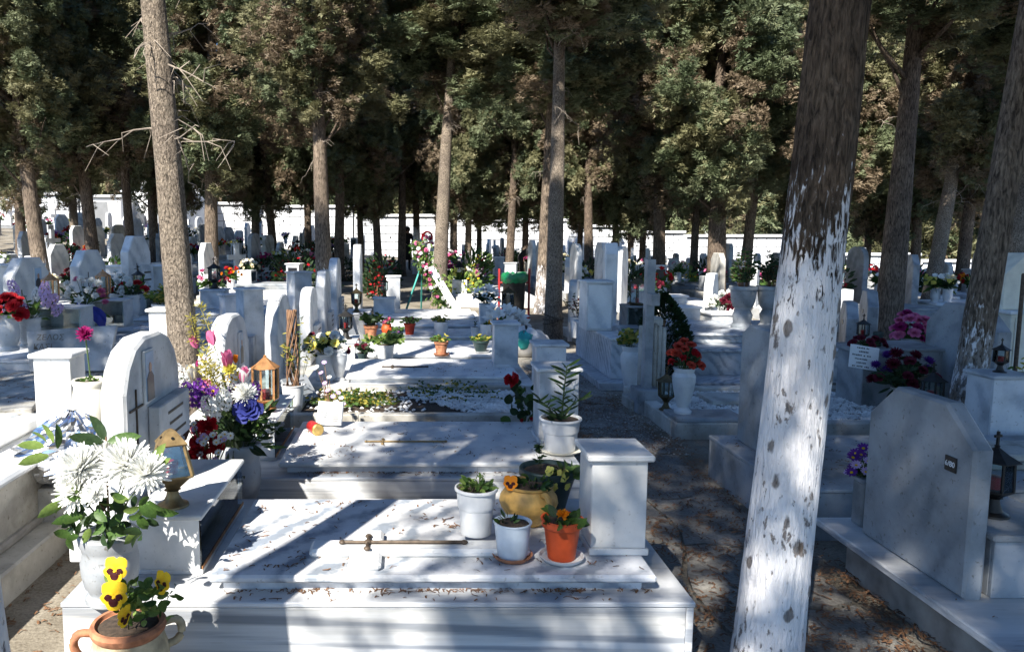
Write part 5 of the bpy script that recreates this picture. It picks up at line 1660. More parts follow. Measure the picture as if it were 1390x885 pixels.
def central_rest():
    g = bed_frame('grave bed of creeping plants and white pebbles in a marble kerb', -.98, 1.0, 5.78, 7.0, .25, .09, MARO, .20)
    pebbles(g, [(-.05, -.50), (.88, -.50), (.88, .5), (-.05, .5)], .205, 2600, 41, hole=lambda x, y: x < .15 - y * .75)
    pebbles(g, [(-.88, -.50), (.1, .5)], .205, 350, 43)
    foliage(g, (-.50, -.02, .2), .42, .10, 150, .035, LEAF, 42, leaves=6, mat2=LEAFY, w=.5, name='creeping_plants')
    foliage(g, (.35, .40, .2), .5, .09, 60, .032, LEAF, 44, leaves=6, mat2=LEAFY, w=.5, name='creeping_plants')
    p = at(747, 560, .0); 
    post('white marble post behind the lily pot at the planted bed', (tpx(747, 6.25), 6.25, .2505), .235, .24, .49, MAR)
    # paved strip, plaque and pot of dry twigs by the third headstone
    grave('weathered marble strip beside the planted grave bed', -1.26, -.985, 5.80, 7.0, .22, None, MARO, panels=False, name='marble_strip')
    headstone('plain rounded headstone with lower panel behind the potted dry twigs', (-1.20, 6.95, .2205), E90, .78, .86, .11, 'shoulder', MAR, panel=(.12, .25, .44, .22, .06))
    r = potted('white pot of dry climbing twigs and yellow leaves', (tpx(395, 6.15), 6.15, .2205), 'smooth', .19, .19, WPLAS)
    rg = random.Random(4)
    mb = MB()
    for i in range(12):
        a = rg.uniform(0, 6.28)
        mb.tube([Vector((.05 * math.cos(a + t * 4) * (1 - t * .3), .05 * math.sin(a + t * 4) * (1 - t * .3), .17 + t * .62)) for t in [k / 8 for k in range(9)]], [.006] * 9, 5)
    stuff(part('twigs', mb, TWB, r, 180))
    foliage(r, (.05, 0, .25), .16, .5, 16, .05, LEAFY, 45, leaves=6, w=.22, mat2=LEAF)
    p = at(418, 542, .25)
    lp = thing('leaning_plaque', 'small engraved marble plaque leaning beside the planted bed', 'plaque', (p.x - .02, p.y + .05, .2205), R(55))
    pl = part('tablet', MB().box(-.15, .15, -.012, .012, 0, .24, .004), MARD, lp, M=T(0, 0, .004) @ Matrix.Rotation(R(-38), 4, 'X'))
    for i in range(4): part('engraved_line', MB().box(-.09, .09, -.001, 0, -.004, .004), INK, pl, loc=(0, -.0125, .19 - i * .045))
    # fourth grave
    g = grave('white marble slab grave with thin metal cross and corner post', -1.0, 1.12, 7.05, 8.22, .235, (-.62, 1.0, 7.10, 8.13, .30), MAR, MARW)
    ox, oy = .06, 7.635
    p = at(520, 497, .31); q = at(580, 497, .31)
    metal_cross(g, p.x - ox, q.x - ox, p.y - oy, .309, .06, .008)
    litter(g, -.6, .9, -.5, .48, .302, 200, 47, size=(.012, .04))
    p = at(687, 498, .30)
    post('white marble post on the corner of the fourth slab', (p.x, p.y + .12, .3005), .235, .235, .44, MAR)
    grave('weathered marble base of the row headstones', -1.55, -1.01, 7.5, 15.0, .14, None, MARO, panels=False, name='row_base')
    grp = None
    headstone('slim rounded headstone behind the white and burgundy bouquet', (-1.2, 9.0, .1405), E90, .70, .86, .12, 'round', MARW, panel=(.1, .3, .4, .25, .05))
    headstone('headstone with shouldered top in front of the yellow shrub tub', (-1.2, 10.5, .1405), E90, .74, .98, .12, 'chamfer', MAR, panel=(.1, .3, .4, .25, .05))
    headstone('tall rounded headstone behind the dark brass globe lantern', (-1.22, 12.3, .1405), E90, .72, 1.10, .13, 'round', MAR, panel=(.1, .35, .4, .25, .05))
    headstone('tallest plain white slab headstone beside the red flower bush', (-1.0, 14.3, .1405), E90, .62, 1.28, .13, 'chamfer', MARW)
    # bouquet of white roses and burgundy
    p = at(440, 512, .2)
    vase('marble pot under the white and burgundy bouquet', (tpx(437, 7.0), 7.32, .2355), None, .19, .25, MARW, square=True)
    b = Vector((tpx(437, 7.0), 7.32, .48))
    F = dome(b, .22, .20, 22, [('rose', PW, .045, 5), ('daisy', PYL, .05, 1.5), ('rose', PDR, .04, 1.6)], 8)
    bouquet('bouquet of white roses with burgundy and yellow blooms', b, F, [(LEAFD, 10, .1, .2, .3)], 8, foli=[(LEAFD, 22, .06, .22, .2, 6), (LEAFY, 8, .05, .26, .15, 5)])
    vase('round marble urn pedestal beside the white rose bouquet', (tpx(459, 7.25), 7.25, .2355), 'tall_vase', .16, .30, MAR)
    glassbox('small marble box under the dark triangular lantern', -.86, -.62, 8.35, 8.95, .02, .45, '+x', MAR)
    lantern('dark brass lantern with pointed cap in front of the slim headstone', (-.74, 8.6, .4505), .36, 'black', .3)
    glassbox('marble memorial box under the dark brass globe lantern', -.95, -.62, 10.9, 11.6, .02, .50, '+x', MAR)
    lantern('dark brass globe lantern with cross on a marble box', (-.80, 11.1, .5005), .36, 'brass', .2)
    post('small marble pedestal carrying the pale brass urn lamp', (tpx(521, 13.4), 13.6, .0), .36, .3, .52, MARW)
    lantern('pale brass urn lamp on a marble pedestal', (tpx(521, 13.4), 13.6, .5205), .34, 'brass', .5, candle=False)
    post('marble post beside the pale brass urn lamp', (tpx(534, 15), 15.0, .0), .26, .26, .82, MARW)
    # marble slabs stepping back
    for lab, Y0, Y1, zp, zs in (('fifth grave slab carrying the row of small pots', 8.62, 9.95, .20, .255), ('sixth grave slab behind the white leafy planter', 10.25, 11.25, .20, .255), ('seventh grave slab with orange and red pots', 11.55, 12.5, .20, .255), ('last white slab before the funeral wreath stand', 12.8, 14.3, .20, .25)):
        g = grave(lab, -.62, 1.15, Y0, Y1, zp, (-.55, 1.05, Y0 + .06, Y1 - .08, zs), MARW, MARW)
        litter(g, -.7, .8, -.45, .45, zs + .002, 60, int(Y0 * 10), size=(.015, .05))
    def sp(label, px, py, z, kind, w, h, mat, L=.05, lm=LEAF, lm2=None, fl=None, sp_=None, hh=None, n=14, saucer=None):
        p = at(px, py, z)
        r = potted(label, (p.x, p.y + w * .3, z + .001), kind, w, h, mat, saucer=saucer)
        foliage(r, (0, 0, h * .88), sp_ or w * .55, hh or h * .6, n, L, lm, int(px), leaves=7, mat2=lm2, w=.45)
        if fl:
            rg = random.Random(int(px))
            for kd, m, s_, cnt in fl:
                for i in range(cnt):
                    a = rg.uniform(0, 6.28); q = w * .5 * rg.random()
                    put('flower', flower(kd, m), r, M=T(q * math.cos(a), q * math.sin(a) - .02, h + (hh or h * .6) * rg.uniform(.2, .7)) @ align((rg.uniform(-.4, .4), -.6, .6)) @ Matrix.Scale(s_, 4))
        return r
    sp('white planter overflowing with light green leaves', 523, 487, .255, 'tub', .20, .15, WPLAS, .075, LEAFL, LEAF, sp_=.24, hh=.16, n=26)
    sp('brown clay pot with saucer in the middle of the slab', 599, 483, .255, 'classic', .17, .15, TERRA, .05, LEAF, LEAFY, saucer=TERRA, sp_=.12, hh=.12)
    sp('dark plastic bowl of seedlings next to the corner post', 653, 479, .255, 'round_bowl', .20, .13, GPLAS, .05, LEAF, LEAFY, saucer=WPLAS, sp_=.14, hh=.11)
    sp('bright orange pot with purple blooms', 525, 456, .255, 'bowl', .15, .16, ORANGE, .05, LEAF, None, [('daisy', PM, .025, 5)], sp_=.15, hh=.12)
    sp('red pot with burgundy leaves', 556, 454, .255, 'classic', .17, .15, PCR, .06, LEAFL, LEAF, [('rose', PDR, .03, 4)], sp_=.15, hh=.12)
    sp('small dark pot of violet flowers beside the red pot', 541, 462, .255, 'classic', .11, .1, GPLAS, .05, LEAF, None, [('daisy', PP, .02, 4)], sp_=.09, hh=.1)
    sp('white pot with green shoots behind the brown pot', 599, 455, .255, 'tub', .21, .18, WPLAS, .05, LEAF, LEAFY, sp_=.14, hh=.13)
    sp('small white pot with a bare stick', 645, 457, .255, 'tub', .12, .13, WPLAS, .03, LEAFD, sp_=.03, hh=.15, n=3)
    sp('white pot with a single yellow flower near the corner post', 660, 459, .255, 'tub', .16, .18, WPLAS, .04, LEAF, None, [('carn', PY, .035, 2)], sp_=.06, hh=.06, n=4)
    sp('dark pot of bushy leaves under the leaning plaque', 503, 462, .2, 'classic', .2, .2, TERRA, .07, LEAF, LEAFD, sp_=.16, hh=.22, n=22)
    sp('small pot with red blooms in front of the dark lantern', 492, 492, .24, 'classic', .12, .1, GPLAS, .05, LEAFD, None, [('rose', PDR, .03, 4)], sp_=.12, hh=.12)
    sp('wide concrete tub of yellow flowering shrub', 438, 424, .1, 'tub', .62, .38, MARO, .07, LEAF, LEAFY, sp_=.42, hh=.26, n=70)
    # leaning panel beside dark lantern
    lp = thing('leaning_plaque', 'narrow marble panel leaning against the lantern box', 'plaque', (tpx(490, 9.2), 9.2, .02), R(75))
    part('tablet', MB().box(-.2, .2, -.015, .015, 0, .52, .004), MARW, lp, M=T(0, 0, .005) @ Matrix.Rotation(R(-22), 4, 'X'))
    # things at the right end of the far slabs
    p = at(660, 438, .25)
    vase('square marble vase under the pale lily bouquet', (p.x, p.y + .08, .2555), None, .20, .29, MARW, square=True)
    b = Vector((p.x, p.y + .08, .54))
    bouquet('pale white lilies with dark leaves in the square vase', b, dome(b, .2, .26, 14, [('lily', PW, .07, 3), ('rose', PW, .05, 2)], 12), None, 12, foli=[(LEAFD, 22, .08, .2, .2, 6)])
    post('marble pedestal under the gilded square lantern', (tpx(692, 11.6), 11.6, 0), .30, .30, .46, MARW)
    lantern('gilded square lantern beside the bin', (tpx(690, 11.6), 11.6, .4605), .38, 'square', .35)
    b = Vector((tpx(686, 10.9), 10.9, .02))
    vase('low white vase under the bluish white lilies', b, 'marble_vase', .2, .30, MARW)
    b = b + Vector((0, 0, .28))
    bouquet('bluish white artificial lilies leaning beside the corner post', b, dome(b, .24, .28, 12, [('lily', PW, .10, 3)], 13), None, 13, foli=[(LEAF, 10, .09, .2, .15, 5)])
    # plastic bag behind the post
    p = at(716, 488, 0)
    bg_ = thing('plastic_bag', 'crumpled white and teal plastic bag lying on the path', 'bag', (p.x, p.y + .15, 0))
    rg = random.Random(6)
    for nm, m, sc_, off in (('bag', plain('white_bag', (.6, .58, .55), .5, .15, 9), (.28, .22, .20), (0, 0, 0)), ('teal_bag', plain('teal_bag', (.02, .30, .28), .4, .2, 9), (.15, .10, .12), (-.05, -.14, .12))):
        mb = MB(); n, m_ = 18, 12; vs = []; fs = []
        for i in range(m_ + 1):
            for k in range(n):
                a = 2 * PI * k / n; t = PI * (.03 + .94 * i / m_)
                q = 1 + .25 * mnoise.noise(Vector((math.cos(a) * 2, math.sin(a) * 2, i * .4)))
                vs.append((off[0] + sc_[0] * math.sin(t) * math.cos(a) * q, off[1] + sc_[1] * math.sin(t) * math.sin(a) * q, max(0, off[2] + sc_[2] * (1 - math.cos(t)) * q)))
        for i in range(m_):
            for k in range(n):
                j = (k + 1) % n; fs.append((i * n + k, i * n + j, (i + 1) * n + j, (i + 1) * n + k))
        mb.add(vs, fs); part(nm, mb, m, bg_, 50)
central_rest()
# ------------------------------------------------------------------ left strip
def stone_cross(label, loc, rz, h, w, t, mat, group=None, arm=.55):
    root = thing('stone_cross', label, 'cross', loc, rz, group)
    part('base', MB().box(-w * 1.3, w * 1.3, -t * 1.5, t * 1.5, 0, h * .16, .006), mat, root)
    part('cross', cross_mesh(h * .84, w, t, arm, .70), mat, root, loc=(0, t / 2, h * .1605))
    return root

def left_strip():
    # stepped grave at the left edge with pebbles inside
    g = thing('grave', 'stepped cream marble grave filled with white pebbles beside the foil bundle', 'grave', (-2.9, 3.3, 0))
    def bx(n, x0, x1, y0, y1, z0, z1, m, c=.01): return part(n, MB().box(x0 + 2.9, x1 + 2.9, y0 - 3.3, y1 - 3.3, z0, z1, c), m, g)
    bx('footing', -4.1, -1.76, 1.7, 4.55, -.02, .15, MARO)
    bx('wall', -4.0, -1.90, 1.8, 4.45, .1505, .46, MARO)
    bx('wall_foot', -4.03, -1.872, 1.77, 4.48, .1502, .19, CONC)
    bx('rim_slab', -4.05, -1.845, 1.75, 4.5, .4605, .50, MARW, .014)
    bx('kerb', -2.24, -2.12, 1.8, 4.4, .5005, .585, MARW, .02)
    bx('kerb', -3.95, -2.245, 4.28, 4.4, .5005, .585, MARW, .02)
    bx('kerb', -3.95, -2.245, 1.8, 1.92, .5005, .585, MARW, .02)
    bx('kerb', -3.95, -3.83, 1.925, 4.275, .5005, .585, MARW, .02)
    bx('bed', -3.82, -2.25, 1.93, 4.27, .49, .515, CONC, 0)
    pebbles(g, [(-.9, -1.3), (.65, .95)], .522, 5200, 61, size=(.012, .024))
    p = at(103, 545, .50)
    post('marble post with moulded cap behind the cream vase', (-1.985, 4.34, .5005), .20, .20, .45, MARW)
    r = potted('cream clay vase with one magenta chrysanthemum', (tpx(117, 4.12), 4.12, .5005), 'urn', .20, .33, CREAM)
    o = Vector(r.location); q = at_d(116, 455, 4.08) - o
    put('flower', flower('mum', PM), r, M=T(*q) @ align((0, -.7, .6)) @ Matrix.Scale(.05, 4))
    part('stem', MB().tube([Vector((0, 0, .3)), q], [.004] * 2, 5), STEM, r)
    foliage(r, (0, 0, .31), .06, .05, 8, .03, LEAF, 62, leaves=4)
    # weathered grave with tilted name stone
    g = grave('weathered grave with dry needles behind the pebble grave', -4.1, -1.8, 4.75, 6.75, .42, None, MARO, panels=False)
    litter(g, -.9, 1.1, -.95, .9, .4212, 900, 63, size=(.02, .06))
    for (x, y, a) in ((-2.75, 5.1, .3), (-2.45, 5.7, -.2), (-3.2, 5.4, .1)):
        part('loose_slab', MB().box(-.22, .22, -.12, .12, 0, .045, .008, M=Matrix.Rotation(a, 4, 'Z')), MARO, g, loc=(x + 2.95, y - 5.75, .4215))
    ns = thing('name_stone', 'tilted marble name stone coloured shade-grey with engraved Greek letters and 1929', 'plaque', (tpx(86, 6.6), 6.6, .4215), R(4))
    M = T(0, 0, .012) @ Matrix.Rotation(R(-24), 4, 'X')
    ts = part('tablet', MB().prism([(-.31, 0), (.34, .0), (.38, .41), (-.38, .36)], -.022, .022, .006), MARD, ns, M=M)  # darker marble colour stands in for shade on the tablet
    for s, x, z, sz in (('ΖΕΛΟΣ', -.17, .30, .070), ('ΚΑΣΙ', -.225, .215, .070), ('1929', -.225, .135, .062)):
        put('engraving', textmesh(s, sz, CARV, .0006), ts, (x, -.0228, z), (PI / 2, 0, 0))
    part('support', MB().box(-.3, .3, .08, .2, 0, .1, .01), MARO, ns)
    post('plain white marble post in front of the bare pale trunk', (tpx(222, 6.1), 6.1, .0), .19, .19, 1.03, MARW, base=False)
    # three graves with tall headstones
    for i, (Y0, Y1, lab) in enumerate(((7.0, 8.5, 'marble grave slab with relief cross behind the name stone'), (8.75, 10.15, 'marble grave slab under the headstone with metal cross'), (10.4, 11.9, 'marble grave slab under the headstone with the bell-shaped lamp'))):
        g = grave(lab, -4.25, -1.8, Y0, Y1, .46, (-3.2, -1.9, Y0 + .1, Y1 - .1, .54), MAR, MARD if i == 0 else MAR)
        oy = (Y0 + Y1) / 2
        part('relief_cross_beam', MB().box(.1, .95, -.05, .05, .5405, .575, .01), MAR, g)
        part('relief_cross_arm', MB().box(.25, .36, -.19, -.051, .5405, .575, .01), MAR, g)
        part('relief_cross_arm', MB().box(.25, .36, .051, .19, .5405, .575, .01), MAR, g)
        litter(g, -.2, 1.1, -.5, .5, .5412, 120, 64 + i, size=(.015, .05))
    headstone('wide chamfered headstone with a portrait of a standing figure', (-4.02, 8.15, .4605), R(82), .62, .90, .13, 'chamfer', MARW, cross=(-.2, .36, .22), photo=(.07, .66, .11, .26), panel=(.14, .28, .34, .42, .05))
    headstone('chamfered marble headstone with slim metal cross and carved panel', (-3.98, 9.6, .4605), R(82), .60, .95, .13, 'chamfer', MARW, cross=(-.12, .45, .24), panel=(.12, .34, .3, .5, .05))
    headstone('tall chamfered headstone with a dark bell lamp in its niche', (-3.92, 11.1, .4605), R(80), .60, 1.12, .13, 'chamfer', MAR, cross=(-.1, .5, .24), panel=(.1, .5, .34, .42, .05))
    post('white block behind the headstone with the portrait', (-4.4, 8.6, .0), .5, .4, 1.28, MARW, base=False)
    post('bright white low wall block behind the chamfered headstones', (-3.95, 11.6, 0), 1.1, .3, 1.15, MARW, base=False)
    for lab, pxa, d, z1 in (('white memorial box carrying the copper lantern and lilac bouquet', (45, 107), 7.55, .90), ('marble memorial box under the smaller copper lantern', (122, 166), 8.9, .86), ('marble memorial box behind the vase with red ribbon', (196, 222), 10.3, .80)):
        x0, x1 = tpx(pxa[0], d), tpx(pxa[1], d)
        glassbox(lab, x0, x1, d, d + .3, .5405, z1, '-y', MAR)
    lantern('copper lantern beside the lilac flowers', (tpx(68, 7.7), 7.7, .9005), .33, 'copper', .2)
    lantern('copper lantern on the second memorial box with tall glass', (tpx(140, 9.05), 9.05, .8605), .34, 'copper', .5)
    lantern('dark bell-shaped lamp standing before the tall chamfered headstone', (tpx(188, 10.6), 10.6, .8005), .36, 'black', .5)
    specs = [('white marble vase of lilac hyacinths', 36, 458, 7.35, .28, [('spike', PL, .06, 3), ('spike', PW, .05, 1)], 10, .24, .24),
             ('white urn of large red blooms beside the lilac hyacinths', 6, 466, 7.1, .34, [('rose', PR, .065, 3), ('rose', PDR, .06, 1)], 12, .16, .2),
             ('white vase of white and pink flowers with a blue cloth', 113, 440, 8.4, .30, [('mum', PW, .05, 3), ('mum', PK, .045, 2), ('lily', PW, .06, 1)], 18, .24, .34),
             ('white vase of white blossoms with a red ribbon', 177, 415, 9.9, .30, [('mum', PW, .05, 3), ('rose', PR, .055, 2)], 16, .24, .24),
             ('bunch of variegated white flowers between two headstones', 157, 402, 10.2, .3, [('mum', PW, .045, 3)], 20, .2, .30)]
    for i, (lab, px, py, d, vh, sp_, n, rx, rz_) in enumerate(specs):
        x = tpx(px, d)
        vase(lab.replace(' of ', ' holding ', 1) + ', marble body', (x, d, .5405), 'marble_vase', .22, vh, MARW)
        b = Vector((x, d, .54 + vh * .9))
        bouquet(lab.replace('vase of', 'vase bouquet of').replace('urn of', 'urn bouquet of') + ' seen above the rim', b, dome(b, rx, rz_, n, sp_, 70 + i), [(LEAF, 8, .2, .2, .18)], 70 + i, foli=[(LEAFD if i > 1 else LEAF, 14, .07, rx, rz_ * .8, 5)])
    cl = thing('blue_cloth', 'bright blue cloth draped over the vase rim', 'cloth', (tpx(124, 8.3), 8.28, .54))
    mb = MB(); vs = []; fs = []
    for i in range(9):
        for k in range(9):
            u, v = i / 8, k / 8
            vs.append((-.12 + .30 * u, -.05 - .04 * math.sin(u * 7) - .05 * v, .34 - .12 * u * u - .22 * v * u - .03 * math.sin(v * 8)))
    for i in range(8):
        for k in range(8): fs.append((i * 9 + k, (i + 1) * 9 + k, (i + 1) * 9 + k + 1, i * 9 + k + 1))
    part('cloth', mb.add(vs, fs), BLUECL, cl, 180)
    # shrubs
    for lab, px, d, w, h, z in (('yellow green shrub in a dark tub beyond the red blooms', 4, 10.3, .55, .62, .46), ('reddish low shrub in front of the bare pale trunk', 222, 8.6, .35, .25, .54), ('bright leafy plant in a white pot behind the chamfered headstones', 30, 13.2, .4, .35, .35)):
        r = potted(lab, (tpx(px, d), d, z + .0), 'tub', w * .8, .3, GPLAS if px < 10 else WPLAS)
        foliage(r, (0, 0, .27), w * .62, h, 60, .06, LEAFL if px != 222 else LEAF, int(d * 10), leaves=7, mat2=LEAFY)
    post('narrow marble post carrying the black lantern with cross', (tpx(291, 11.3), 11.3, 0), .34, .34, .82, MAR)
    lantern('large black lantern with cross on a post beside the bare trunk', (tpx(291, 11.3), 11.3, .8205), .42, 'black', .3)
    for lab, px, py0, py1, d, w in (('open dark-fronted marble cabinet behind the tulip headstone', 338, 390, 470, 9.0, .24), ('marble cabinet beyond the copper lantern', 311, 398, 470, 9.6, .2), ('marble post cabinet with red flowers beside it', 406, 368, 430, 12.5, .3)):
        z1 = at_d(px, py0, d).z
        r = post(lab, (tpx(px, d), d, 0), w, w, z1, MAR, base=False, rz=R(35))
        part('dark_opening', MB().box(w / 2, w / 2 + .002, -w * .36, w * .36, z1 * .55, z1 * .93), BLK, r)
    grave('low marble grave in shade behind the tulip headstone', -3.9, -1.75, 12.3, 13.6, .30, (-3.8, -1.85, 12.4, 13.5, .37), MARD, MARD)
left_strip()

# ------------------------------------------------------------------ right strip
def right_strip():
    # nearest right grave: thin marble ledge over a recessed base
    g = thing('grave', 'grey marble ledge grave carrying the headstone numbered 6/80', 'grave', (3.1, 2.85, 0))
    part('recessed_base', MB().box(-1.05, 1.1, -1.3, .70, 0, .215, .01), CONC, g)
    part('ledge', MB().box(-1.165, 1.15, -1.4, .78, .2155, .25, .006), MARH, g)
    litter(g, -1.1, 0, -.9, .7, .2512, 90, 81)
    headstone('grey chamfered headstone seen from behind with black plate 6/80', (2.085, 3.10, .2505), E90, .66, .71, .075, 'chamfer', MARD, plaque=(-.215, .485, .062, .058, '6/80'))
    post('marble memorial box under the black lantern with cross', (2.33, 2.99, .2505), .34, .42, .25, MARD, base=False)
    lantern('black lantern with cross beside the headstone numbered 6/80', (tpx(1374, 2.98) + .0, 2.98, .5005), .315, 'black', .3)
    vase('tall grey marble vase behind the headstone numbered 6/80', (tpx(1191, 3.56), 3.53, .2505), None, .085, .23, MARD, square=True)
    b = Vector((tpx(1191, 3.56), 3.53, .46))
    bouquet('purple and white flower cluster peeping from behind the headstone', b, dome(b, .085, .16, 30, [('daisy', PP, .028, 3), ('daisy', PL, .024, 2)], 82), None, 82, foli=[(LEAFD, 8, .04, .07, .1, 5)])
    # second right grave
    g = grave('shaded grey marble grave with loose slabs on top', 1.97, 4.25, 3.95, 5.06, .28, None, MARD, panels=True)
    for (x, y, w, d, z) in ((.15, -.05, .5, .36, 0), (.35, -.1, .25, .2, .042), (.62, .18, .3, .2, 0), (.9, -.2, .35, .3, 0)):
        part('loose_slab', MB().box(x - w / 2, x + w / 2, y - d / 2, y + d / 2, .2805 + z, .32 + z, .008), MARO, g)
    litter(g, -1.1, 1.1, -.5, .5, .2812, 420, 83)
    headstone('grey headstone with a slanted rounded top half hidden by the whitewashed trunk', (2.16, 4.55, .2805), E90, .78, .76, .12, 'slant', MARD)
    post('plain grey marble post carrying the small amber lantern', (tpx(1368, 5.3), 5.3, .0), .26, .26, .66, MAR, base=False)
    lantern('small lantern with amber candle on the grey marble post', (tpx(1368, 5.3), 5.3, .6605), .22, 'black', .4)
    r = thing('shrub', 'small yellowish shrub beside the amber lantern', 'plant', (tpx(1392, 5.2), 5.35, .0))
    foliage(r, (.2, 0, .3), .2, .5, 30, .05, LEAFY, 84, leaves=8, mat2=LEAF)
    # pebble grave
    g = bed_frame('low concrete kerb grave filled with white pebbles and a flat plaque', 2.07, 4.35, 6.0, 7.55, .13, .12, MARO, .08)
    pebbles(g, [(-1.0, -.64), (1.0, .64)], .085, 6500, 85, size=(.010, .022))
    part('flat_plaque', MB().box(-.55, .02, .02, .42, .095, .135, .006), MARO, g)
    part('corner_slab', MB().box(-1.13, -.58, -.76, -.42, .1305, .165, .006), MARD, g)
    litter(g, -1, 1, -.6, .6, .10, 250, 86)
    p = at(930, 562, .165)
    vase('white marble vase of red roses on the pebble grave corner', (p.x, p.y + .06, .1655), 'tall_vase', .185, .37, MARW)
    b = Vector((p.x, p.y + .06, .51))
    bouquet('bunch of coral red roses in the white marble vase', b, dome(b, .12, .24, 20, [('rose', PCR, .042, 4), ('carn', PR, .034, 2)], 87), None, 87, foli=[(LEAFD, 10, .05, .11, .16, 6)])
    p = at(908, 553, .165)
    lantern('dark metal lamp beside the vase of red roses', (p.x, p.y + .08, .1305), .33, 'brass', .5, candle=False)
    post('marble cabinet with a white notice taped to its side', (tpx(1196, 6.95), 7.0, .0805), .40, .42, .52, MARD, base=False, cap=.05, capt=.04)
    nt_ = thing('paper_notice', 'white paper notice with lines of writing hanging from the cabinet', 'notice', (tpx(1178, 6.7), 6.72, .0))
    M = T(0, 0, .60) @ Matrix.Rotation(R(-12), 4, 'X') @ Matrix.Rotation(R(9), 4, 'Y')
    sh = part('sheet', MB().box(-.125, .125, -.001, .001, -.20, .0), PAPER, nt_, M=T(0, -.045, .045) @ M)
    rw = random.Random(2)
    for i, n in enumerate((8, 7, 12, 9, 7, 11)):
        mb = MB(); x = -n * .0085
        for k in range(n):
            w = rw.uniform(.006, .012)
            if rw.random() > .14: mb.box(x, x + w, -.0006, 0, -rw.uniform(.004, .007), rw.uniform(.004, .008))
            x += w + .004
        stuff(part('writing', mb, INK, sh, loc=(0, -.0014, -.022 - i * .032)))
    b = Vector((tpx(1186, 7.1), 7.15, .6005))
    lantern('dark lantern standing on the cabinet with the notice', (tpx(1178, 7.1), 7.12, .6005), .26, 'black', .2)
    b = Vector((tpx(1184, 6.9), 6.9, .6005))
    bouquet('small dark red flowers lying on the cabinet', b, dome(b, .14, .09, 10, [('rose', PDR, .035, 2)], 88), None, 88, foli=[(LEAFD, 8, .05, .13, .06, 5)])
    cp = thing('metal_cup', 'dark green metal cup at the edge of the cabinet', 'cup', (tpx(1199, 6.95), 6.97, .6005))
    pot_body(cp, 'classic', .09, .13, GPLAS, soil=False, name='cup')
    # cross and ridged old stone
    stone_cross('narrow white marble cross in front of the ridged stone', (2.12, 6.98, .0), E90, 1.38, .10, .07, MARD, arm=.34)
    rs = thing('ridged_stone', 'weathered ridged marble stump beside the white cross', 'headstone', (tpx(893, 7.05), 7.15, 0))
    mb = MB()
    for k in range(5): mb.box(-.10 + k * .04, -.062 + k * .04, -.10, .10, .02, .80 - .02 * abs(k - 2), .008)
    stuff(part('ridged_shaft', mb, MARO, rs))
    part('cap', MB().box(-.075, .075, -.08, .08, .7605, .85, .02), MARO, rs)
    part('footing', MB().box(-.22, .16, -.18, .18, -.02, .10, .01), MARO, rs)
    # big monument with cabinet
    g = thing('monument_base', 'veined grey marble block monument with ledge beside the path', 'grave', (2.3, 8.95, 0))
    part('ledge', MB().box(-.38, 1.9, -1.05, 1.0, 0, .09, .008), MARB, g)
    part('block', MB().box(-.22, .10, -.85, .9, .0905, .50, .006), MARB, g)
    part('top_slab', MB().box(-.25, .30, -.9, .95, .5005, .53, .006), MAR, g)
    part('block', MB().box(.101, .28, -.6, .9, .0905, .4995, .006), MARB, g)
    cb = thing('memorial_cabinet', 'tall white marble cabinet with doors on the monument block', 'cabinet', (tpx(813, 8.75), 8.8, .5305))
    part('body', MB().box(-.145, .145, -.13, .28, 0, .53, .005), MARW, cb)
    part('top', MB().box(-.16, .16, -.145, .29, .5305, .555, .005), MARW, cb)
    part('door', MB().box(-.13, .13, -.142, -.131, .03, .51, .003), MARW, cb)
    headstone('tall pointed white headstone behind the marble cabinet', (tpx(829, 9.4) + .04, 9.6, .5305), R(80), .42, .97, .15, 'point', MARW, plaque=None, photo=(.05, .62, .05, .09))
    glassbox('marble box under the brass lantern beside the tall headstone', 2.42, 2.72, 8.75, 9.1, .30, .80, '-y', MARD)
    lantern('brass lantern on the box beside the tall pointed headstone', (2.57, 8.9, .8005), .33, 'square', .4)
    post('short rounded marble post in front of the lantern box', (tpx(858, 8.4), 8.45, .0905), .19, .19, .52, MARD)
    r = potted('white marble vase of fleshy succulents before the monument', (tpx(862, 7.5), 7.55, .0), 'tall_vase', .20, .52, MARW)
    foliage(r, (-.02, 0, .50), .16, .20, 30, .045, LEAFY, 90, leaves=9, w=.7, mat2=LEAF)
    bs = thing('conical_bush', 'clipped dark green conical bush beside the white cross', 'shrub', (tpx(903, 8.3), 8.3, 0))
    rg = random.Random(3); mb = MB()
    for i in range(2600):
        t = rg.random() ** .8; a = rg.uniform(0, 6.28); rr = .27 * math.sin(PI * min(1, .22 + .8 * t)) ** .9 * rg.uniform(.75, 1.05)
        d = Vector((math.cos(a), math.sin(a), rg.uniform(-.1, 1.0)))
        mb.petal(T(rr * math.cos(a), rr * math.sin(a), .12 + .85 * t) @ align(d, rg.random() * 6) @ Matrix.Rotation(-PI / 2, 4, 'Y'), .06, .028, .2, 0, 0, 2, .2)
    part('crown', mb, LEAFD, bs); part('trunk', MB().tube([(0, 0, 0), (0, 0, .7)], [.03, .02], 6), TWB, bs)
    # stepped grave with urn planters
    g = thing('grave', 'stepped blue-grey veined marble grave with two urn planters', 'grave', (3.65, 9.2, 0))
    part('step', MB().box(-.80, 1.0, -.85, 1.0, 0, .34, .006), MARB, g)
    part('step_slab', MB().box(-.84, 1.04, -.9, 1.05, .3405, .375, .01), MARB, g)
    part('step', MB().box(-.70, .9, -.42, .9, .3755, .46, .006), MARB, g)
    part('step_slab', MB().box(-.74, .94, -.47, .95, .4605, .49, .01), MARB, g)
    litter(g, -.7, .9, -.85, .9, .4915, 200, 91)
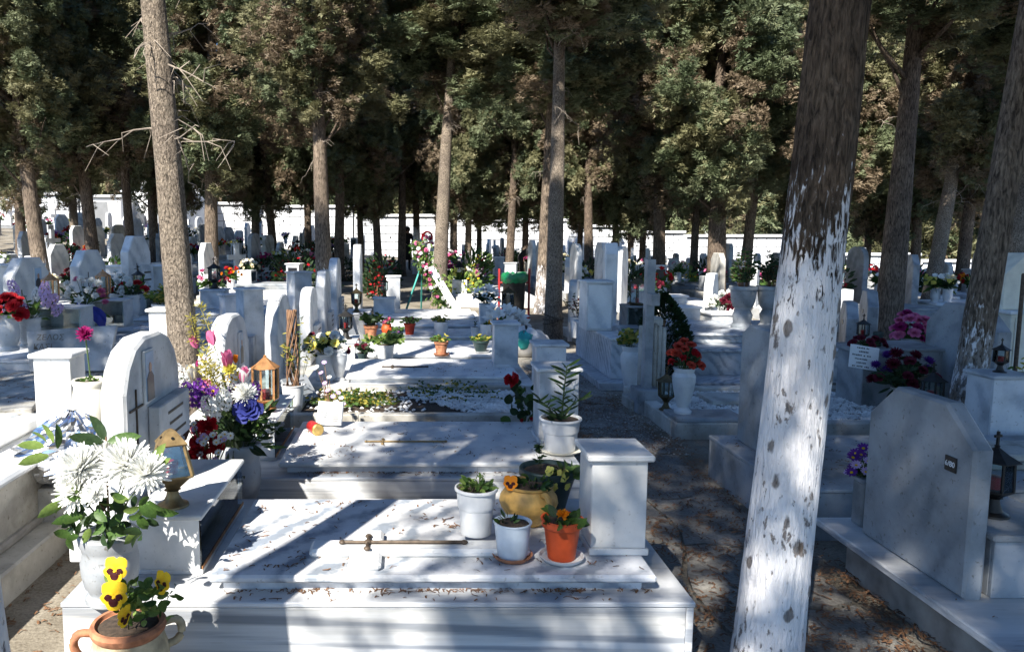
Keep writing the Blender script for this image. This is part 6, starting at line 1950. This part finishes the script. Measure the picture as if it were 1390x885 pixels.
    for lab, px in (('grey marble urn planter with a small leafy tree', 1010), ('second grey marble urn planter close to the whitewashed trunk', 1047)):
        r = thing('urn_planter', lab, 'planter', (tpx(px, 9.3), 9.3, .4905))
        part('pedestal', MB().lathe([(.125, 0), (.125, .03), (.10, .06), (.115, .16), (.085, .22), (.10, .245)], 24), MARD, r, 35)
        part('bowl', MB().lathe([(.10, .2455), (.115, .26), (.135, .32), (.15, .45), (.165, .46), (.165, .50), (.14, .50), (.135, .47), (.001, .46)], 24), MARD, r, 35)
        foliage(r, (0, 0, .46), .17, .48, 46, .065, LEAFD, px, leaves=9, mat2=LEAF if px == 1010 else None, smat=TWB)
    headstone('chamfered white headstone with dark red and white bouquet before it', (tpx(966, 11.2), 11.2, .1), R(60), .52, .95, .12, 'chamfer', MARW)
    post('low marble box in front of the burgundy and white bouquet', (tpx(980, 10.5), 10.5, .1), .40, .45, .46, MARW, base=False)
    b = Vector((tpx(985, 10.8), 10.85, .55))
    bouquet('burgundy and white carnation bouquet before the chamfered headstone', b, dome(b, .2, .22, 12, [('carn', PDR, .07, 3), ('carn', PW, .06, 2)], 92), None, 92, foli=[(LEAFD, 18, .08, .28, .22, 6)])
    post('taller white marble post beyond the conical bush', (tpx(919, 10.6), 10.7, 0), .26, .3, .78, MARW)
    post('shorter white marble post beyond the conical bush', (tpx(934, 10.3), 10.35, 0), .28, .32, .66, MARW)
    for lab, px, py, d, h, w, sh, mt in (('shouldered headstone beside the potted dry shrub near the wired trunk', 779, 0, 11.9, .92, .5, 'round', MARW), ('grey chamfered stone half hidden behind the thick whitewashed trunk', 1156, 0, 8.9, .84, .62, 'chamfer', MARD), ('shouldered grey stone with small black plate near the straight dark trunk', 1182, 0, 9.6, .92, .66, 'chamfer', MARD)):
        headstone(lab, (tpx(px, d), d, .0), R(75) if px < 800 else R(68), w, h, .12, sh, mt, plaque=(.0, h * .72, .06, .05, None) if px > 1000 else None)
    grave('low marble footing beside the path near the wired trunk', 2.4, 4.2, 11.2, 12.6, .12, None, MARO, panels=False)
    r = potted('white pot of dark reddish dry shrub beside the path', (tpx(787, 11.2), 11.2, .1205), 'smooth', .26, .3, WPLAS)
    foliage(r, (0, 0, .28), .22, .4, 30, .05, LEAFD, 93, leaves=8, smat=TWB, mat2=PDR)
    # second right strip
    headstone('large dark grey chamfered headstone partly hidden by the leaning trunk', (4.66, 6.52, .1), E90, .86, .92, .12, 'chamfer', MARD, plaque=(-.30, .70, .075, .06, None))
    cbx = post('dark grey marble box with ledge before the large headstone', (4.45, 6.95, .0), .36, .5, .62, MARD, base=False, cap=.03)
    grave('grey marble base under the large dark headstone', 4.3, 6.6, 5.9, 7.3, .1, None, MARD, panels=False)
    lantern('black lantern top with cross in front of the large dark headstone', (tpx(1277, 5.75), 5.75, .25), .38, 'black', .2)
    post('low marble stand under the cross-topped black lantern', (tpx(1277, 5.75), 5.75, .0), .24, .24, .249, MARD, base=False)
    c = Vector((tpx(1243, 7.9), 7.9, .0))
    vase('dark stand vase behind the pink rose bouquet', c, 'tall_vase', .2, .55, MARD)
    b = c + Vector((0, 0, .5))
    bouquet('dense bouquet of bright pink roses beside the dark headstone', b, dome(b, .17, .30, 26, [('rose', PK, .055, 3), ('rose', PM, .052, 2)], 94), None, 94, foli=[(LEAF, 14, .08, .16, .2, 6)])
    c = Vector((tpx(1238, 6.5), 6.5, .0))
    vase('cream pot under the wilted dark bouquet', c, 'smooth', .22, .32, MARO)
    b = c + Vector((0, 0, .3))
    bouquet('wilted dark purple and green bouquet before the cabinet', b, dome(b, .26, .30, 18, [('mum', PDR, .06, 3), ('mum', PP, .05, 2), ('rose', PDR, .05, 2)], 95), [(LEAFD, 14, .14, .22, .2)], 95, foli=[(LEAFD, 26, .09, .26, .26, 6)])
    cb = thing('memorial_cabinet', 'tall beige memorial cabinet with slanted top behind the amber lantern', 'cabinet', (tpx(1392, 7.6), 7.6, 0))
    part('base', MB().box(-.35, .5, -.3, .3, 0, .30, .006), MARO, cb)
    part('body', MB().box(-.30, .45, -.25, .25, .3005, .85, .006), CREAM, cb)
    part('ledge', MB().box(-.33, .48, -.28, .28, .8505, .88, .006), MARW, cb)
    part('upper', MB().prism([(-.28, .8805), (.45, .8805), (.45, 1.42), (-.08, 1.42), (-.28, 1.22)], -.1, .2, .008), CREAM, cb)
    part('door', MB().box(-.26, .40, -.262, -.2505, .34, .82, .003), CREAM, cb)
    pl = thing('metal_pole', 'thin brown metal pole beside the beige cabinet', 'pole', (tpx(1389, 6.9), 6.9, 0))
    part('pole', MB().lathe([(.03, 0), (.03, .01), (.017, .012), (.017, 1.25), (.012, 1.26)], 10), RUST, pl)
    c = Vector((tpx(1357, 7.8), 7.8, .0))
    vase('white vase under the tall red and cream flowers', c, 'tall_vase', .18, .45, MARW)
    b = c + Vector((0, 0, .42))
    bouquet('tall mixed bunch of red, cream and yellow roses by the cabinet', b, dome(b, .13, .52, 22, [('rose', PR, .055, 3), ('rose', PCR, .05, 1), ('rose', PYL, .045, 1), ('rose', PW, .045, 2)], 96, zmin=.0), None, 96, foli=[(LEAF, 14, .07, .12, .4, 6)])
right_strip()
# ------------------------------------------------------------------ middle distance: wreath stand, bin, people
def wreath_stand():
    d = 15.4; z0 = gz(tpx(575, d), d)
    root = thing('wreath_stand', 'funeral flower garland on a green tripod with white ribbon', 'wreath stand', (tpx(572, d), d, z0))
    o = Vector(root.location)
    GT = plain('teal_paint', (.05, .30, .25), .5, .15, 8)
    top = at_d(573, 358, d) - o
    for px, py, dd in ((549, 428, d - .1), (601, 428, d - .1)):
        e = at_d(px, py, dd) - o; e.z = 0.01
        part('leg', MB().tube([top, e], [.022] * 2, 4), GT, root)
    part('leg', MB().tube([top, Vector((0, .5, 0.01))], [.018] * 2, 4), GT, root)
    path = [at_d(px, py, d - .12) - o for px, py in ((567, 334), (574, 350), (582, 368), (590, 385), (598, 402), (608, 424))]
    rg = random.Random(3)
    for i in range(70):
        t = rg.random() ** 1.3
        c = catmull(path, t) + Vector((rg.gauss(0, .07), rg.uniform(-.10, .02), rg.gauss(0, .05)))
        c.z = max(c.z, .05)
        m = rg.choice((PK, PK, PW, PW, PK)) if t < .62 else rg.choice((PW, PC, PW, PK))
        put('flower', flower(rg.choice(('rose', 'carn')), m), root, M=T(*c) @ align((rg.uniform(-.6, .6), -1, .4)) @ Matrix.Scale(rg.uniform(.028, .046), 4))
    mb = MB()
    for i in range(700):
        c = catmull(path, rg.random()) + Vector((rg.gauss(0, .085), rg.uniform(-.05, .06), rg.gauss(0, .06)))
        c.z = max(c.z, .04)
        mb.petal(T(*c) @ align((rg.uniform(-1, 1), rg.uniform(-1, .2), rg.uniform(-1, 1))) @ Matrix.Rotation(-PI / 2, 4, 'Y'), .10, .04, .2, -.2, rg.choice((0, 0, 1)), 2, .2)
    stuff(part('greenery', mb, [LEAF, LEAFL], root))
    part('backing', MB().tube(path, [.05] * len(path), 6), LEAFD, root, 180)
    rib = MB(); a = [at_d(px, py, d - .2) - o for px, py in ((584, 362), (598, 384), (610, 404), (626, 428))]
    vs = []
    for i in range(13):
        p = catmull(a, i / 12); p.z = max(p.z, .03)
        vs += [p + Vector((-.07, 0, -.02)), p + Vector((.07, .02, .02))]
    rib.add(vs, [(2 * i, 2 * i + 1, 2 * i + 3, 2 * i + 2) for i in range(12)])
    part('ribbon', rib, PAPER, root, 180)
    rg_ = thing('hoop_wreath', 'red hoop wreath on a thin stick behind the garland', 'wreath', (tpx(580, 21), 21, gz(tpx(580, 21), 21)))
    c = at_d(580, 322, 21) - Vector(rg_.location)
    part('hoop', MB().tube([c + Vector((.13 * math.cos(a_ * PI / 10), 0, .15 * math.sin(a_ * PI / 10))) for a_ in range(21)], [.028] * 21, 6), PR, rg_, 180)
    part('stick', MB().tube([Vector((c.x, 0, 0)), c - Vector((0, 0, .15))], [.012] * 2, 5), TWB, rg_)
    for i in range(14):
        put('flower', flower('rose', rg.choice((PW, PK, PR))), rg_, M=T(c.x + rg.gauss(0, .1), -.03, c.z - .1 + rg.gauss(0, .12)) @ align((0, -1, .3)) @ Matrix.Scale(.05, 4))
wreath_stand()

def litter_bin():
    d = 14.6; x = tpx(698, d); z0 = gz(x, d)
    root = thing('litter_bin', 'dark litter bin in a red metal frame with green liner bag', 'bin', (x, d, z0))
    RD = plain('red_paint', (.32, .02, .02), .5, .2, 8); GB = plain('green_bag', (.01, .16, .06), .35, .25, 9)
    for px in (-.28, .28):
        part('post', MB().tube([(px, 0, 0), (px, 0, .96)], [.022] * 2, 6), RD, root)
    part('rail', MB().tube([(-.28, 0, .70), (.28, 0, .70)], [.016] * 2, 6), RD, root)
    part('rail', MB().tube([(-.28, 0, .20), (.28, 0, .20)], [.016] * 2, 6), RD, root)
    part('barrel', MB().lathe([(.18, .12), (.19, .14), (.215, .72), (.22, .74)], 20), BLACKM, root, 40)
    mb = MB(); rg = random.Random(1); vs = []; n = 28; pr = ((.225, .70), (.25, .76), (.26, .83), (.23, .88), (.10, .86), (.01, .84))
    for r, z in pr:
        for k in range(n):
            a = 2 * PI * k / n; q = 1 + rg.uniform(-.05, .05)
            vs.append((r * q * math.cos(a), r * q * math.sin(a), z + rg.uniform(-.02, .02)))
    mb.add(vs, [(i * n + k, i * n + (k + 1) % n, (i + 1) * n + (k + 1) % n, (i + 1) * n + k) for i in range(len(pr) - 1) for k in range(n)])
    part('liner_bag', mb, GB, root, 60)
litter_bin()

SKIN = plain('skin', (0.42, 0.24, 0.17), .55, .1, 15)
COAT = plain('black_coat', (0.012, 0.012, 0.014), .85, .3, 12)
HAIRG = plain('dark_hair', (0.03, 0.022, 0.018), .7, .3, 40)
HAIRW = plain('grey_hair', (0.25, 0.24, 0.23), .7, .3, 40)
def skinned(name, V, E, Rd, mats, pick, parent, root_i=0):
    me = bpy.data.meshes.new(name)
    me.from_pydata([tuple(v) for v in V], E, [])
    ob = bpy.data.objects.new(name, me); COL.objects.link(ob)
    m = ob.modifiers.new('skin', 'SKIN')
    if not me.skin_vertices: 
        bpy.context.view_layer.objects.active = ob
    sv = me.skin_vertices[0].data
    for i, r in enumerate(Rd):
        sv[i].radius = (r, r) if not isinstance(r, tuple) else r
        sv[i].use_root = (i == root_i)
    s = ob.modifiers.new('sub', 'SUBSURF'); s.levels = 1; s.render_levels = 1
    dg = bpy.context.evaluated_depsgraph_get()
    out = bpy.data.meshes.new_from_object(ob.evaluated_get(dg))
    bpy.data.objects.remove(ob, do_unlink=True)
    out.materials.clear()
    for mt in mats: out.materials.append(mt)
    for p in out.polygons:
        p.material_index = pick(p.center); p.use_smooth = True
    return put(name, out, parent)

def person(label, loc, rz, J, hair, longhair=False):
    "J: joint positions; one continuous skinned body"
    root = thing('person', label, 'person', loc, rz)
    names = list(J)
    V = [Vector(J[n]) for n in names]; ix = {n: i for i, n in enumerate(names)}
    E = []; rad = {'pelvis': .15, 'waist': .13, 'chest': .155, 'neck': .055, 'head0': .075, 'head1': .095, 'head2': .075,
                   'shL': .075, 'elL': .050, 'wrL': .034, 'haL': .036, 'shR': .075, 'elR': .050, 'wrR': .034, 'haR': .036,
                   'hiL': .10, 'knL': .066, 'anL': .045, 'toL': .038, 'hiR': .10, 'knR': .066, 'anR': .045, 'toR': .038}
    for a, b in (('pelvis', 'waist'), ('waist', 'chest'), ('chest', 'neck'), ('neck', 'head0'), ('head0', 'head1'), ('head1', 'head2'), ('chest', 'shL'), ('shL', 'elL'), ('elL', 'wrL'), ('wrL', 'haL'), ('chest', 'shR'), ('shR', 'elR'), ('elR', 'wrR'), ('wrR', 'haR'), ('pelvis', 'hiL'), ('hiL', 'knL'), ('knL', 'anL'), ('anL', 'toL'), ('pelvis', 'hiR'), ('hiR', 'knR'), ('knR', 'anR'), ('anR', 'toR')):
        E.append((ix[a], ix[b]))
    Rd = [rad[n] for n in names]
    for s in 'LR':
        w, h = Vector(J['wr' + s]), Vector(J['ha' + s])
        f = (h - w).normalized(); side = f.cross(Vector((0, 0, 1)));
        if side.length < .1: side = Vector((1, 0, 0))
        side.normalize()
        for k, (off, L) in enumerate(((-.03, .065), (-.01, .078), (.01, .074), (.03, .06), (.045, .05))):
            b0 = h + side * off * .9 - f * (.05 if k == 4 else 0)
            e = b0 + f * L * (.7 if k == 4 else 1) + side * (.035 if k == 4 else 0) + Vector((0, 0, -.012))
            V.append(b0.lerp(e, .45)); V.append(e); n = len(V)
            E += [(ix['ha' + s], n - 2), (n - 2, n - 1)]; Rd += [.010, .008]
    hc, nk = Vector(J['head1']), Vector(J['neck'])
    hands = [Vector(J['haL']), Vector(J['haR'])]
    def pick(c):
        if (c - hc).length < .17 and (c - nk).dot(hc - nk) > 0: return 1
        if min((c - h).length for h in hands) < .10: return 1
        return 0
    b = skinned('body', V, E, Rd, [COAT, SKIN], pick, root)
    up = (Vector(J['head2']) - Vector(J['head0'])).normalized()
    fw = Vector(J.get('face', (0, -1, 0))) if 'face' in J else Vector((0, -1, 0))
    mb = MB()
    q = align(up).to_3x3()
    n = 14; vs = []; fs = []
    for i in range(8):
        t = i / 7 * (.62 * PI if not longhair else .75 * PI)
        for k in range(n):
            a = 2 * PI * k / n
            dd = q @ Vector((math.sin(t) * math.cos(a), math.sin(t) * math.sin(a), math.cos(t)))
            front = max(0, dd.dot(Vector((0, -1, 0)))) * (1 if i > 3 else 0)
            vs.append(hc + dd * (.118 - .05 * front) + up * .015)
    for i in range(7):
        for k in range(n):
            fs.append((i * n + k, i * n + (k + 1) % n, (i + 1) * n + (k + 1) % n, (i + 1) * n + k))
    mb.add(vs, fs)
    part('hair', mb, hair, root, 180)
    side = up.cross(Vector((0, -1, 0))).normalized(); f = side.cross(up).normalized()
    if f.dot(Vector((0, -1, 0))) < 0: f = -f
    part('nose', MB().tube([hc + f * .085 + up * .01, hc + f * .115 - up * .025], [.008, .013], 6), SKIN, root, 180)
    for sgn in (-1, 1):
        part('eye', MB().ball(hc + f * .088 + side * .034 * sgn + up * .015, .011, 6, 4), INK, root, 180)
        part('ear', MB().ball(hc + side * .095 * sgn, .022, 6, 4, 0, (.5, 1, 1.4)), SKIN, root, 180)
    part('mouth', MB().ball(hc + f * .088 - up * .05, .016, 6, 4, 0, (1.2, .5, .4)), CANDLE, root, 180)
    return root

def people():
    Y = 30.0; x = tpx(552, Y)
    J = dict(pelvis=(0, 0, .92), waist=(0, -.02, 1.08), chest=(0, -.05, 1.28), neck=(0, -.09, 1.44), head0=(0, -.11, 1.49), head1=(0, -.14, 1.56), head2=(0, -.14, 1.63),
             shL=(.18, -.05, 1.36), elL=(.23, -.12, 1.12), wrL=(.14, -.32, 1.05), haL=(.10, -.40, 1.04), shR=(-.18, -.05, 1.36), elR=(-.24, -.10, 1.12), wrR=(-.15, -.30, 1.04), haR=(-.11, -.38, 1.02),
             hiL=(.10, 0, .85), knL=(.11, -.02, .48), anL=(.11, .02, .09), toL=(.13, -.13, .04), hiR=(-.10, 0, .85), knR=(-.12, -.03, .48), anR=(-.12, 0, .09), toR=(-.14, -.15, .04))
    p = person('person in a black coat standing with bowed head over a grave pot', (x, Y, gz(x, Y)), R(12), J, HAIRG, True)
    part('skirt', MB().lathe([(.165, 1.0), (.19, .85), (.21, .6), (.23, .42)], 16), COAT, p, 60)
    Y = 27.0; x = tpx(716, Y)
    J = dict(pelvis=(-.25, .1, .86), waist=(-.10, .08, .98), chest=(.10, .04, 1.10), neck=(.27, .0, 1.15), head0=(.32, 0, 1.155), head1=(.40, -.02, 1.15), head2=(.46, -.03, 1.13),
             shL=(.14, .18, 1.12), elL=(.22, .16, .86), wrL=(.32, .02, .70), haL=(.36, -.03, .63), shR=(.10, -.14, 1.12), elR=(.16, -.16, .85), wrR=(.28, -.14, .68), haR=(.33, -.15, .61),
             hiL=(-.25, .19, .82), knL=(-.20, .2, .46), anL=(-.27, .2, .08), toL=(-.13, .2, .04), hiR=(-.25, .0, .82), knR=(-.18, .0, .46), anR=(-.25, 0, .08), toR=(-.11, -.02, .04))
    person('person in a dark jacket bending forward to tend a grave', (x, Y, gz(x, Y)), 0, J, HAIRW)
people()

# ------------------------------------------------------------------ far rows of graves
def far_field():
    rg = random.Random(77)
    shapes = ['chamfer', 'round', 'arch', 'point', 'slant']
    hsm = {}
    def hs(i):
        r = random.Random(i)
        sh = shapes[i % 5]; w = r.uniform(.48, .66); h = r.uniform(.80, 1.18)
        return sh, MB().prism(head_outline(w, h, sh), -.06, .06, .012).mesh('stone', [MARC[i % 4]]), w, h
    HS = [hs(i) for i in range(12)]
    gm = []
    for i in range(3):
        gm.append((MB().box(-1.1, 1.1, -.52, .52, -.5, .22 + .06 * i, .008).mesh('plinth', [(MAR, MARO, MARD)[i]]), MB().box(-.75, 1.0, -.45, .45, .2205 + .06 * i, .27 + .06 * i, .008).mesh('slab', [MARC[i]]), .22 + .06 * i))
    cols = {'red': [PR, PDR, LEAFD], 'pink and white': [PK, PW, LEAF], 'white': [PW, PC, LEAFD], 'magenta': [PM, PK, LEAFD], 'yellow and white': [PYL, PW, LEAF], 'violet': [PP, PL, LEAFD], 'orange and red': [PO, PR, LEAF]}
    BM = {}
    for k, (c, ms) in enumerate(cols.items()):
        for v in range(2): BM[(c, v)] = mini_bunch(random.Random(k * 3 + v), ms, 16, .20, 34)
    vm = cm('farvase', lambda: MB().lathe([(r * .21, z * .26) for r, z in POTS['marble_vase']], 12).mesh('vase', [MARW], 40))
    pm_body = MB().box(-.14, .14, -.14, .14, -.3, .62, .006).mesh('shaft', [MAR]); pm_cap = MB().box(-.165, .165, -.165, .165, .6205, .65, .006).mesh('cap', [MARW])
    pm_dark = MB().box(-.10, .10, -.143, -.1405, .22, .56).mesh('dark_opening', [BLK])
    bxm = MB().box(-.16, .16, -.3, .3, -.1, .30, .006).mesh('box', [MAR]); bxg = MB().box(.1605, .163, -.26, .26, .04, .26).mesh('glass', [GLASS])
    lr = MB().lathe([(.08, 0), (.08, .02), (.04, .05), (.09, .08), (.095, .10)], 6).mesh('base', [BLACKM]); lg = MB().lathe([(.08, .1005), (.085, .27)], 6).mesh('glass', [GLASS]); lf = MB().lathe([(.12, .2705), (.12, .28), (.05, .35), (.01, .40)], 6).mesh('roof', [BLACKM])
    lfr = MB()
    for k in range(6):
        a = k * PI / 3; lfr.tube([(.085 * math.cos(a), .085 * math.sin(a), .10), (.09 * math.cos(a), .09 * math.sin(a), .275)], [.007] * 2, 4)
    lfm = lfr.mesh('frame', [BLACKM])
    crm = cross_mesh(1.0, .12, .09, .5, .68)
    crm = crm.mesh('cross', [MARW])
    strips = []
    for k in range(0, 9): strips.append((0.62 + 3.05 * k, 17.0 if k == 0 else (13.4 if k == 1 else (12.8 if k == 2 else 11.5))))
    for k in range(0, 7): strips.append((-4.35 - 3.15 * k, 14.2))
    cnt = {'hs': 0}
    trees_xy = [(o.location.x, o.location.y) for o in bpy.data.objects if o.get('category') == 'tree']
    for (xs, y0) in strips:
        y = y0 + rg.uniform(0, .6)
        while y < 40.5:
            x = xs + rg.uniform(-.08, .08)
            if -.56 * y - 2.6 < x < .81 * y + 1:
                z = gz(x, y)
                i = rg.randrange(12)
                sh, me, w, h = HS[i]
                gi = rg.randrange(3)
                clear = all(abs(tx - x - .9) > 1.0 or abs(ty - y) > .35 for tx, ty in trees_xy) 
                tree_at_head = any(abs(tx - x) < .45 and abs(ty - y) < .6 for tx, ty in trees_xy)
                if y < 27:
                    g = thing('grave', 'low marble grave slab in the far rows', 'grave', (x + 1.0, y, z), 0, 'grave slabs in the far rows')
                    put('plinth', gm[gi][0], g); put('slab', gm[gi][1], g)
                zt = z + gm[gi][2] - .0
                if not tree_at_head:
                    u = rg.random()
                    if u < .86:
                        mw = ('pale', 'white', 'grey', 'weathered')[i % 4]
                        nm = mw + ' ' + {'chamfer': 'chamfered', 'round': 'round-shouldered', 'arch': 'arched', 'point': 'pointed', 'slant': 'slant-topped'}[sh]
                        t = thing('headstone', '%s marble headstone standing in the far rows' % nm, 'headstone', (x, y, zt), R(rg.uniform(60, 98)), '%s headstones in the far rows' % nm)
                        put('stone', me, t)
                    else:
                        t = thing('stone_cross', 'white marble grave cross in the far rows', 'cross', (x, y, zt), R(rg.uniform(30, 90)), 'grave crosses in the far rows')
                        put('cross', crm, t, (0, .045, .0))
                for rep in range(2):
                    if rg.random() < (.85 if rep == 0 else .6):
                        c = rg.choice(list(cols)); fx = x + (.3 + .2 * rg.random() if rep == 0 else rg.uniform(.5, 1.7)); fy = y + rg.uniform(-.3, .3)
                        b = thing('flower_bunch', 'bunch of %s flowers in a pale vase in the far rows' % c, 'flowers', (fx, fy, zt + .05), rg.uniform(0, 6), '%s flower bunches in the far rows' % c)
                        put('vase', vm, b); stuff(put('blooms', BM[(c, rg.randrange(2))], b, (0, 0, .32), (0, 0, 0), rg.uniform(.85, 1.25)))
                u = rg.random()
                if u < .30:
                    p = thing('marble_post', 'small marble cabinet post at the foot of a far grave', 'pedestal', (x + 1.85, y + rg.uniform(-.1, .1), zt), rg.uniform(-.3, .3), 'cabinet posts in the far rows')
                    put('shaft', pm_body, p); put('cap', pm_cap, p)
                    if rg.random() < .5: put('dark_opening', pm_dark, p)
                elif u < .52:
                    p = thing('memorial_box', 'glass-sided marble box in the far rows', 'memorial box', (x + .45, y, zt + .05), 0, 'memorial boxes in the far rows')
                    put('box', bxm, p); put('glass', bxg, p)
                    if rg.random() < .6:
                        l = thing('lantern', 'small black lantern on a box in the far rows', 'lantern', (x + .45, y - .1, zt + .35), rg.random(), 'small lanterns in the far rows')
                        for q, nm in ((lr, 'base'), (lg, 'glass'), (lf, 'roof'), (lfm, 'frame')): put(nm, q, l)
            y += rg.uniform(1.55, 1.95)
far_field()

# dark bushes between the far graves
def far_bushes():
    rg = random.Random(8)
    meshes = []
    for k, (m, pm) in enumerate(((LEAFD, PR), (LEAF, PK), (LEAFD, None), (LEAFL, PY))):
        mb = MB()
        for i in range(420):
            d = Vector((rg.gauss(0, 1), rg.gauss(0, 1), rg.gauss(0, 1))).normalized()
            p = Vector((d.x * .38, d.y * .38, .45 + d.z * .42)) * rg.uniform(.7, 1.05)
            fl = pm is not None and rg.random() < .16
            mb.petal(T(*p) @ align(d + Vector((rg.uniform(-.6, .6), rg.uniform(-.6, .6), .3))) @ Matrix.Rotation(-PI / 2 if not fl else -.4, 4, 'Y'), .12 if not fl else .07, .05 if not fl else .07, .2, -.1, 1 if fl else 0, 2, .3)
        meshes.append(mb.mesh('foliage', [m, pm or m]))
    labs = ['dark bush with red blossoms among the far graves', 'green bush with pink blossoms among the far graves', 'dark evergreen bush among the far graves', 'pale yellow-green bush among the far graves']
    stem = MB().tube([(0, 0, 0), (0, 0, .4)], [.02, .012], 5).mesh('stem', [TWB])
    spots = [(250, 30, 0), (390, 22, 0), (425, 26, 0), (402, 19, 0), (355, 21, 0), (512, 18.5, 0), (520, 20, 0), (470, 24, 2), (440, 30, 0), (630, 17.5, 3), (640, 20, 1), (655, 24, 3), (850, 17, 2), (868, 15, 0), (925, 22, 3), (1000, 27, 1), (1090, 22, 0), (1120, 17, 0), (1140, 25, 1), (1230, 19, 2), (20, 17, 2), (90, 22, 0), (150, 17, 1), (110, 26, 1), (180, 24, 2), (195, 15, 3), (800, 21, 2), (775, 27, 0), (960, 24, 0), (1180, 28, 2), (1290, 24, 1), (1350, 20, 0), (690, 30, 1), (330, 27, 2)]
    for i, (px, d, k) in enumerate(spots):
        x = tpx(px, d)
        b = thing('bush', labs[k], 'bush', (x, d, gz(x, d) + .0), rg.uniform(0, 6), labs[k].split(' among')[0] + ' bushes')
        s = rg.uniform(.8, 1.3)
        put('foliage', meshes[k], b, sc=s); put('stem', stem, b, sc=s)
far_bushes()

# needles and twigs on the open ground
def ground_litter():
    o = thing('needle_litter', '', ''); del o['label']; del o['category']
    bpy.data.objects.remove(o)
    rg = random.Random(9)
    mb = MB()
    def scat(n, x0, x1, y0, y1, z, size):
        cl = [(rg.uniform(x0, x1), rg.uniform(y0, y1)) for _ in range(n // 20 + 1)]
        for i in range(n):
            c = rg.choice(cl)
            if rg.random() < .4: x, y = rg.uniform(x0, x1), rg.uniform(y0, y1)
            else: x, y = c[0] + rg.gauss(0, .06), c[1] + rg.gauss(0, .05)
            if not (x0 < x < x1 and y0 < y < y1): continue
            L = rg.uniform(*size); w = rg.uniform(.002, .005)
            M = T(x, y, z) @ Matrix.Rotation(rg.uniform(0, PI), 4, 'Z'); k = rg.uniform(-.4, .4) * L
            mb.add([(-L / 2, -w, .002), (0, k - w, .006), (L / 2, -w, .002), (L / 2, w, .002), (0, k + w, .007), (-L / 2, w, .002)], [(0, 1, 4, 5), (1, 2, 3, 4)], 0, M)
    scat(3800, 1.03, 1.96, 1.9, 7.5, .024, (.015, .055))
    scat(900, 1.04, 1.95, 7.5, 14, .026, (.03, .09))
    scat(800, -1.75, -1.28, 2.2, 7, .003, (.015, .05))
    scat(700, 1.85, 2.1, 2.4, 6.0, .026, (.02, .06))
    ob = part('needle_litter', mb, NEED, None); stuff(ob)
    ob['label'] = 'brown fallen needles and twig scraps scattered over the path'; ob['category'] = 'litter'
    pb = None
ground_litter()

def path_gravel():
    mb_root = thing('loose_gravel', 'pale loose gravel spilled on the path beside the pebble grave', 'gravel', (0, 0, 0))
    g = pebbles(mb_root, [(1.25, 5.5), (2.05, 9.0)], .020, 1900, 99, size=(.005, .011), mat=plain('grey_gravel', (.34, .32, .29), .9, .4, 8), zj=.003)
    me = g.data; bpy.data.objects.remove(mb_root); 
    g.name = 'loose_gravel'; g['label'] = 'pale loose gravel spilled on the path beside the pebble grave'; g['category'] = 'gravel'
path_gravel()
